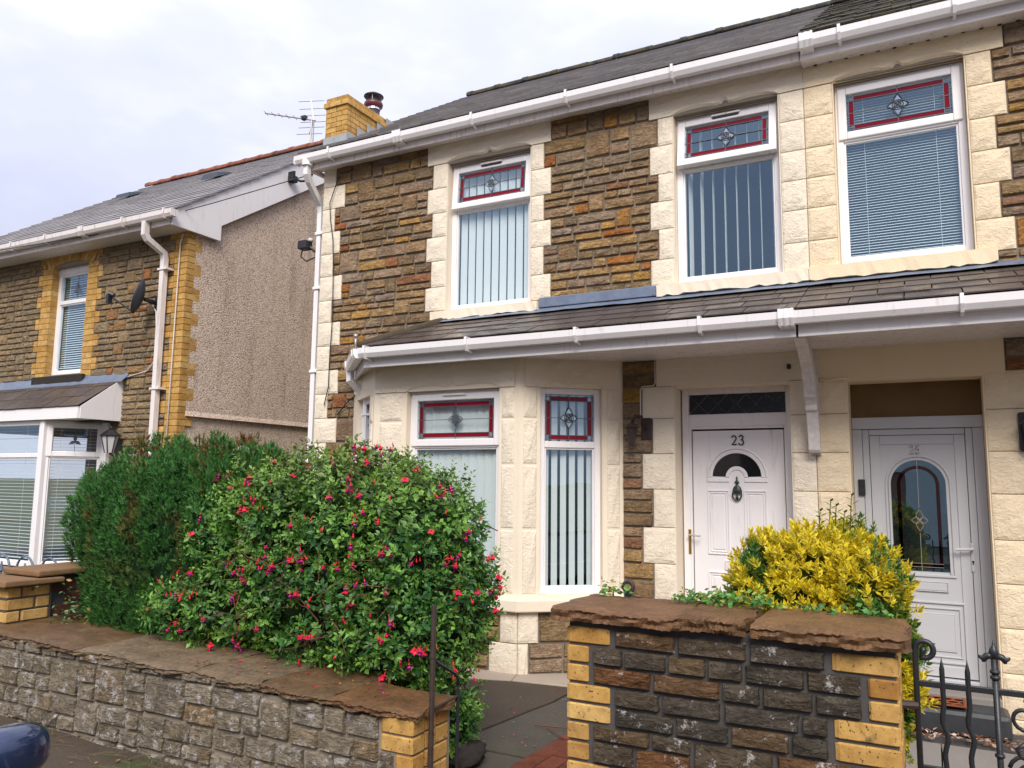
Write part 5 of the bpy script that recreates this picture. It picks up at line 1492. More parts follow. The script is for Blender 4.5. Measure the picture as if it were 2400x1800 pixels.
mb = MB(); mb.prismx([(-0.33, 4.955), (0.44, 4.955), (0.44, 5.17), (3.9, 7.44), (3.9, 7.47), (0.30, 5.15), (0.30, 4.98), (-0.33, 4.98)], GX + 0.014, GX + 0.059); mb.build('barge_soffit', MAT['upvc_o'], hl)
mb = MB()
mb.tube([(-8.90, -0.40, 5.04), (-8.90, -0.40, 4.86), (-8.895, -0.36, 4.80), (-8.89, -0.11, 4.68), (-8.89, -0.09, 4.60), (-8.89, -0.09, 0.0)], 0.052, 4, R(45))
dpl = mb.build('downpipe', MAT['upvc_o'], hl)
for z in (4.45, 2.85):
    mb = MB(); mb.bar(-8.96, -8.78, -0.14, -0.02, z, z + 0.025); mb.build('pipe_clip', MAT['upvc_o'], dpl)
# neighbour's bay
NB = Fr((-14.2, -0.57, 0), 0.0); nbx = -10.45
NBR = Fr((nbx, -0.57, 0), math.atan2(0.57, 0.50)); NL = math.hypot(0.57, 0.50)
mb = MB(); mb.prismx([(-0.60, 2.625), (-0.001, 3.05), (-0.001, 2.98), (-0.60, 2.60)], -14.2, -9.66)
nbay = mb.build('bay_canopy', MAT['slate_m'], hl)
slate_run(nbay, -14.0, -9.655, -0.64, lambda y: 2.632 + 0.70 * (y + 0.6), math.atan(0.70), 3, 0.275, 0.30, 0.32, 0.008, MAT['slate_p'], 'bay_slate', 300, tiltx=1.0, seed=12)
mb = MB(); mb.prismx([(-0.60, 2.46), (-0.001, 2.46), (-0.001, 3.06), (-0.60, 2.615)], -9.665, -9.645); mb.build('cheek_board', MAT['upvc'], nbay)
mb = MB(); mb.bar(-14.2, -9.67, -0.625, -0.60, 2.46, 2.615); mb.build('fascia_board', MAT['upvc'], nbay)
mb = MB(); mb.bar(-14.2, -9.67, -0.599, -0.002, 2.465, 2.475); mb.build('soffit_board', MAT['upvc_o'], nbay)
mb = MB(); n = 40; rr = random.Random(4); vs = []
for i in range(n + 1):
    x = -14.2 + (14.2 - 9.55) * i / n; wv = rr.uniform(-.015, .015)
    vs += [(x, -0.004, 3.15), (x, -0.03, 3.08 + wv * .4), (x, -0.13 + wv, 2.985 + wv * .5)]
mb.add(vs, [(i * 3 + q, i * 3 + q + 1, i * 3 + 4 + q, i * 3 + 3 + q) for i in range(n) for q in range(2)]); mb.build('lead_flashing', MAT['lead'], nbay, smooth=True)
for fr, s0, s1, sash_, nm in ((NB, 1.45, 3.70, False, 'a'), (NBR, 0.03, NL - 0.02, True, 'b')):
    window(hl, fr, s0, s1, 0.52, 2.455, -0.01, 1.99, sash=sash_, rose='tulip', vent=False, fw=0.06)
venetian(NB, 1.55, 3.62, 0.62, 2.40, -0.12, 'wide white slat blind in front of neighbouring white bay window', 0.045, 8, 'slat blinds of the left neighbour', w=0.035)
venetian(NBR, 0.10, NL - 0.10, 0.62, 2.40, -0.12, 'narrow white slat blind in angled pane of neighbouring white bay', 0.045, 8, 'slat blinds of the left neighbour', w=0.035)
mb = MB(); mb.box(3.69, 3.78, -0.08, 0.012, 0.52, 2.455, NB); mb.build('corner_post', MAT['upvc'], hl, bevel=0.008)
mb = MB(); mb.bar(-9.97, -9.85, -0.06, 0.0, 0.52, 2.455); mb.build('end_post', MAT['upvc'], hl, bevel=0.006)
mb = MB(); mb.box(0, 3.75, -0.3, 0.02, -0.1, 0.50, NB); mb.box(0, NL, -0.3, 0.02, -0.1, 0.50, NBR); mb.build('bay_base', MAT['mortar_l'], hl)
mb = MB()
mb.add([(-14.2, 2.6, 0.4), (-9.7, 2.6, 0.4), (-9.7, 2.6, 2.6), (-14.2, 2.6, 2.6)], [(0, 1, 2, 3)]); mb.add([(-14.2, -.3, 0.45), (-9.7, -.3, 0.45), (-9.7, 2.6, 0.45), (-14.2, 2.6, 0.45)], [(0, 1, 2, 3)])
mb.add([(-9.7, .3, 0.4), (-9.7, 2.6, 0.4), (-9.7, 2.6, 2.6), (-9.7, .3, 2.6)], [(0, 1, 2, 3)]); mb.add([(-14.2, -.3, 2.44), (-9.7, -.3, 2.44), (-9.7, 2.6, 2.44), (-14.2, 2.6, 2.44)], [(0, 1, 2, 3)])
mb.build('room_interior', MAT['room'], hl)
# satellite dish, lantern, cables, aerial
t = thing('satellite_dish', 'dark grey satellite dish on the neighbouring front wall beside its downpipe', 'dish', (-9.20, 0, 4.05))
mb = MB(); mb.box(-9.08, -8.96, 0.0, 0.05, 3.92, 4.12); mb.tube([(-9.02, -0.05, 4.02), (-9.03, -0.24, 4.04)], 0.03, 8); mb.build('wall_mount', MAT['plastic'], t)
mb = MB(); ax = Vector((-0.76, -0.60, 0.26)).normalized(); ua = ax.cross(Vector((0, 0, 1))).normalized(); ub = ua.cross(ax); c0 = Vector((-9.03, -0.27, 4.05))
vs, fs = [c0], []
for j in range(1, 5):
    for k_ in range(24):
        r_ = j / 4; th_ = k_ * 2 * math.pi / 24
        vs.append(c0 + ua * (0.19 * r_ * math.cos(th_)) + ub * (0.235 * r_ * math.sin(th_)) + ax * (0.06 * r_ * r_))
for k_ in range(24): fs.append((0, 1 + k_, 1 + (k_ + 1) % 24))
for j in range(3):
    for k_ in range(24): fs.append((1 + j * 24 + k_, 1 + (j + 1) * 24 + k_, 1 + (j + 1) * 24 + (k_ + 1) % 24, 1 + j * 24 + (k_ + 1) % 24))
mb.add(vs, fs); o = mb.build('dish_reflector', MAT['dish'], t, smooth=True); sm = o.modifiers.new('s', 'SOLIDIFY'); sm.thickness = 0.008
lo = c0 - ub * 0.22 + ax * 0.04; fe = c0 + ax * 0.38 - ub * 0.10
mb = MB(); mb.tube([lo, lo + (fe - lo) * 0.9, fe], 0.013, 6); mb.build('feed_arm', MAT['plastic'], t)
mb = MB(); mb.tube([fe - ax * .03 + ub * .02, fe + ax * 0.03 + ub * .03], 0.035, 10); mb.bar(fe.x - .04, fe.x + .01, fe.y - .04, fe.y + .02, fe.z - .09, fe.z + .02); mb.build('receiver', MAT['plastic'], t)
cable('cable', [(-9.10, -0.06, 4.0), (-9.0, -0.08, 3.9), (-8.98, -0.07, 3.6), (-9.0, -0.05, 3.25), (-9.15, -0.04, 3.12), (-9.6, -0.03, 3.05)], 0.008, 'cable_w', 'pale aerial cable looping from the dish down to bay canopy')
cable('cable', [(-8.62, -0.04, 4.93), (-8.66, -0.04, 4.80), (-8.67, -0.045, 3.5), (-8.69, -0.045, 1.5)], 0.009, 'cable_w', 'pale cable running straight down the yellow brick quoins')
t = thing('wall_lantern', 'black coach lantern with clear panes beside the neighbouring bay', 'lamp', (-9.62, 0, 2.15))
mb = MB(); mb.box(-9.66, -9.58, 0.0, 0.03, 2.02, 2.22); mb.build('back_plate', MAT['ironb'], t, bevel=0.01)
mb = MB(); mb.lathe([(0.055, -0.13), (0.105, 0.09)], (-9.62, -0.17, 2.16), 6); mb.build('lantern_glass', MAT['lampglass'], t)
mb = MB(); mb.lathe([(0.125, 0.09), (0.13, 0.10), (0.05, 0.17), (0.02, 0.18), (0.025, 0.20), (0.005, 0.23)], (-9.62, -0.17, 2.16), 6); mb.build('lantern_roof', MAT['ironb'], t)
mb = MB()
for a in range(6): mb.tube([(-9.62 + .055 * math.cos(a * math.pi / 3), -0.17 + .055 * math.sin(a * math.pi / 3), 2.03), (-9.62 + .105 * math.cos(a * math.pi / 3), -0.17 + .105 * math.sin(a * math.pi / 3), 2.25)], 0.008, 4)
mb.tube([(-9.62, -0.02, 2.08), (-9.62, -0.10, 1.98), (-9.62, -0.17, 2.03)], 0.012, 6); mb.build('lantern_frame', MAT['ironb'], t)
t = thing('security_camera', 'small black camera bracket fixed on the white barge board', 'camera', (-8.44, 1.9, 6.4))
mb = MB(); mb.box(0, 0.03, 0, 0.12, 0, 0.16, Fr((GX + 0.09, 1.66, 6.22), R(90))); mb.build('back_plate', MAT['plastic'], t)
mb = MB(); mb.tube([(GX + .12, 1.70, 6.30), (GX + .22, 1.80, 6.26), (GX + .26, 1.95, 6.32), (GX + .26, 2.02, 6.50), (GX + .22, 2.03, 6.58)], 0.018, 6); mb.build('arm', MAT['plastic'], t, smooth=True)
mb = MB(); mb.bar(GX + .10, GX + .2, 1.64, 1.76, 6.22, 6.32); mb.build('housing', MAT['plastic'], t, bevel=0.01)
# aerial on the neighbour's ridge
t = thing('television_aerial', 'bare metal television aerial with many rods on ridge of pebble-dashed house', 'aerial', (-9.98, LYR, LZR))
ab = Vector((-9.98, LYR, LZR))
at = ab + Vector((0, 0, 0.56))
mb = MB(); mb.tube([ab + Vector((-.02, 0, -.1)), at], 0.016, 6); mb.tube([ab + Vector((0.05, 0, -.1)), at + Vector((.05, 0, -.05))], 0.012, 6); mb.build('mast', MAT['alu'], t)
bd = Vector((-0.93, -0.30, 0.21)).normalized() * 0.98
mb = MB(); mb.tube([at + bd * -0.08, at + bd], 0.014, 6); mb.build('boom', MAT['alu'], t)
rd = Vector((0.35, -0.93, 0.0)).normalized()
for i in range(6):
    p = at + bd * (0.98 - i * 0.155); mb = MB(); mb.tube([p - rd * 0.10, p + rd * 0.10], 0.006, 4); mb.build('director_rod', MAT['alu'], t)
pr_ = at - bd * 0.04
mb = MB(); mb.tube([pr_ + Vector((-0.09, 0, 0.42)), pr_, pr_ + Vector((-0.10, 0, -0.26))], 0.012, 5); mb.build('reflector_spine', MAT['alu'], t)
rx = Vector((0.93, 0.36, 0)).normalized()
for q, zz in ((0.40, -.085), (0.24, -.05), (0.10, -.02), (-0.03, -.01), (-0.13, -.05), (-0.25, -.095)):
    p = pr_ + Vector((zz, 0, q)); mb = MB(); mb.tube([p - rx * 0.25, p + rx * 0.25], 0.007, 4); mb.build('reflector_rod', MAT['alu'], t)
mb = MB(); p = at + bd * 0.16; mb.bar(p.x - .05, p.x + .05, p.y - .04, p.y + .04, p.z - .02, p.z + .06); mb.build('dipole_box', MAT['plastic'], t, bevel=0.01)

# ================================================================ GARDEN WALLS
FW_ = Fr((0, -3.79, 0), 0.0)
def coping(parent, x0, x1, y0, y1, zt, th, mat, seed, slope=0.0, rag=0.022, name='coping_slab'):
    rr = random.Random(seed); n, m = 44, 8
    def e0(u): return rag * (0.6 * math.sin(7 * u + seed) + 0.35 * math.sin(23 * u + 2 * seed) + rr.uniform(-.22, .22))
    fr_ = [y0 + e0(i / n) for i in range(n + 1)]
    sx = [rr.uniform(-.018, .018) for _ in range(m + 1)]; ex = [rr.uniform(-.018, .018) for _ in range(m + 1)]
    top, vs, fs = [], [], []
    for j in range(m + 1):
        v = j / m
        for i in range(n + 1):
            u = i / n
            x = x0 + (x1 - x0) * u + (sx[j] if i == 0 else ex[j] if i == n else 0)
            y = fr_[i] + (y1 - fr_[i]) * v
            edge = (j == 0) or i in (0, n)
            z = zt + slope * (x - x0) + 0.004 * math.sin(9 * x + 4 * y + seed) + rr.uniform(-.0015, .0015) - (0.006 if edge else 0) - (0.008 * rr.random() if j == 0 else 0)
            vs.append((x, y, z))
    W_ = n + 1
    fs = [(j * W_ + i, j * W_ + i + 1, (j + 1) * W_ + i + 1, (j + 1) * W_ + i) for j in range(m) for i in range(n)]
    ring = list(range(W_)) + [j * W_ + n for j in range(1, m + 1)] + [m * W_ + i for i in range(n - 1, -1, -1)] + [j * W_ for j in range(m - 1, 0, -1)]
    L = len(ring); cur = ring
    for lv in (0.35, 0.7, 1.0):
        b0 = len(vs)
        for r_ in ring:
            x, y, z = vs[r_]
            out = -0.006 + 0.008 * math.sin(x * 31 + lv * 9 + seed) + rr.uniform(-0.004, 0.003)
            yy = y + (out * -1 if r_ < W_ else 0)
            vs.append((x + rr.uniform(-.003, .003), yy, zt + slope * (x - x0) - th * lv + rr.uniform(-.003, .003)))
        nw = list(range(b0, b0 + L))
        fs += [(cur[(q + 1) % L], cur[q], nw[q], nw[(q + 1) % L]) for q in range(L)]
        cur = nw
    fs.append(tuple(cur))
    mb = MB(); mb.add(vs, fs)
    return mb.build(name, mat, parent)

gl = thing('garden_wall', 'low grey lichened rubble garden wall with flat coping slabs and yellow brick end', 'wall', (-4.0, -3.6, 0.1))
mb = MB(); mb.prism([(-7.6, 0.05), (-2.20, 0.05), (-2.20, 0.572), (-7.6, 0.655)], lambda x, z, y: (x, y, z), -3.785, -3.45)
core = mb.build('wall_core', MAT['mortar_l'], gl)
r4 = random.Random(44)
for a, b in ((0.365, 0.585), (0.06, 0.365)):
    course_fill(ST_G, gl, FW_, a, b, -6.2, -2.38, r4, lay=0.115, lmin=0.12, lmax=0.27, gap=0.010, jump=0.45)
for xa in (-6.2, -5.2, -4.2):
    course_fill(ST_G, gl, FW_, 0.585, 0.605 + 0.016 * (-2.2 - xa), xa, xa + 1.0, r4, lay=0.06, lmin=0.12, lmax=0.3, gap=0.01, jump=0)
BW = MB().bar(0, 1, 0, 1, 0, 1)
def round_brick(mat, nm, e=0.05):
    mb = MB(); g = [0, e, 1 - e, 1]; idx = {}
    def vid(x, y, z):
        q = [x, y, z]; on = [t_ in (0.0, 1.0) for t_ in q]
        if sum(on) > 1:
            k2 = 0.55 * e if sum(on) == 2 else 0.75 * e
            q = [t_ + (k2 if t_ == 0 else -k2) if o_ else t_ for t_, o_ in zip(q, on)]
        key = (x, y, z)
        if key not in idx: idx[key] = len(mb.v); mb.v.append(tuple(q))
        return idx[key]
    for a in range(3):
        for s in (0.0, 1.0):
            for i in range(3):
                for j in range(3):
                    def P_(u, v):
                        q = [0, 0, 0]; q[a] = s; q[(a + 1) % 3] = u; q[(a + 2) % 3] = v; return vid(*[float(t_) for t_ in q])
                    f = (P_(g[i], g[j]), P_(g[i + 1], g[j]), P_(g[i + 1], g[j + 1]), P_(g[i], g[j + 1]))
                    mb.f.append(f if s else f[::-1]); mb.m.append(0)
    return mb.mesh(nm, mat)
BWm = round_brick(MAT['brick_w'], 'wall_brick', 0.07); BDm = round_brick(MAT['brick_d'], 'boundary_brick', 0.07)
def bevel_brick(mat, nm):
    mb = MB(); e = 0.03
    g = [0, e, 1 - e, 1]
    mb.bar(0, 1, 0, 1, 0, 1)
    return mb.mesh(nm, mat)
z = 0.592; row = 0
while z > 0.08:
    lg = (row // 2) % 2 == 0
    x0 = -2.375 if lg else -2.285
    brickb(gl, x0, -2.18, -3.803, -3.69, z - 0.083, z, 0.009, BWm)
    ys = [-3.69, -3.59, -3.475] if lg else [-3.69, -3.475]
    for a, b in zip(ys[:-1], ys[1:]): brickb(gl, -2.30, -2.182, a, b, z - 0.083, z, 0.009, BWm)
    if not lg: stone(ST_G, gl, FW_, -2.38, -2.29, z - 0.083, z, gap=0.012)
    z -= 0.083; row += 1
cz_ = lambda x: 0.625 + 0.0165 * (-2.2 - x)
for i, (a, b, m_) in enumerate(((-7.5, -5.62, 'slab'), (-5.62, -4.66, 'slab'), (-4.655, -3.67, 'slab_g'), (-3.665, -3.16, 'slab_g'), (-3.155, -2.68, 'slab'), (-2.675, -2.155, 'slab'))):
    coping(gl, a, b, -3.825, -3.26 if i < 5 else -3.45, cz_(a), 0.036, MAT[m_], 60 + i, -0.0165)

gr_ = thing('garden_wall', 'taller dark stone garden wall patched with white lichen, yellow brick ends, rust-brown coping', 'wall', (-0.75, -3.6, 0.1))
mb = MB(); mb.bar(-1.395, -0.135, -3.785, -3.45, 0.05, 1.115); mb.build('wall_core', MAT['mortar_k'], gr_)
z = 1.098; row = 0; bpw = 0.0785
pat = [1, 0, 0, 1, 1, 0, 0, 1, 1, 0, 0, 1, 1]
while z > 0.10:
    wL = -1.205 if pat[row] else -1.30; wR = -0.35 if pat[row] else -0.232
    brickb(gr_, -1.41, wL, -3.803, -3.70, z - bpw, z, 0.012, BWm); brickb(gr_, wR, -0.12, -3.803, -3.70, z - bpw, z, 0.012, BWm)
    for xa, xb in ((-1.41, -1.31), (-0.22, -0.12)):
        for a, b in (((-3.70, -3.59), (-3.59, -3.47)) if pat[row] else ((-3.70, -3.47),)): brickb(gr_, xa, xb, a, b, z - bpw, z, 0.012, BWm)
    course_fill(ST_K, gr_, FW_, z - bpw, z, wL + 0.012, wR - 0.012, r4, lay=0.078, lmin=0.13, lmax=0.31, gap=0.011, jump=0) if row not in (5, 6) else None
    z -= bpw; row += 1
course_fill(ST_K, gr_, FW_, 1.098 - 7 * bpw, 1.098 - 5 * bpw, -1.29, -0.24, r4, lay=0.08, lmin=0.16, lmax=0.34, gap=0.011, jump=0.5)
for i, (a, b) in enumerate(((-1.455, -0.915), (-0.905, -0.655), (-0.640, -0.095))):
    coping(gr_, a, b, -3.845, -3.36, 1.172 + 0.006 * (i == 1), 0.052, MAT['slab'], 80 + i, rag=0.013)

# boundary wall between the gardens, running back from the street wall
gb = thing('boundary_wall', 'short yellow and purple brick boundary wall with stone cap on the left', 'wall', (-5.9, -2.5, 0.3))
mb = MB(); mb.bar(-6.1, -5.715, -3.64, -3.32, 0.3, 0.94); mb.bar(-6.05, -5.745, -3.32, -0.8, 0.0, 0.985); mb.build('wall_core', MAT['mortar_k'], gb)
z = 0.935
row = 0
while z > 0.45:
    ys = ([-3.65, -3.54, -3.33], [-3.65, -3.44, -3.33])[row % 2]
    for a, b in zip(ys[:-1], ys[1:]): brickb(gb, -5.83, -5.70, a, b, z - 0.083, z, 0.012, BWm)
    brickb(gb, -6.1, -5.83, -3.655, -3.55, z - 0.083, z, 0.012, BWm)
    y = -3.325 + (0.1 if row % 2 else 0)
    while y < -2.2:
        brickb(gb, -5.85, -5.735, y, min(y + 0.225, -2.2), z - 0.083, z, 0.012, BDm); y += 0.225
    z -= 0.083; row += 1
mb = MB(); mb.prismx([(-3.71, 0.94), (-3.27, 0.94), (-3.27, 0.975), (-3.70, 0.985)], -6.16, -5.64); mb.build('pier_cap', MAT['hoopcap'], gb, bevel=0.01)
mb = MB(); mb.prismx([(-3.45, 0.986), (-0.8, 0.986), (-0.8, 1.035), (-3.45, 1.03)], -6.12, -5.68); mb.build('wall_cap', MAT['hoopcap'], gb, bevel=0.012)

t = thing('hoop_railing', 'blue-grey iron hoop-topped railing behind the boundary wall', 'railing', (-6.8, -2.95, 0.3))
for i in range(4):
    x = -7.45 + i * 0.33
    mb = MB(); mb.tube([(x, -2.95, 0.2), (x, -2.95, 0.93)] + [(x + 0.115 - 0.115 * math.cos(a), -2.95, 0.93 + 0.115 * math.sin(a)) for a in np.linspace(0.2, math.pi - 0.2, 9)] + [(x + 0.23, -2.95, 0.93), (x + 0.23, -2.95, 0.2)], 0.009, 6); mb.build('hoop', MAT['irong'], t, smooth=True)
    mb = MB(); mb.lathe([(0.008, -0.6), (0.008, 0.0), (0.022, 0.01), (0.016, 0.03), (0.004, 0.09)], (x + 0.115, -2.95, 0.90), 8); mb.build('spike_bar', MAT['irong'], t)
mb = MB(); mb.bar(-7.5, -6.2, -2.96, -2.94, 0.30, 0.33); mb.bar(-7.5, -6.2, -2.96, -2.94, 0.80, 0.83); mb.build('rail', MAT['irong'], t)

# ---------------- gates
def spiral(c, r0, r1, a0, turns, n, X):
    return [X(c[0] + (r0 + (r1 - r0) * i / n) * math.cos(a0 + turns * 2 * math.pi * i / n), c[1] + (r0 + (r1 - r0) * i / n) * math.sin(a0 + turns * 2 * math.pi * i / n)) for i in range(n + 1)]
g3 = thing('gate_post', 'rusty black iron gate post with curved stay against the yellow brick end', 'post', (-2.145, -3.70, 0.13))
mb = MB(); mb.tube([(-2.147, -3.70, 0.10), (-2.145, -3.70, 1.105)], 0.0135, 8); mb.lathe([(0.017, 0), (0.017, .018)], (-2.146, -3.70, 0.86), 8); mb.build('post', MAT['ironr'], g3)
mb = MB(); mb.tube([(-2.15, -3.455, 0.12), (-2.15, -3.455, 0.70)], 0.009, 8); mb.build('stay_leg', MAT['ironb'], g3)
mb = MB(); mb.tube([(-2.146, -3.70, 0.86), (-2.148, -3.66, 0.83), (-2.15, -3.56, 0.78), (-2.15, -3.49, 0.745), (-2.15, -3.46, 0.72), (-2.15, -3.455, 0.68)], 0.009, 8); mb.build('curved_stay', MAT['ironb'], g3, smooth=True)
mb = MB(); mb.tube([(-2.146, -3.70, 0.62), (-2.15, -3.455, 0.63)], 0.006, 6); mb.build('rail', MAT['ironr'], g3)
t = thing('gate_post', 'rusty iron gate post with scrolled top behind the rust-brown coping', 'post', (-1.42, -3.0, 0.08))
mb = MB(); mb.bar(-1.425, -1.385, -3.01, -2.99, 0.08, 1.15); mb.build('post', MAT['ironb'], t)
mb = MB(); mb.tube([(-1.40, -3.0 - 0.0, 1.12)] + [(-1.405 + 0.026 * math.cos(a), -3.0, 1.168 + 0.026 * math.sin(a)) for a in np.linspace(-0.6, 4.6, 14)], 0.011, 6); mb.build('scroll', MAT['ironr'], t, smooth=True)
mb = MB(); mb.tube([(-1.49, -3.0, 0.3), (-1.49, -3.0, 1.10), (-1.488, -3.0, 1.155)], [0.008, 0.008, 0.001], 6); mb.tube([(-1.49, -3, 0.9), (-1.40, -3, 0.9)], 0.007, 6); mb.build('spike', MAT['ironb'], t)

g5 = thing('iron_gate', 'black wrought iron gate with wavy spear bars, scrolls and finial before door 25', 'gate', (0.3, -3.55, 0.1))
YG = -3.55
def GX5(x, z): return Vector((x, YG, z))
mb = MB(); mb.tube([GX5(-0.075, 0.15), GX5(-0.075, 1.09)] + [GX5(-0.075 + 0.031 - 0.031 * math.cos(a), 1.09 + 0.031 * math.sin(a)) for a in np.linspace(0.2, math.pi + 1.9, 16)] + [GX5(-0.048, 1.085), GX5(-0.045, 1.098)], 0.0105, 8); mb.build('scroll_stile', MAT['ironb'], g5, smooth=True)
mb = MB(); mb.bar(-0.075, 1.05, YG - 0.006, YG + 0.006, 0.955, 0.978); mb.build('top_rail', MAT['ironb'], g5, bevel=0.003)
mb = MB(); mb.bar(-0.075, 1.05, YG - 0.006, YG + 0.006, 0.655, 0.675); mb.bar(-0.075, 1.05, YG - 0.006, YG + 0.006, 0.22, 0.245); mb.build('lower_rail', MAT['ironb'], g5, bevel=0.003)
for i, x in enumerate((0.012, 0.095, 0.60, 0.68, 0.76)):
    pts, rs = [], []
    for q in range(40):
        z = 0.23 + (1.068 - 0.23) * q / 39
        wv = 0.011 * math.sin((z - 0.74) * 42) * max(0, 1 - abs(z - 0.80) / 0.13)
        pts.append(GX5(x + wv, z)); rs.append(0.0095 if z < 1.02 else 0.0105 * max(0.05, (1.068 - z) / 0.048))
    mb = MB(); mb.tube(pts, rs, 7); mb.build('spear_bar', MAT['ironb'], g5, smooth=True)
for x in (0.182, 0.50):
    mb = MB(); mb.tube([GX5(x, 0.15), GX5(x, 1.08)], 0.0105, 8)
    for z in (1.015, 1.035, 0.745): mb.lathe([(0.015, -.006), (0.017, 0), (0.015, .006)], (x, YG, z), 10)
    fp = mb.build('finial_post', MAT['ironb'], g5, smooth=True)
    mb = MB(); mb.lathe([(0.008, 0), (0.014, 0.008), (0.017, 0.02), (0.012, 0.036), (0.006, 0.045), (0.0045, 0.052), (0.001, 0.066)], (x, YG, 1.082), 10); mb.build('finial_bud', MAT['ironb'], fp, smooth=True)
    mb = MB()
    for sg in (-1, 1):
        mb.tube([GX5(x + sg * a, 1.085 + b) for a, b in ((0, 0), (0.014, 0.006), (0.026, 0.002), (0.036, -0.006), (0.046, 0.0), (0.05, 0.006))], [0.008, 0.012, 0.012, 0.011, 0.006, 0.002], 8)
        mb.tube([GX5(x + sg * a, 1.085 + b) for a, b in ((0.02, 0.002), (0.034, -0.014), (0.04, -0.016))], [0.008, 0.007, 0.002], 6)
    mb.build('finial_leaf', MAT['ironb'], fp, smooth=True)
for cx_, cz2, a0, tn in ((0.265, 0.885, math.pi * 0.5, -1.4), (0.27, 0.70, math.pi * 0.95, -1.5), (0.43, 0.70, 0.1, 1.5), (0.42, 0.885, math.pi * 0.5, 1.4)):
    mb = MB(); mb.tube(spiral((cx_, cz2), 0.062, 0.012, a0, tn, 26, lambda x, z: GX5(x, z)), 0.0075, 6); mb.build('scroll', MAT['ironb'], g5, smooth=True)
for sg, x in ((1, 0.205), (-1, 0.48)):
    mb = MB(); mb.tube([GX5(x + sg * 0.06, 0.80), GX5(x + sg * 0.03, 0.775), GX5(x + sg * 0.04, 0.75), GX5(x + sg * 0.09, 0.735)], 0.008, 6); mb.build('scroll', MAT['ironb'], g5, smooth=True)
mb = MB(); mb.tube([(-0.14, YG - .02, 0.885), (-0.075, YG, 0.885)], 0.016, 8); mb.tube([(-0.14, YG - .02, 0.30), (-0.075, YG, 0.30)], 0.016, 8); mb.build('hinge', MAT['ironr'], g5)

# doormat of 25
t = thing('doormat', 'brown rubber doormat with round holes on the step of door 25', 'mat', (-0.1, -0.18, 0.13))
mb = MB(); mb.bar(-0.50, 0.16, -0.29, 0.04, 0.130, 0.138); mb.build('mat_base', MAT['rubber'], t)
mb = MB()
for i in range(9):
    for j in range(4):
        cx_, cy_ = -0.455 + i * 0.072 + (0.036 if j % 2 else 0), -0.25 + j * 0.078
        if cx_ > 0.13: continue
        mb.lathe([(0.034, 0), (0.040, 0.006), (0.046, 0)], (cx_, cy_, 0.138), 12)
mb.build('mat_rings', MAT['mat_r'], t)
mb = MB(); 
for bx in ((-0.51, 0.17, -0.30, -0.28), (-0.51, 0.17, 0.03, 0.05), (-0.51, -0.49, -0.28, 0.03), (0.15, 0.17, -0.28, 0.03)): mb.bar(bx[0], bx[1], bx[2], bx[3], 0.1375, 0.148)
mb.build('mat_border', MAT['mat_r'], t)
# dark stone at foot of the bush, by the gate
mb = MB(); rr = random.Random(2)
def blob(u, v):
    a, b = u * 2 * math.pi, v * math.pi
    q = 1 + 0.18 * math.sin(3 * a + 5 * b) + 0.1 * math.sin(7 * a)
    return (-2.40 + 0.08 * q * math.sin(b) * math.cos(a), -2.93 + 0.17 * q * math.sin(b) * math.sin(a), 0.15 + 0.065 * q * math.cos(b))
mb.grid(blob, 14, 9); o = mb.build('edging_stone', MAT['lintel_d'], smooth=True); tag(o, 'dark rounded edging stone at the foot of the fuchsia', 'stone')

# ================================================================ PLANTS
rng = np.random.default_rng(5)
def fast_mesh(name, V, F, C, mat, parent=None):
    me = bpy.data.meshes.new(name)
    nv, nf, k_ = len(V), len(F), F.shape[1]
    me.vertices.add(nv); me.vertices.foreach_set('co', V.astype(np.float32).ravel())
    me.loops.add(nf * k_); me.loops.foreach_set('vertex_index', F.astype(np.int32).ravel())
    me.polygons.add(nf); me.polygons.foreach_set('loop_start', np.arange(0, nf * k_, k_, dtype=np.int32))
    try: me.polygons.foreach_set('loop_total', np.full(nf, k_, np.int32))
    except Exception: pass
    ca = me.color_attributes.new('Col', 'FLOAT_COLOR', 'POINT')
    ca.data.foreach_set('color', np.concatenate([np.clip(C, 0, 1), np.ones((nv, 1))], 1).astype(np.float32).ravel())
    me.materials.append(mat); me.update(calc_edges=True); me.validate()
    o = bpy.data.objects.new(name, me)
    return link(o, parent)
def nrm(a): return a / np.maximum(np.linalg.norm(a, axis=1, keepdims=True), 1e-9)
def leaf_arrays(P0, A, Nn, L, Wd, cm, ce, fold=0.22, curl=0.12):
    n = len(P0); A = nrm(A); S = nrm(np.cross(A, Nn)); Nn = np.cross(S, A)
    L = L[:, None]; Wd = Wd[:, None]
    tip = P0 + A * L - Nn * L * curl
    mid = P0 + A * L * 0.45 - Nn * Wd * fold
    l = P0 + A * L * 0.46 + S * Wd / 2; r = P0 + A * L * 0.46 - S * Wd / 2
    V = np.stack([P0, r, tip, l, mid], 1).reshape(-1, 3)
    b = (np.arange(n) * 5)[:, None, None]
    F = (b + np.array([[0, 1, 4], [1, 2, 4], [2, 3, 4], [3, 0, 4]])[None]).reshape(-1, 3)
    C = np.stack([ce, ce, ce, ce, cm], 1).reshape(-1, 3)
    return V, F, C
def cat(parts):
    V, F, C, b = [], [], [], 0
    for v, f, c in parts:
        V.append(v); F.append(f + b); C.append(c); b += len(v)
    return np.concatenate(V), np.concatenate(F), np.concatenate(C)
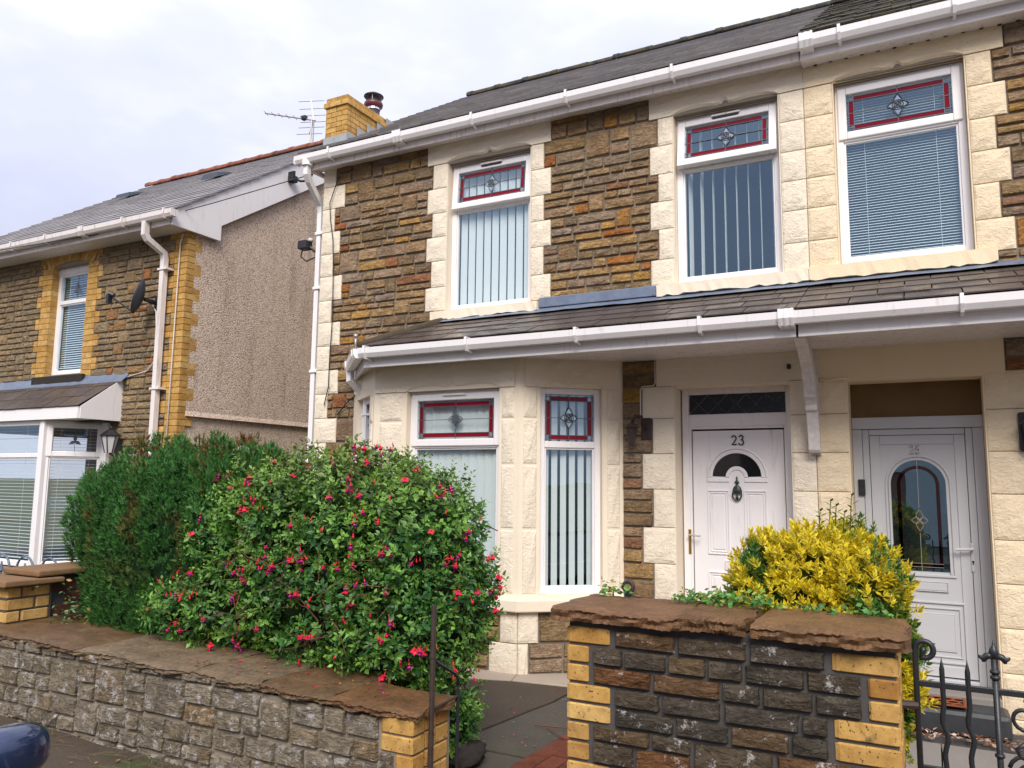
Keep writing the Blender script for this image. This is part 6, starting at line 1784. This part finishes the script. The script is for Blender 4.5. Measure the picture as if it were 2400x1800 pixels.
def shell(lobes, n, depth=0.25, minr=0.86, zmin=None):
    out_p, out_n, out_d = [], [], []
    ar = np.array([r[0] * r[1] + r[1] * r[2] + r[0] * r[2] for _, r in lobes]); ar = ar / ar.sum()
    C_ = np.array([c for c, _ in lobes]); Rr = np.array([r for _, r in lobes])
    for k_, (c, r) in enumerate(lobes):
        m = int(n * ar[k_] * 1.6)
        d = nrm(rng.normal(size=(m, 3)))
        t_ = 1 - depth * rng.random(m) ** 1.6
        p = np.array(c) + d * np.array(r) * t_[:, None]
        q = np.ones(m, bool)
        for j in range(len(lobes)):
            if j != k_: q &= np.linalg.norm((p - C_[j]) / Rr[j], axis=1) > minr
        if zmin is not None: q &= p[:, 2] > zmin
        nn = nrm(d / np.array(r))
        out_p.append(p[q]); out_n.append(nn[q]); out_d.append(t_[q])
    return np.concatenate(out_p), np.concatenate(out_n), np.concatenate(out_d)
def wob(p, s, ph=0.0):
    return (np.sin(p[:, 0] * s + ph) + np.sin(p[:, 1] * s * 1.3 + 1.7 + ph) + np.sin(p[:, 2] * s * 0.9 + 0.6 - ph) + np.sin((p[:, 0] + p[:, 2]) * s * 1.7 + 2 * ph)) / 4
def clumps(lobes, n, r, k_=0.92, zmin=0.5, up=1.0):
    p, nn, _ = shell(lobes, n, 0.08, 0.9, zmin)
    out = []
    for q, m in zip(p, nn):
        s = rng.uniform(0.75, 1.25)
        out.append((tuple(q - m * r * (1 - k_) ), (r * s, r * s, r * s * up)))
    return out
def core_blob(name, lobes, k_, mat, parent, col):
    mb = MB()
    for c, r in lobes:
        mb.grid(lambda u, v, c=c, r=r: (c[0] + k_ * r[0] * math.sin(v * math.pi) * math.cos(u * 6.2832), c[1] + k_ * r[1] * math.sin(v * math.pi) * math.sin(u * 6.2832), c[2] + k_ * r[2] * math.cos(v * math.pi)), 14, 9)
    return mb.build(name, mat, parent, smooth=True)

# ---- conifer
LC = [((-5.80, -2.82, 1.42), (0.27, 0.28, 0.40)), ((-5.60, -2.92, 1.22), (0.21, 0.26, 0.60)), ((-5.36, -3.02, 1.20), (0.19, 0.25, 0.70)), ((-5.12, -3.10, 1.18), (0.19, 0.25, 0.70)), ((-4.88, -3.12, 1.20), (0.19, 0.25, 0.72)),
      ((-4.64, -3.10, 1.26), (0.20, 0.25, 0.70)), ((-4.38, -3.02, 1.30), (0.22, 0.27, 0.66)), ((-4.10, -2.90, 1.30), (0.26, 0.3, 0.64)), ((-5.00, -3.10, 0.80), (0.34, 0.24, 0.28)), ((-4.70, -3.08, 0.80), (0.30, 0.24, 0.28)),
      ((-5.35, -2.75, 1.52), (0.36, 0.34, 0.46)), ((-4.85, -2.75, 1.56), (0.40, 0.36, 0.46)), ((-4.40, -2.70, 1.55), (0.36, 0.34, 0.42))]
LC = [((c[0], c[1], 0.62 + (c[2] - 0.62) * 0.93), (r[0], r[1], r[2] * 0.90)) for c, r in LC]
con = thing('conifer_bush', 'dense dark green conifer with browned patches behind the low wall', 'bush', (-4.95, -2.9, 0.5))
LC2 = clumps(LC, 260, 0.09, 0.6, 0.62, 2.2)
P0, N0, D0 = shell(LC2, 20000, 0.30, 0.84, 0.56)
p_, n_, d_ = shell(LC, 12000, 0.16, 0.88, 0.56)
P0, N0, D0 = np.concatenate([P0, p_]), np.concatenate([N0, n_]), np.concatenate([D0, d_])
n = len(P0)
ax_ = nrm(N0 * 0.8 + np.array([0, 0, 0.85]) + rng.normal(size=(n, 3)) * 0.3)
sd = nrm(np.cross(ax_, nrm(rng.normal(size=(n, 3)) + N0)))
Pq = P0 * np.array([1.9, 1.0, 0.75])
brown = np.clip((wob(Pq, 6.1, 2.3) + 0.4 * wob(P0, 17, 2) - 0.06) * 4, 0, 1) * np.clip((P0[:, 2] - 0.85) * 1.4, 0, 1) * (rng.random(n) < 0.85)
bright = rng.uniform(0.55, 1.35, n)
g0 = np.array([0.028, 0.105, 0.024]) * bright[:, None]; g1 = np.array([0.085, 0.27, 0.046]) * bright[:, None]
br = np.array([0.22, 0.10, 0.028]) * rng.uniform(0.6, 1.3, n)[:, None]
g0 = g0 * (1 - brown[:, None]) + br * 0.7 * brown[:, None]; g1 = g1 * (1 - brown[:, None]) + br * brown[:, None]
parts = []
for a in np.linspace(-1.0, 1.0, 9):
    L = rng.uniform(0.026, 0.056, n) * (1 - 0.35 * abs(a)); base = P0 + ax_ * (rng.uniform(0, 0.03, n) * (1 - abs(a)))[:, None]
    dr = nrm(ax_ * math.cos(a) + sd * math.sin(a) + rng.normal(size=(n, 3)) * 0.10)
    pw = nrm(np.cross(dr, N0)) * 0.0042
    V = np.stack([base - pw, base + pw, base + dr * L[:, None]], 1).reshape(-1, 3)
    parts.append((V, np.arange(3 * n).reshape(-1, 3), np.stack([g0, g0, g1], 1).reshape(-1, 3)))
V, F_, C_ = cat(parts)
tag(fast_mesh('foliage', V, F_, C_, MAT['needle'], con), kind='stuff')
simple('core_c', 'shaded_conifer_twigs', (0.012, 0.030, 0.012), 0.95, 0.1, nz=0.4, nsc=40)  # near-black green: shade inside the conifer painted on a solid core
core_blob('shade_core', LC, 0.80, MAT['core_c'], con, None)
mb = MB()
for x in (-5.15, -4.95, -4.75): mb.tube([(x, -2.95, 0.45), (x + 0.02, -2.9, 0.9), (x, -2.9, 1.3)], [0.04, 0.03, 0.015], 7)
mb.build('stem', MAT['bark'], con)

# ---- fuchsia
LF = [((-4.05, -2.95, 1.26), (0.46, 0.40, 0.46)), ((-3.60, -2.92, 1.31), (0.54, 0.48, 0.53)), ((-3.10, -2.92, 1.32), (0.50, 0.50, 0.54)), ((-2.78, -2.98, 1.22), (0.42, 0.44, 0.56)), ((-2.66, -3.02, 0.98), (0.38, 0.42, 0.46)),
      ((-3.30, -3.06, 0.98), (0.66, 0.42, 0.40)), ((-3.95, -3.10, 0.93), (0.46, 0.34, 0.32)), ((-4.32, -3.18, 0.84), (0.36, 0.24, 0.20)), ((-2.80, -3.10, 0.80), (0.36, 0.36, 0.22)), ((-2.52, -2.88, 0.32), (0.09, 0.18, 0.20)), ((-4.30, -2.85, 1.52), (0.30, 0.28, 0.24))]
fu = thing('fuchsia_bush', 'large leafy fuchsia bush with hanging red and purple flowers', 'bush', (-3.3, -2.95, 0.5))
LF2 = clumps(LF, 300, 0.125, 0.7, 0.2, 0.9)
P0, N0, D0 = shell(LF2, 4000, 0.42, 0.80, 0.16)
D0 = 1 - (1 - D0) * 0.6
p_, n_, d_ = shell(LF, 3600, 0.20, 0.86, 0.16)
P0, N0, D0 = np.concatenate([P0, p_]), np.concatenate([N0, n_]), np.concatenate([D0, d_ - 0.04])
n = len(P0)
ax_ = nrm(N0 * 0.9 + np.array([0, -0.1, 0.45]) + rng.normal(size=(n, 3)) * 0.42)
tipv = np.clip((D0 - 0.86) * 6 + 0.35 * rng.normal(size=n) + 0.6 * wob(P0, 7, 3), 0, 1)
topness = np.clip((P0[:, 2] - 1.45) * 2.2, 0, 1)
parts = []; stems = MB()
# long loose shoots breaking the outline
sh = rng.permutation(np.where((N0[:, 2] > 0.1))[0])[:150]
for i_ in sh:
    dd = nrm((N0[i_] * 0.7 + np.array([0, 0, 0.8]) + rng.normal(size=3) * 0.35)[None])[0]
    for q_ in range(1, int(rng.integers(2, 5))):
        P0 = np.concatenate([P0, (P0[i_] + dd * 0.055 * q_)[None]]); N0 = np.concatenate([N0, dd[None]]); ax_ = np.concatenate([ax_, dd[None]])
        tipv = np.append(tipv, 0.7); topness = np.append(topness, topness[i_] + 0.3)
topness = np.clip(topness, 0, 1); n = len(P0)
for q in range(10):
    lev = q // 2; ang0 = lev * 1.57 + (q % 2) * math.pi
    u = nrm(np.cross(ax_, np.array([0.3, 0.2, 0.9]) + rng.normal(size=(n, 3)) * 0.05)); w = np.cross(ax_, u)
    an = ang0 + rng.normal(size=n) * 0.4
    outd = u * np.cos(an)[:, None] + w * np.sin(an)[:, None]
    sp = 0.55 - 0.07 * lev
    la = nrm(outd + ax_ * (0.25 + 0.22 * lev) + np.array([0, 0, -0.12]))
    base = P0 + ax_ * (0.020 * lev - 0.02) + rng.normal(size=(n, 3)) * 0.006
    L = (0.024 + 0.038 * rng.random(n) ** 1.3) * (1.12 - 0.13 * lev); Wd = L * rng.uniform(0.46, 0.60, n)
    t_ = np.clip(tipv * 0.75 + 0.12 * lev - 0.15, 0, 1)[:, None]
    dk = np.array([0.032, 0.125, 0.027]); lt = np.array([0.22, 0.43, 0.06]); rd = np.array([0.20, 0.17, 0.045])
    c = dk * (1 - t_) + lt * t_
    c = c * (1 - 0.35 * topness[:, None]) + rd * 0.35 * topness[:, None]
    c = c * rng.uniform(0.65, 1.25, n)[:, None]
    nn = nrm(np.cross(np.cross(la, ax_), la) + rng.normal(size=(n, 3)) * 0.25)
    keep = rng.random(n) < 0.93
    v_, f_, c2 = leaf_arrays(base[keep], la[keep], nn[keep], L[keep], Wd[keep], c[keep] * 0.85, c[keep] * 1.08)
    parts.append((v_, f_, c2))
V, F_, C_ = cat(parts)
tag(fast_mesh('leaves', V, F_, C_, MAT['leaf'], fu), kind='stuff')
simple('core_f', 'shaded_fuchsia_twigs', (0.016, 0.026, 0.010), 0.95, 0.1, nz=0.5, nsc=40)  # dark core colour stands in for the shade deep in the fuchsia
core_blob('shade_core', LF, 0.74, MAT['core_f'], fu, None)
simple('twig', 'reddish_twig', (0.14, 0.06, 0.04), 0.8, 0.2, nz=0.3)
mb = MB()
for _ in range(46):       # bare woody twigs low on the street side
    p = Vector((rng.uniform(-4.2, -2.6), rng.uniform(-3.50, -3.36), rng.uniform(0.8, 1.35))); d = Vector((rng.normal(), -0.25, rng.normal() * 0.5)).normalized()
    m = p + d * 0.09 + Vector((0, 0, rng.normal() * 0.02)); mb.tube([p, m, m + d * 0.10 + Vector((0, -0.01, rng.normal() * 0.04))], [0.0035, 0.0026, 0.0012], 4)
idx = rng.permutation(n)[:420]
for i in idx:
    p = Vector(P0[i]); a = Vector(ax_[i]); c0 = Vector((-3.3, -2.9, 0.9)); inn = p - a * 0.16 + (c0 - p).normalized() * 0.05
    mb.tube([inn, p - a * 0.05 + Vector(rng.normal(size=3) * 0.01), p + a * 0.06], [0.004, 0.003, 0.0018], 4)
for x in (-3.9, -3.5, -3.1, -2.7): mb.tube([(x * 0.6 - 1.3, -2.95, 0.45), (x * 0.85 - .45, -2.95, 0.8), (x, -2.95, 1.3)], [0.03, 0.02, 0.01], 6)
mb.build('twigs', MAT['twig'], fu)
# flowers: each hangs from its own stalk
def flower_mesh(openf, seed):
    rr = random.Random(seed); mb = MB()
    mb.tube([(0, 0, 0.028), (0.003, 0, 0.012), (0, 0, 0)], 0.0009, 4)
    mb.lathe([(0.002, 0), (0.0055, -0.006), (0.0045, -0.014), (0.005, -0.018)], (0, 0, 0), 7)
    if openf:
        for k_ in range(4):
            a = k_ * 1.5708 + rr.uniform(-.2, .2); ca, sa = math.cos(a), math.sin(a); lift = rr.uniform(0.0, 0.010)
            pts = [(0.003, -0.015, 0.005), (0.012, -0.021 + lift * .5, 0.0125), (0.028, -0.024 + lift, 0.002)]
            vs = []
            for r_, z_, w_2 in pts: vs += [(r_ * ca - w_2 * sa, r_ * sa + w_2 * ca, z_), (r_ * ca + w_2 * sa, r_ * sa - w_2 * ca, z_)]
            mb.add(vs, [(0, 1, 3, 2), (2, 3, 5, 4)])
        mb.lathe([(0.005, -0.014), (0.0105, -0.020), (0.0125, -0.028), (0.011, -0.034), (0.004, -0.034)], (0, 0, 0), 8, mi=1)
        for k_ in range(3): mb.tube([(0, 0, -0.036), (0.003 * math.cos(k_ * 2.1), 0.003 * math.sin(k_ * 2.1), -0.054)], 0.0007, 3)
    else:
        mb.lathe([(0.0045, -0.016), (0.0085, -0.024), (0.0075, -0.033), (0.001, -0.042)], (0, 0, 0), 8)
    return mb.mesh('fuchsia_bloom', [MAT['petal_r'], MAT['petal_p']], True)
FM = [flower_mesh(True, 1), flower_mesh(True, 2), flower_mesh(True, 5)]; BMm = [flower_mesh(False, 3)]
Pf, Nf, _ = shell(LF, 4000, 0.02, 0.97, 0.5)
vw = nrm(np.array([0, -7, 1.7]) - Pf); ok = (Nf * vw).sum(1) > 0.15
Pf, Nf = Pf[ok], Nf[ok]
sel = rng.permutation(len(Pf))
nf = 0; last = None
for i in sel:
    if nf >= 270: break
    p = Pf[i] + Nf[i] * 0.085
    k_ = 1 if rng.random() < 0.5 else rng.integers(2, 5)
    for q in range(k_):
        pp = p + (rng.normal(size=3) * 0.022 if q else 0)
        op = rng.random() < 0.52; s = float(rng.uniform(0.75, 1.05) if op else rng.uniform(0.5, 0.85))
        inst('flower' if op else 'bud', rnd.choice(FM) if op else BMm[0], fu, tuple(pp), 0, (s, s, s), rot=(rng.normal() * 0.3, rng.normal() * 0.3, rng.random() * 6.28)); nf += 1

# ---- golden euonymus
LE = [((-0.66, -2.95, 1.18), (0.23, 0.26, 0.26)), ((-0.50, -2.95, 1.25), (0.22, 0.26, 0.25)), ((-0.29, -2.98, 1.14), (0.20, 0.26, 0.27)), ((-0.21, -3.05, 0.90), (0.14, 0.22, 0.34)), ((-0.55, -3.10, 1.08), (0.36, 0.20, 0.20)), ((-0.36, -2.75, 1.32), (0.16, 0.16, 0.18))]
SPR = [(-0.40, -2.85, 1.60), (-0.33, -2.85, 1.65), (-0.47, -2.88, 1.575), (-0.36, -2.9, 1.57), (-0.43, -2.80, 1.62), (-0.30, -2.88, 1.55)]
eu = thing('golden_shrub', 'bright yellow variegated euonymus shrub behind the dark stone wall', 'bush', (-0.45, -2.9, 0.0))
P0, N0, D0 = shell(LE, 3300, 0.34, 0.84, 0.5)
P0 = P0 + N0 * (0.045 * wob(P0, 17, 0.4) + 0.02 * rng.normal(size=len(P0)))[:, None]
n = len(P0)
ax_ = nrm(N0 * 0.75 + np.array([0, -0.1, 0.75]) + rng.normal(size=(n, 3)) * 0.22)
grn = np.clip((wob(P0, 12, 4.2) - 0.13) * 6, 0, 1) + np.clip((0.80 - D0) * 6, 0, 1); grn = np.clip(grn + np.clip((P0[:, 2] - 1.42) * 4 * (P0[:, 0] > -0.45), 0, 0.8), 0, 1)[:, None]
parts = []
for q in range(10):
    lev = q // 3
    u = nrm(np.cross(ax_, np.array([0.3, 0.2, 0.9]) + rng.normal(size=(n, 3)) * 0.05)); w = np.cross(ax_, u)
    an = q * 2.2 + rng.normal(size=n) * 0.25
    outd = u * np.cos(an)[:, None] + w * np.sin(an)[:, None]
    la = nrm(outd * (0.85 - 0.18 * lev) + ax_ * (0.5 + 0.28 * lev))
    base = P0 + ax_ * (0.012 * lev)
    L = rng.uniform(0.027, 0.046, n) * (1.05 - 0.08 * lev); Wd = L * rng.uniform(0.38, 0.48, n)
    yel = np.array([0.86, 0.675, 0.028]) * rng.uniform(0.75, 1.15, n)[:, None]; cen = np.array([0.24, 0.29, 0.03]) * rng.uniform(0.6, 1.2, n)[:, None]
    fully = (rng.random(n) < 0.30)[:, None]
    cen = np.where(fully, yel * 0.85, cen)
    g_ = np.array([0.045, 0.15, 0.022]) * rng.uniform(0.7, 1.2, n)[:, None]; ge = np.where((rng.random(n) < 0.4)[:, None], np.array([0.30, 0.32, 0.05]), g_)
    nn = nrm(np.cross(np.cross(la, ax_), la) + rng.normal(size=(n, 3)) * 0.15)
    parts.append(leaf_arrays(base, la, nn, L, Wd, cen * (1 - grn) + g_ * grn, yel * (1 - grn) + ge * grn, fold=0.2, curl=0.08))
V, F_, C_ = cat(parts)
tag(fast_mesh('leaves', V, F_, C_, MAT['leaf'], eu), kind='stuff')
simple('core_e', 'shaded_shrub_twigs', (0.05, 0.055, 0.012), 0.95, 0.1, nz=0.5, nsc=40)  # solid core coloured dark as the shade between the shrub's leaves
core_blob('shade_core', LE, 0.66, MAT['core_e'], eu, None)
mb = MB()
for x, z1 in ((-0.6, 1.1), (-0.45, 1.2), (-0.28, 1.1)): mb.tube([(-0.42, -2.92, -0.05), (x * .6 - .17, -2.92, 0.5), (x, -2.95, z1)], [0.03, 0.022, 0.01], 7)
for x, y, z1 in SPR: mb.tube([(x - .02, y, 1.35), (x, y, z1)], [0.004, 0.002], 5)
mb.build('stem', MAT['bark'], eu)
pp, aa, nn_, ll, ww, cc1, cc2 = [], [], [], [], [], [], []
for x, y, z1 in SPR:
    for q in range(11):
        a = q * 2.4; zz = 1.46 + (z1 - 1.46) * q / 10
        pp.append((x, y, zz)); aa.append((math.cos(a), math.sin(a), 0.7)); nn_.append((0, 0, 1)); ll.append(0.042); ww.append(0.018)
        g_ = rng.uniform(0.7, 1.2); cc1.append((0.05 * g_, 0.15 * g_, 0.02)); cc2.append((0.32, 0.34, 0.05) if q % 3 == 0 else (0.06 * g_, 0.18 * g_, 0.03))
v_, f_, c_2 = leaf_arrays(np.array(pp), np.array(aa), np.array(nn_, float), np.array(ll), np.array(ww), np.array(cc1), np.array(cc2))
tag(fast_mesh('sprig_leaves', v_, f_, c_2, MAT['leaf'], eu), kind='stuff')

# ---- ivy on the coping, weeds, fallen leaves
def scatter_leaves(name, P0, upn, L, cols, label, cat_, kind='stuff', jit=0.6, lift=0.4, wd=0.8):
    n = len(P0)
    a = rng.random(n) * 6.283
    A = np.stack([np.cos(a), np.sin(a), rng.normal(size=n) * lift], 1)
    N_ = nrm(np.tile(np.array(upn, float), (n, 1)) + rng.normal(size=(n, 3)) * jit)
    Ls = rng.uniform(L * 0.6, L * 1.3, n); ci = rng.integers(0, len(cols), n); c = np.array(cols)[ci] * rng.uniform(0.7, 1.25, n)[:, None]
    v_, f_, c_ = leaf_arrays(np.array(P0), A, N_, Ls, Ls * wd, c * 1.1, c)
    o = fast_mesh(name, v_, f_, c_, MAT['leaf']); tag(o, label, cat_, kind=kind); return o
n1 = 330; px_ = rng.uniform(-1.02, -0.62, n1); 
iv = np.stack([px_, -3.42 + rng.normal(size=n1) * 0.05, 1.185 + np.abs(rng.normal(size=n1)) * 0.022], 1)
n2 = 60; iv2 = np.stack([rng.uniform(-1.40, -1.25, n2), -3.40 + rng.normal(size=n2) * 0.02, 1.185 + np.abs(rng.normal(size=n2)) * 0.022], 1)
n3 = 70; iv3 = np.stack([rng.uniform(-0.62, -0.15, n3), -3.40 + rng.normal(size=n3) * 0.025, 1.182 + np.abs(rng.normal(size=n3)) * 0.012], 1)
scatter_leaves('ivy', np.concatenate([iv, iv2, iv3]), (0, -0.4, 1), 0.024, [(0.07, 0.20, 0.035), (0.12, 0.30, 0.05), (0.05, 0.15, 0.03), (0.30, 0.33, 0.06)], 'small green ivy trailing along the rust-brown coping', 'ivy', wd=0.95)
nw = 120; wp = np.array([-5.47, -3.30, 0.62]) + rng.normal(size=(nw, 3)) * np.array([0.09, 0.07, 0.05]); wp[:, 2] = 0.66 + np.abs(rng.normal(size=nw)) * 0.13
scatter_leaves('weeds', wp, (0.3, -0.6, 0.6), 0.034, [(0.06, 0.17, 0.04), (0.16, 0.28, 0.10), (0.10, 0.22, 0.05), (0.40, 0.20, 0.05), (0.05, 0.12, 0.03)], 'pale mixed weeds growing beside the boundary wall', 'weeds', wd=0.5)
def seedling(P_, n, label):
    p = np.array(P_) + rng.normal(size=(n, 3)) * np.array([0.06, 0.03, 0.012])
    return p
gp_ = np.concatenate([np.stack([rng.uniform(-3.9, -3.0, 110), -3.86 - np.abs(rng.normal(size=110)) * 0.05, np.full(110, 0.16)], 1), np.stack([rng.uniform(-5.3, -4.4, 40), -3.86 - np.abs(rng.normal(size=40)) * 0.04, np.full(40, 0.16)], 1)])
scatter_leaves('weeds', gp_, (0, -0.8, 0.5), 0.028, [(0.07, 0.15, 0.03), (0.14, 0.20, 0.05), (0.20, 0.15, 0.06), (0.10, 0.12, 0.04)], 'tufts of grass and moss along the foot of the low wall', 'weeds', lift=1.2, wd=0.18)
nl = 260; lp = np.stack([rng.uniform(-0.62, 0.62, nl), -0.40 - np.abs(rng.normal(size=nl)) * 0.07, fz(-0.4) + 0.005 + rng.random(nl) * 0.03], 1)
scatter_leaves('fallen_leaves', lp, (0, 0, 1), 0.045, [(0.45, 0.28, 0.20), (0.55, 0.40, 0.30), (0.30, 0.11, 0.05), (0.62, 0.50, 0.42), (0.22, 0.10, 0.05)], 'drift of pinkish brown fallen leaves against the black step', 'leaves', lift=0.35, wd=0.5)
nl = 26; lp = np.stack([rng.uniform(-4.8, -2.6, nl), rng.uniform(-4.6, -3.9, nl), np.full(nl, 0.168)], 1)
scatter_leaves('fallen_leaves', lp, (0, 0, 1), 0.035, [(0.45, 0.14, 0.04), (0.25, 0.12, 0.05), (0.35, 0.2, 0.1)], 'a few orange fallen leaves lying on the pavement', 'leaves', lift=0.1, wd=0.5, jit=0.15)
nl = 70; lx = rng.uniform(-3.9, -2.25, nl); lp = np.stack([lx, rng.uniform(-3.74, -3.4, nl), 0.632 + 0.0165 * (-2.2 - lx)], 1)
scatter_leaves('fallen_petals', lp, (0, 0, 1), 0.022, [(0.55, 0.03, 0.05), (0.45, 0.10, 0.03), (0.40, 0.04, 0.20), (0.5, 0.2, 0.06)], 'fallen red petals scattered on the low wall coping', 'petals', lift=0.15, wd=0.6, jit=0.2)
nl = 60; lp = np.stack([rng.uniform(-3.0, -1.6, nl), rng.uniform(-2.6, -0.7, nl), np.zeros(nl)], 1); lp[:, 2] = [pz(a[0], a[1]) + 0.012 for a in lp]
scatter_leaves('fallen_leaves', lp, (0, 0, 1), 0.026, [(0.25, 0.18, 0.10), (0.35, 0.28, 0.2), (0.08, 0.12, 0.03), (0.35, 0.05, 0.04)], 'sparse dead leaves and specks on the damp garden path', 'leaves', lift=0.1, wd=0.5, jit=0.15)
mb = MB(); mb.tube([(-2.42, -2.02, 0.085), (-2.25, -2.0, 0.09), (-2.1, -1.93, 0.085)], 0.005, 4); mb.tube([(-2.32, -2.02, 0.085), (-2.12, -2.2, 0.09)], 0.004, 4)
o = mb.build('twig', MAT['twig']); tag(o, 'thin forked dead twig lying on the garden path', 'twig')

mb = MB()
for _ in range(70):
    x, y = rng.uniform(-5.0, -2.4), -3.86 - abs(rng.normal()) * 0.16; a = rng.normal() * 0.5; L_ = rng.uniform(0.05, 0.16)
    mb.tube([(x, y, 0.166), (x + L_ * .5 * math.cos(a), y + L_ * .5 * math.sin(a), 0.172 + rng.random() * .01), (x + L_ * math.cos(a + .2), y + L_ * math.sin(a + .2), 0.167)], 0.0011, 3)
simple('straw', 'dry_straw', (0.16, 0.115, 0.06), 0.9, 0.2)
o = mb.build('dry_grass', MAT['straw']); tag(o, 'loose dry grass stalks lying along the foot of the low wall', 'grass', kind='stuff')
# ================================================================ STREET
car = thing('parked_car', 'navy blue car parked at the kerb, rounded wing mirror towards pavement', 'car', (-3.0, -6.6, 0.02))
side = [(-5.0, 0.28), (-1.00, 0.26), (-0.95, 0.50), (-1.05, 0.68), (-1.35, 0.76), (-2.12, 0.86), (-2.75, 1.30), (-3.0, 1.40), (-4.0, 1.42), (-4.6, 1.30), (-4.95, 0.95), (-5.02, 0.60)]
mb = MB(); mb.prism(side, lambda x, z, y: (x, y, z), -7.42, -5.80); cb = mb.build('body', MAT['carpaint'], car, bevel=0.07)
for y0, y1, nm in ((-5.803, -5.792, 'side_window'), (-7.428, -7.417, 'side_window')):
    mb = MB(); mb.prism([(-2.25, 0.92), (-2.80, 1.27), (-3.05, 1.34), (-3.95, 1.35), (-4.45, 1.24), (-4.6, 0.94)], lambda x, z, y: (x, y, z), y0, y1); mb.build(nm, MAT['glass_d'], car)
mb = MB(); mb.add([(-2.13, -7.30, 0.885), (-2.13, -5.92, 0.885), (-2.73, -6.0, 1.315), (-2.73, -7.22, 1.315)], [(0, 1, 2, 3)]); mb.build('windscreen', MAT['glass_d'], car)
for x in (-1.75, -4.2):
    for y0, y1 in ((-5.99, -5.785), (-7.435, -7.23)):
        mb = MB(); mb.tube([(x, y0, 0.33), (x, y1, 0.33)], 0.31, 24); wh = mb.build('wheel', MAT['rubber'], car)
        mb = MB(); yy = y1 + 0.004 if y1 > -6.5 else y0 - 0.004; mb.tube([(x, yy - .005, 0.33), (x, yy + .005, 0.33)], 0.20, 20); mb.build('rim', MAT['steel'], wh)
for y in (-5.98, -7.24):
    mb = MB(); mb.bar(-1.10, -0.965, y - 0.12, y + 0.12, 0.53, 0.66); mb.build('headlight', MAT['glass_b'], car, bevel=0.02)
mc = Vector((-2.405, -5.525, 0.905))
def mirr(u, v):
    a, b = u * 2 * math.pi, v * math.pi
    cx_, sy_, cz3 = math.sin(b) * math.cos(a), math.sin(b) * math.sin(a), math.cos(b)
    ex = lambda q, p: math.copysign(abs(q) ** p, q)
    return (mc.x + 0.070 * ex(cx_, 0.8) - 0.02 * sy_, mc.y + 0.108 * ex(sy_, 0.8) , mc.z + 0.075 * ex(cz3, 0.8) + 0.012 * sy_ * -1)
mb = MB(); mb.grid(mirr, 32, 18); mir = mb.build('wing_mirror', MAT['carpaint'], car, smooth=True)
mb = MB()
def mirr2(u, v):
    a, b = u * 2 * math.pi, v * math.pi
    return (mc.x - 0.005 + 0.062 * math.sin(b) * math.cos(a), mc.y - 0.03 + 0.085 * math.sin(b) * math.sin(a), mc.z - 0.075 + 0.05 * math.cos(b))
mb.grid(mirr2, 20, 10); mb.tube([(mc.x, mc.y - 0.06, mc.z - 0.07), (-2.42, -5.80, 0.86)], 0.03, 8); mb.build('mirror_foot', MAT['plastic'], mir, smooth=True)

simple('opp_a', 'grey_render', (0.40, 0.38, 0.35), 0.9, 0.2); simple('opp_b', 'red_brick_face', (0.28, 0.12, 0.08), 0.9, 0.2); simple('opp_c', 'white_render', (0.66, 0.64, 0.60), 0.9, 0.2)
for i, (x0, x1, mk, lab) in enumerate(((-22, -14.5, 'opp_a', 'grey rendered'), (-13.5, -5.5, 'opp_b', 'red brick'), (-4.8, 2.4, 'opp_c', 'white rendered'), (3.6, 11.5, 'opp_b', 'tall red brick'))):
    hh = thing('terraced_house', lab + ' house across the street, reflected in the windows', 'house', ((x0 + x1) / 2, -20, 0), 'houses across the street')
    oz = Fr((x1, -19.0, 0), math.pi); wdt = x1 - x0
    hs = [(wdt * a, wdt * a + 1.1, z0, z0 + 1.4) for a in (0.12, 0.62) for z0 in (0.9, 3.4)] + [(wdt * 0.42, wdt * 0.42 + 0.95, 0.0, 2.1)]
    et = 5.3 + (0.9 if i == 3 else 0)
    mb = MB(); mb.holes(0, wdt, -0.1, et, hs, -0.3, 0.0, oz); mb.bar(x0, x1, -27, -19.4, -0.1, et - .02); mb.build('wall', MAT[mk], hh)
    mb = MB(); mb.prismx([(-18.6, et - 0.1), (-23, et + 2.8), (-27.4, et - 0.1)], x0 - 0.1, x1 + 0.1); mb.build('roof', MAT['slate_p'], hh)
    for h_ in hs[:4]:
        mb = MB(); mb.box(h_[0], h_[1], -0.15, -0.12, h_[2], h_[3], oz); wo_ = mb.build('window', MAT['glass_d'], hh)
        mb = MB(); ringmould(mb, h_[0], h_[1], h_[2], h_[3], -0.12, 0.07, 0.05, oz); mb.build('frame', MAT['upvc'], wo_)
    h_ = hs[4]; mb = MB(); mb.box(h_[0], h_[1], -0.2, -0.12, h_[2], h_[3], oz); mb.build('door', MAT['opp_b'] if mk != 'opp_b' else MAT['opp_c'], hh)
    mb = MB(); mb.bar((x0 + x1) / 2 - 0.5, (x0 + x1) / 2 + 0.5, -23.4, -22.6, et + 2.0, et + 3.9); mb.build('chimney', MAT['opp_b'], hh)
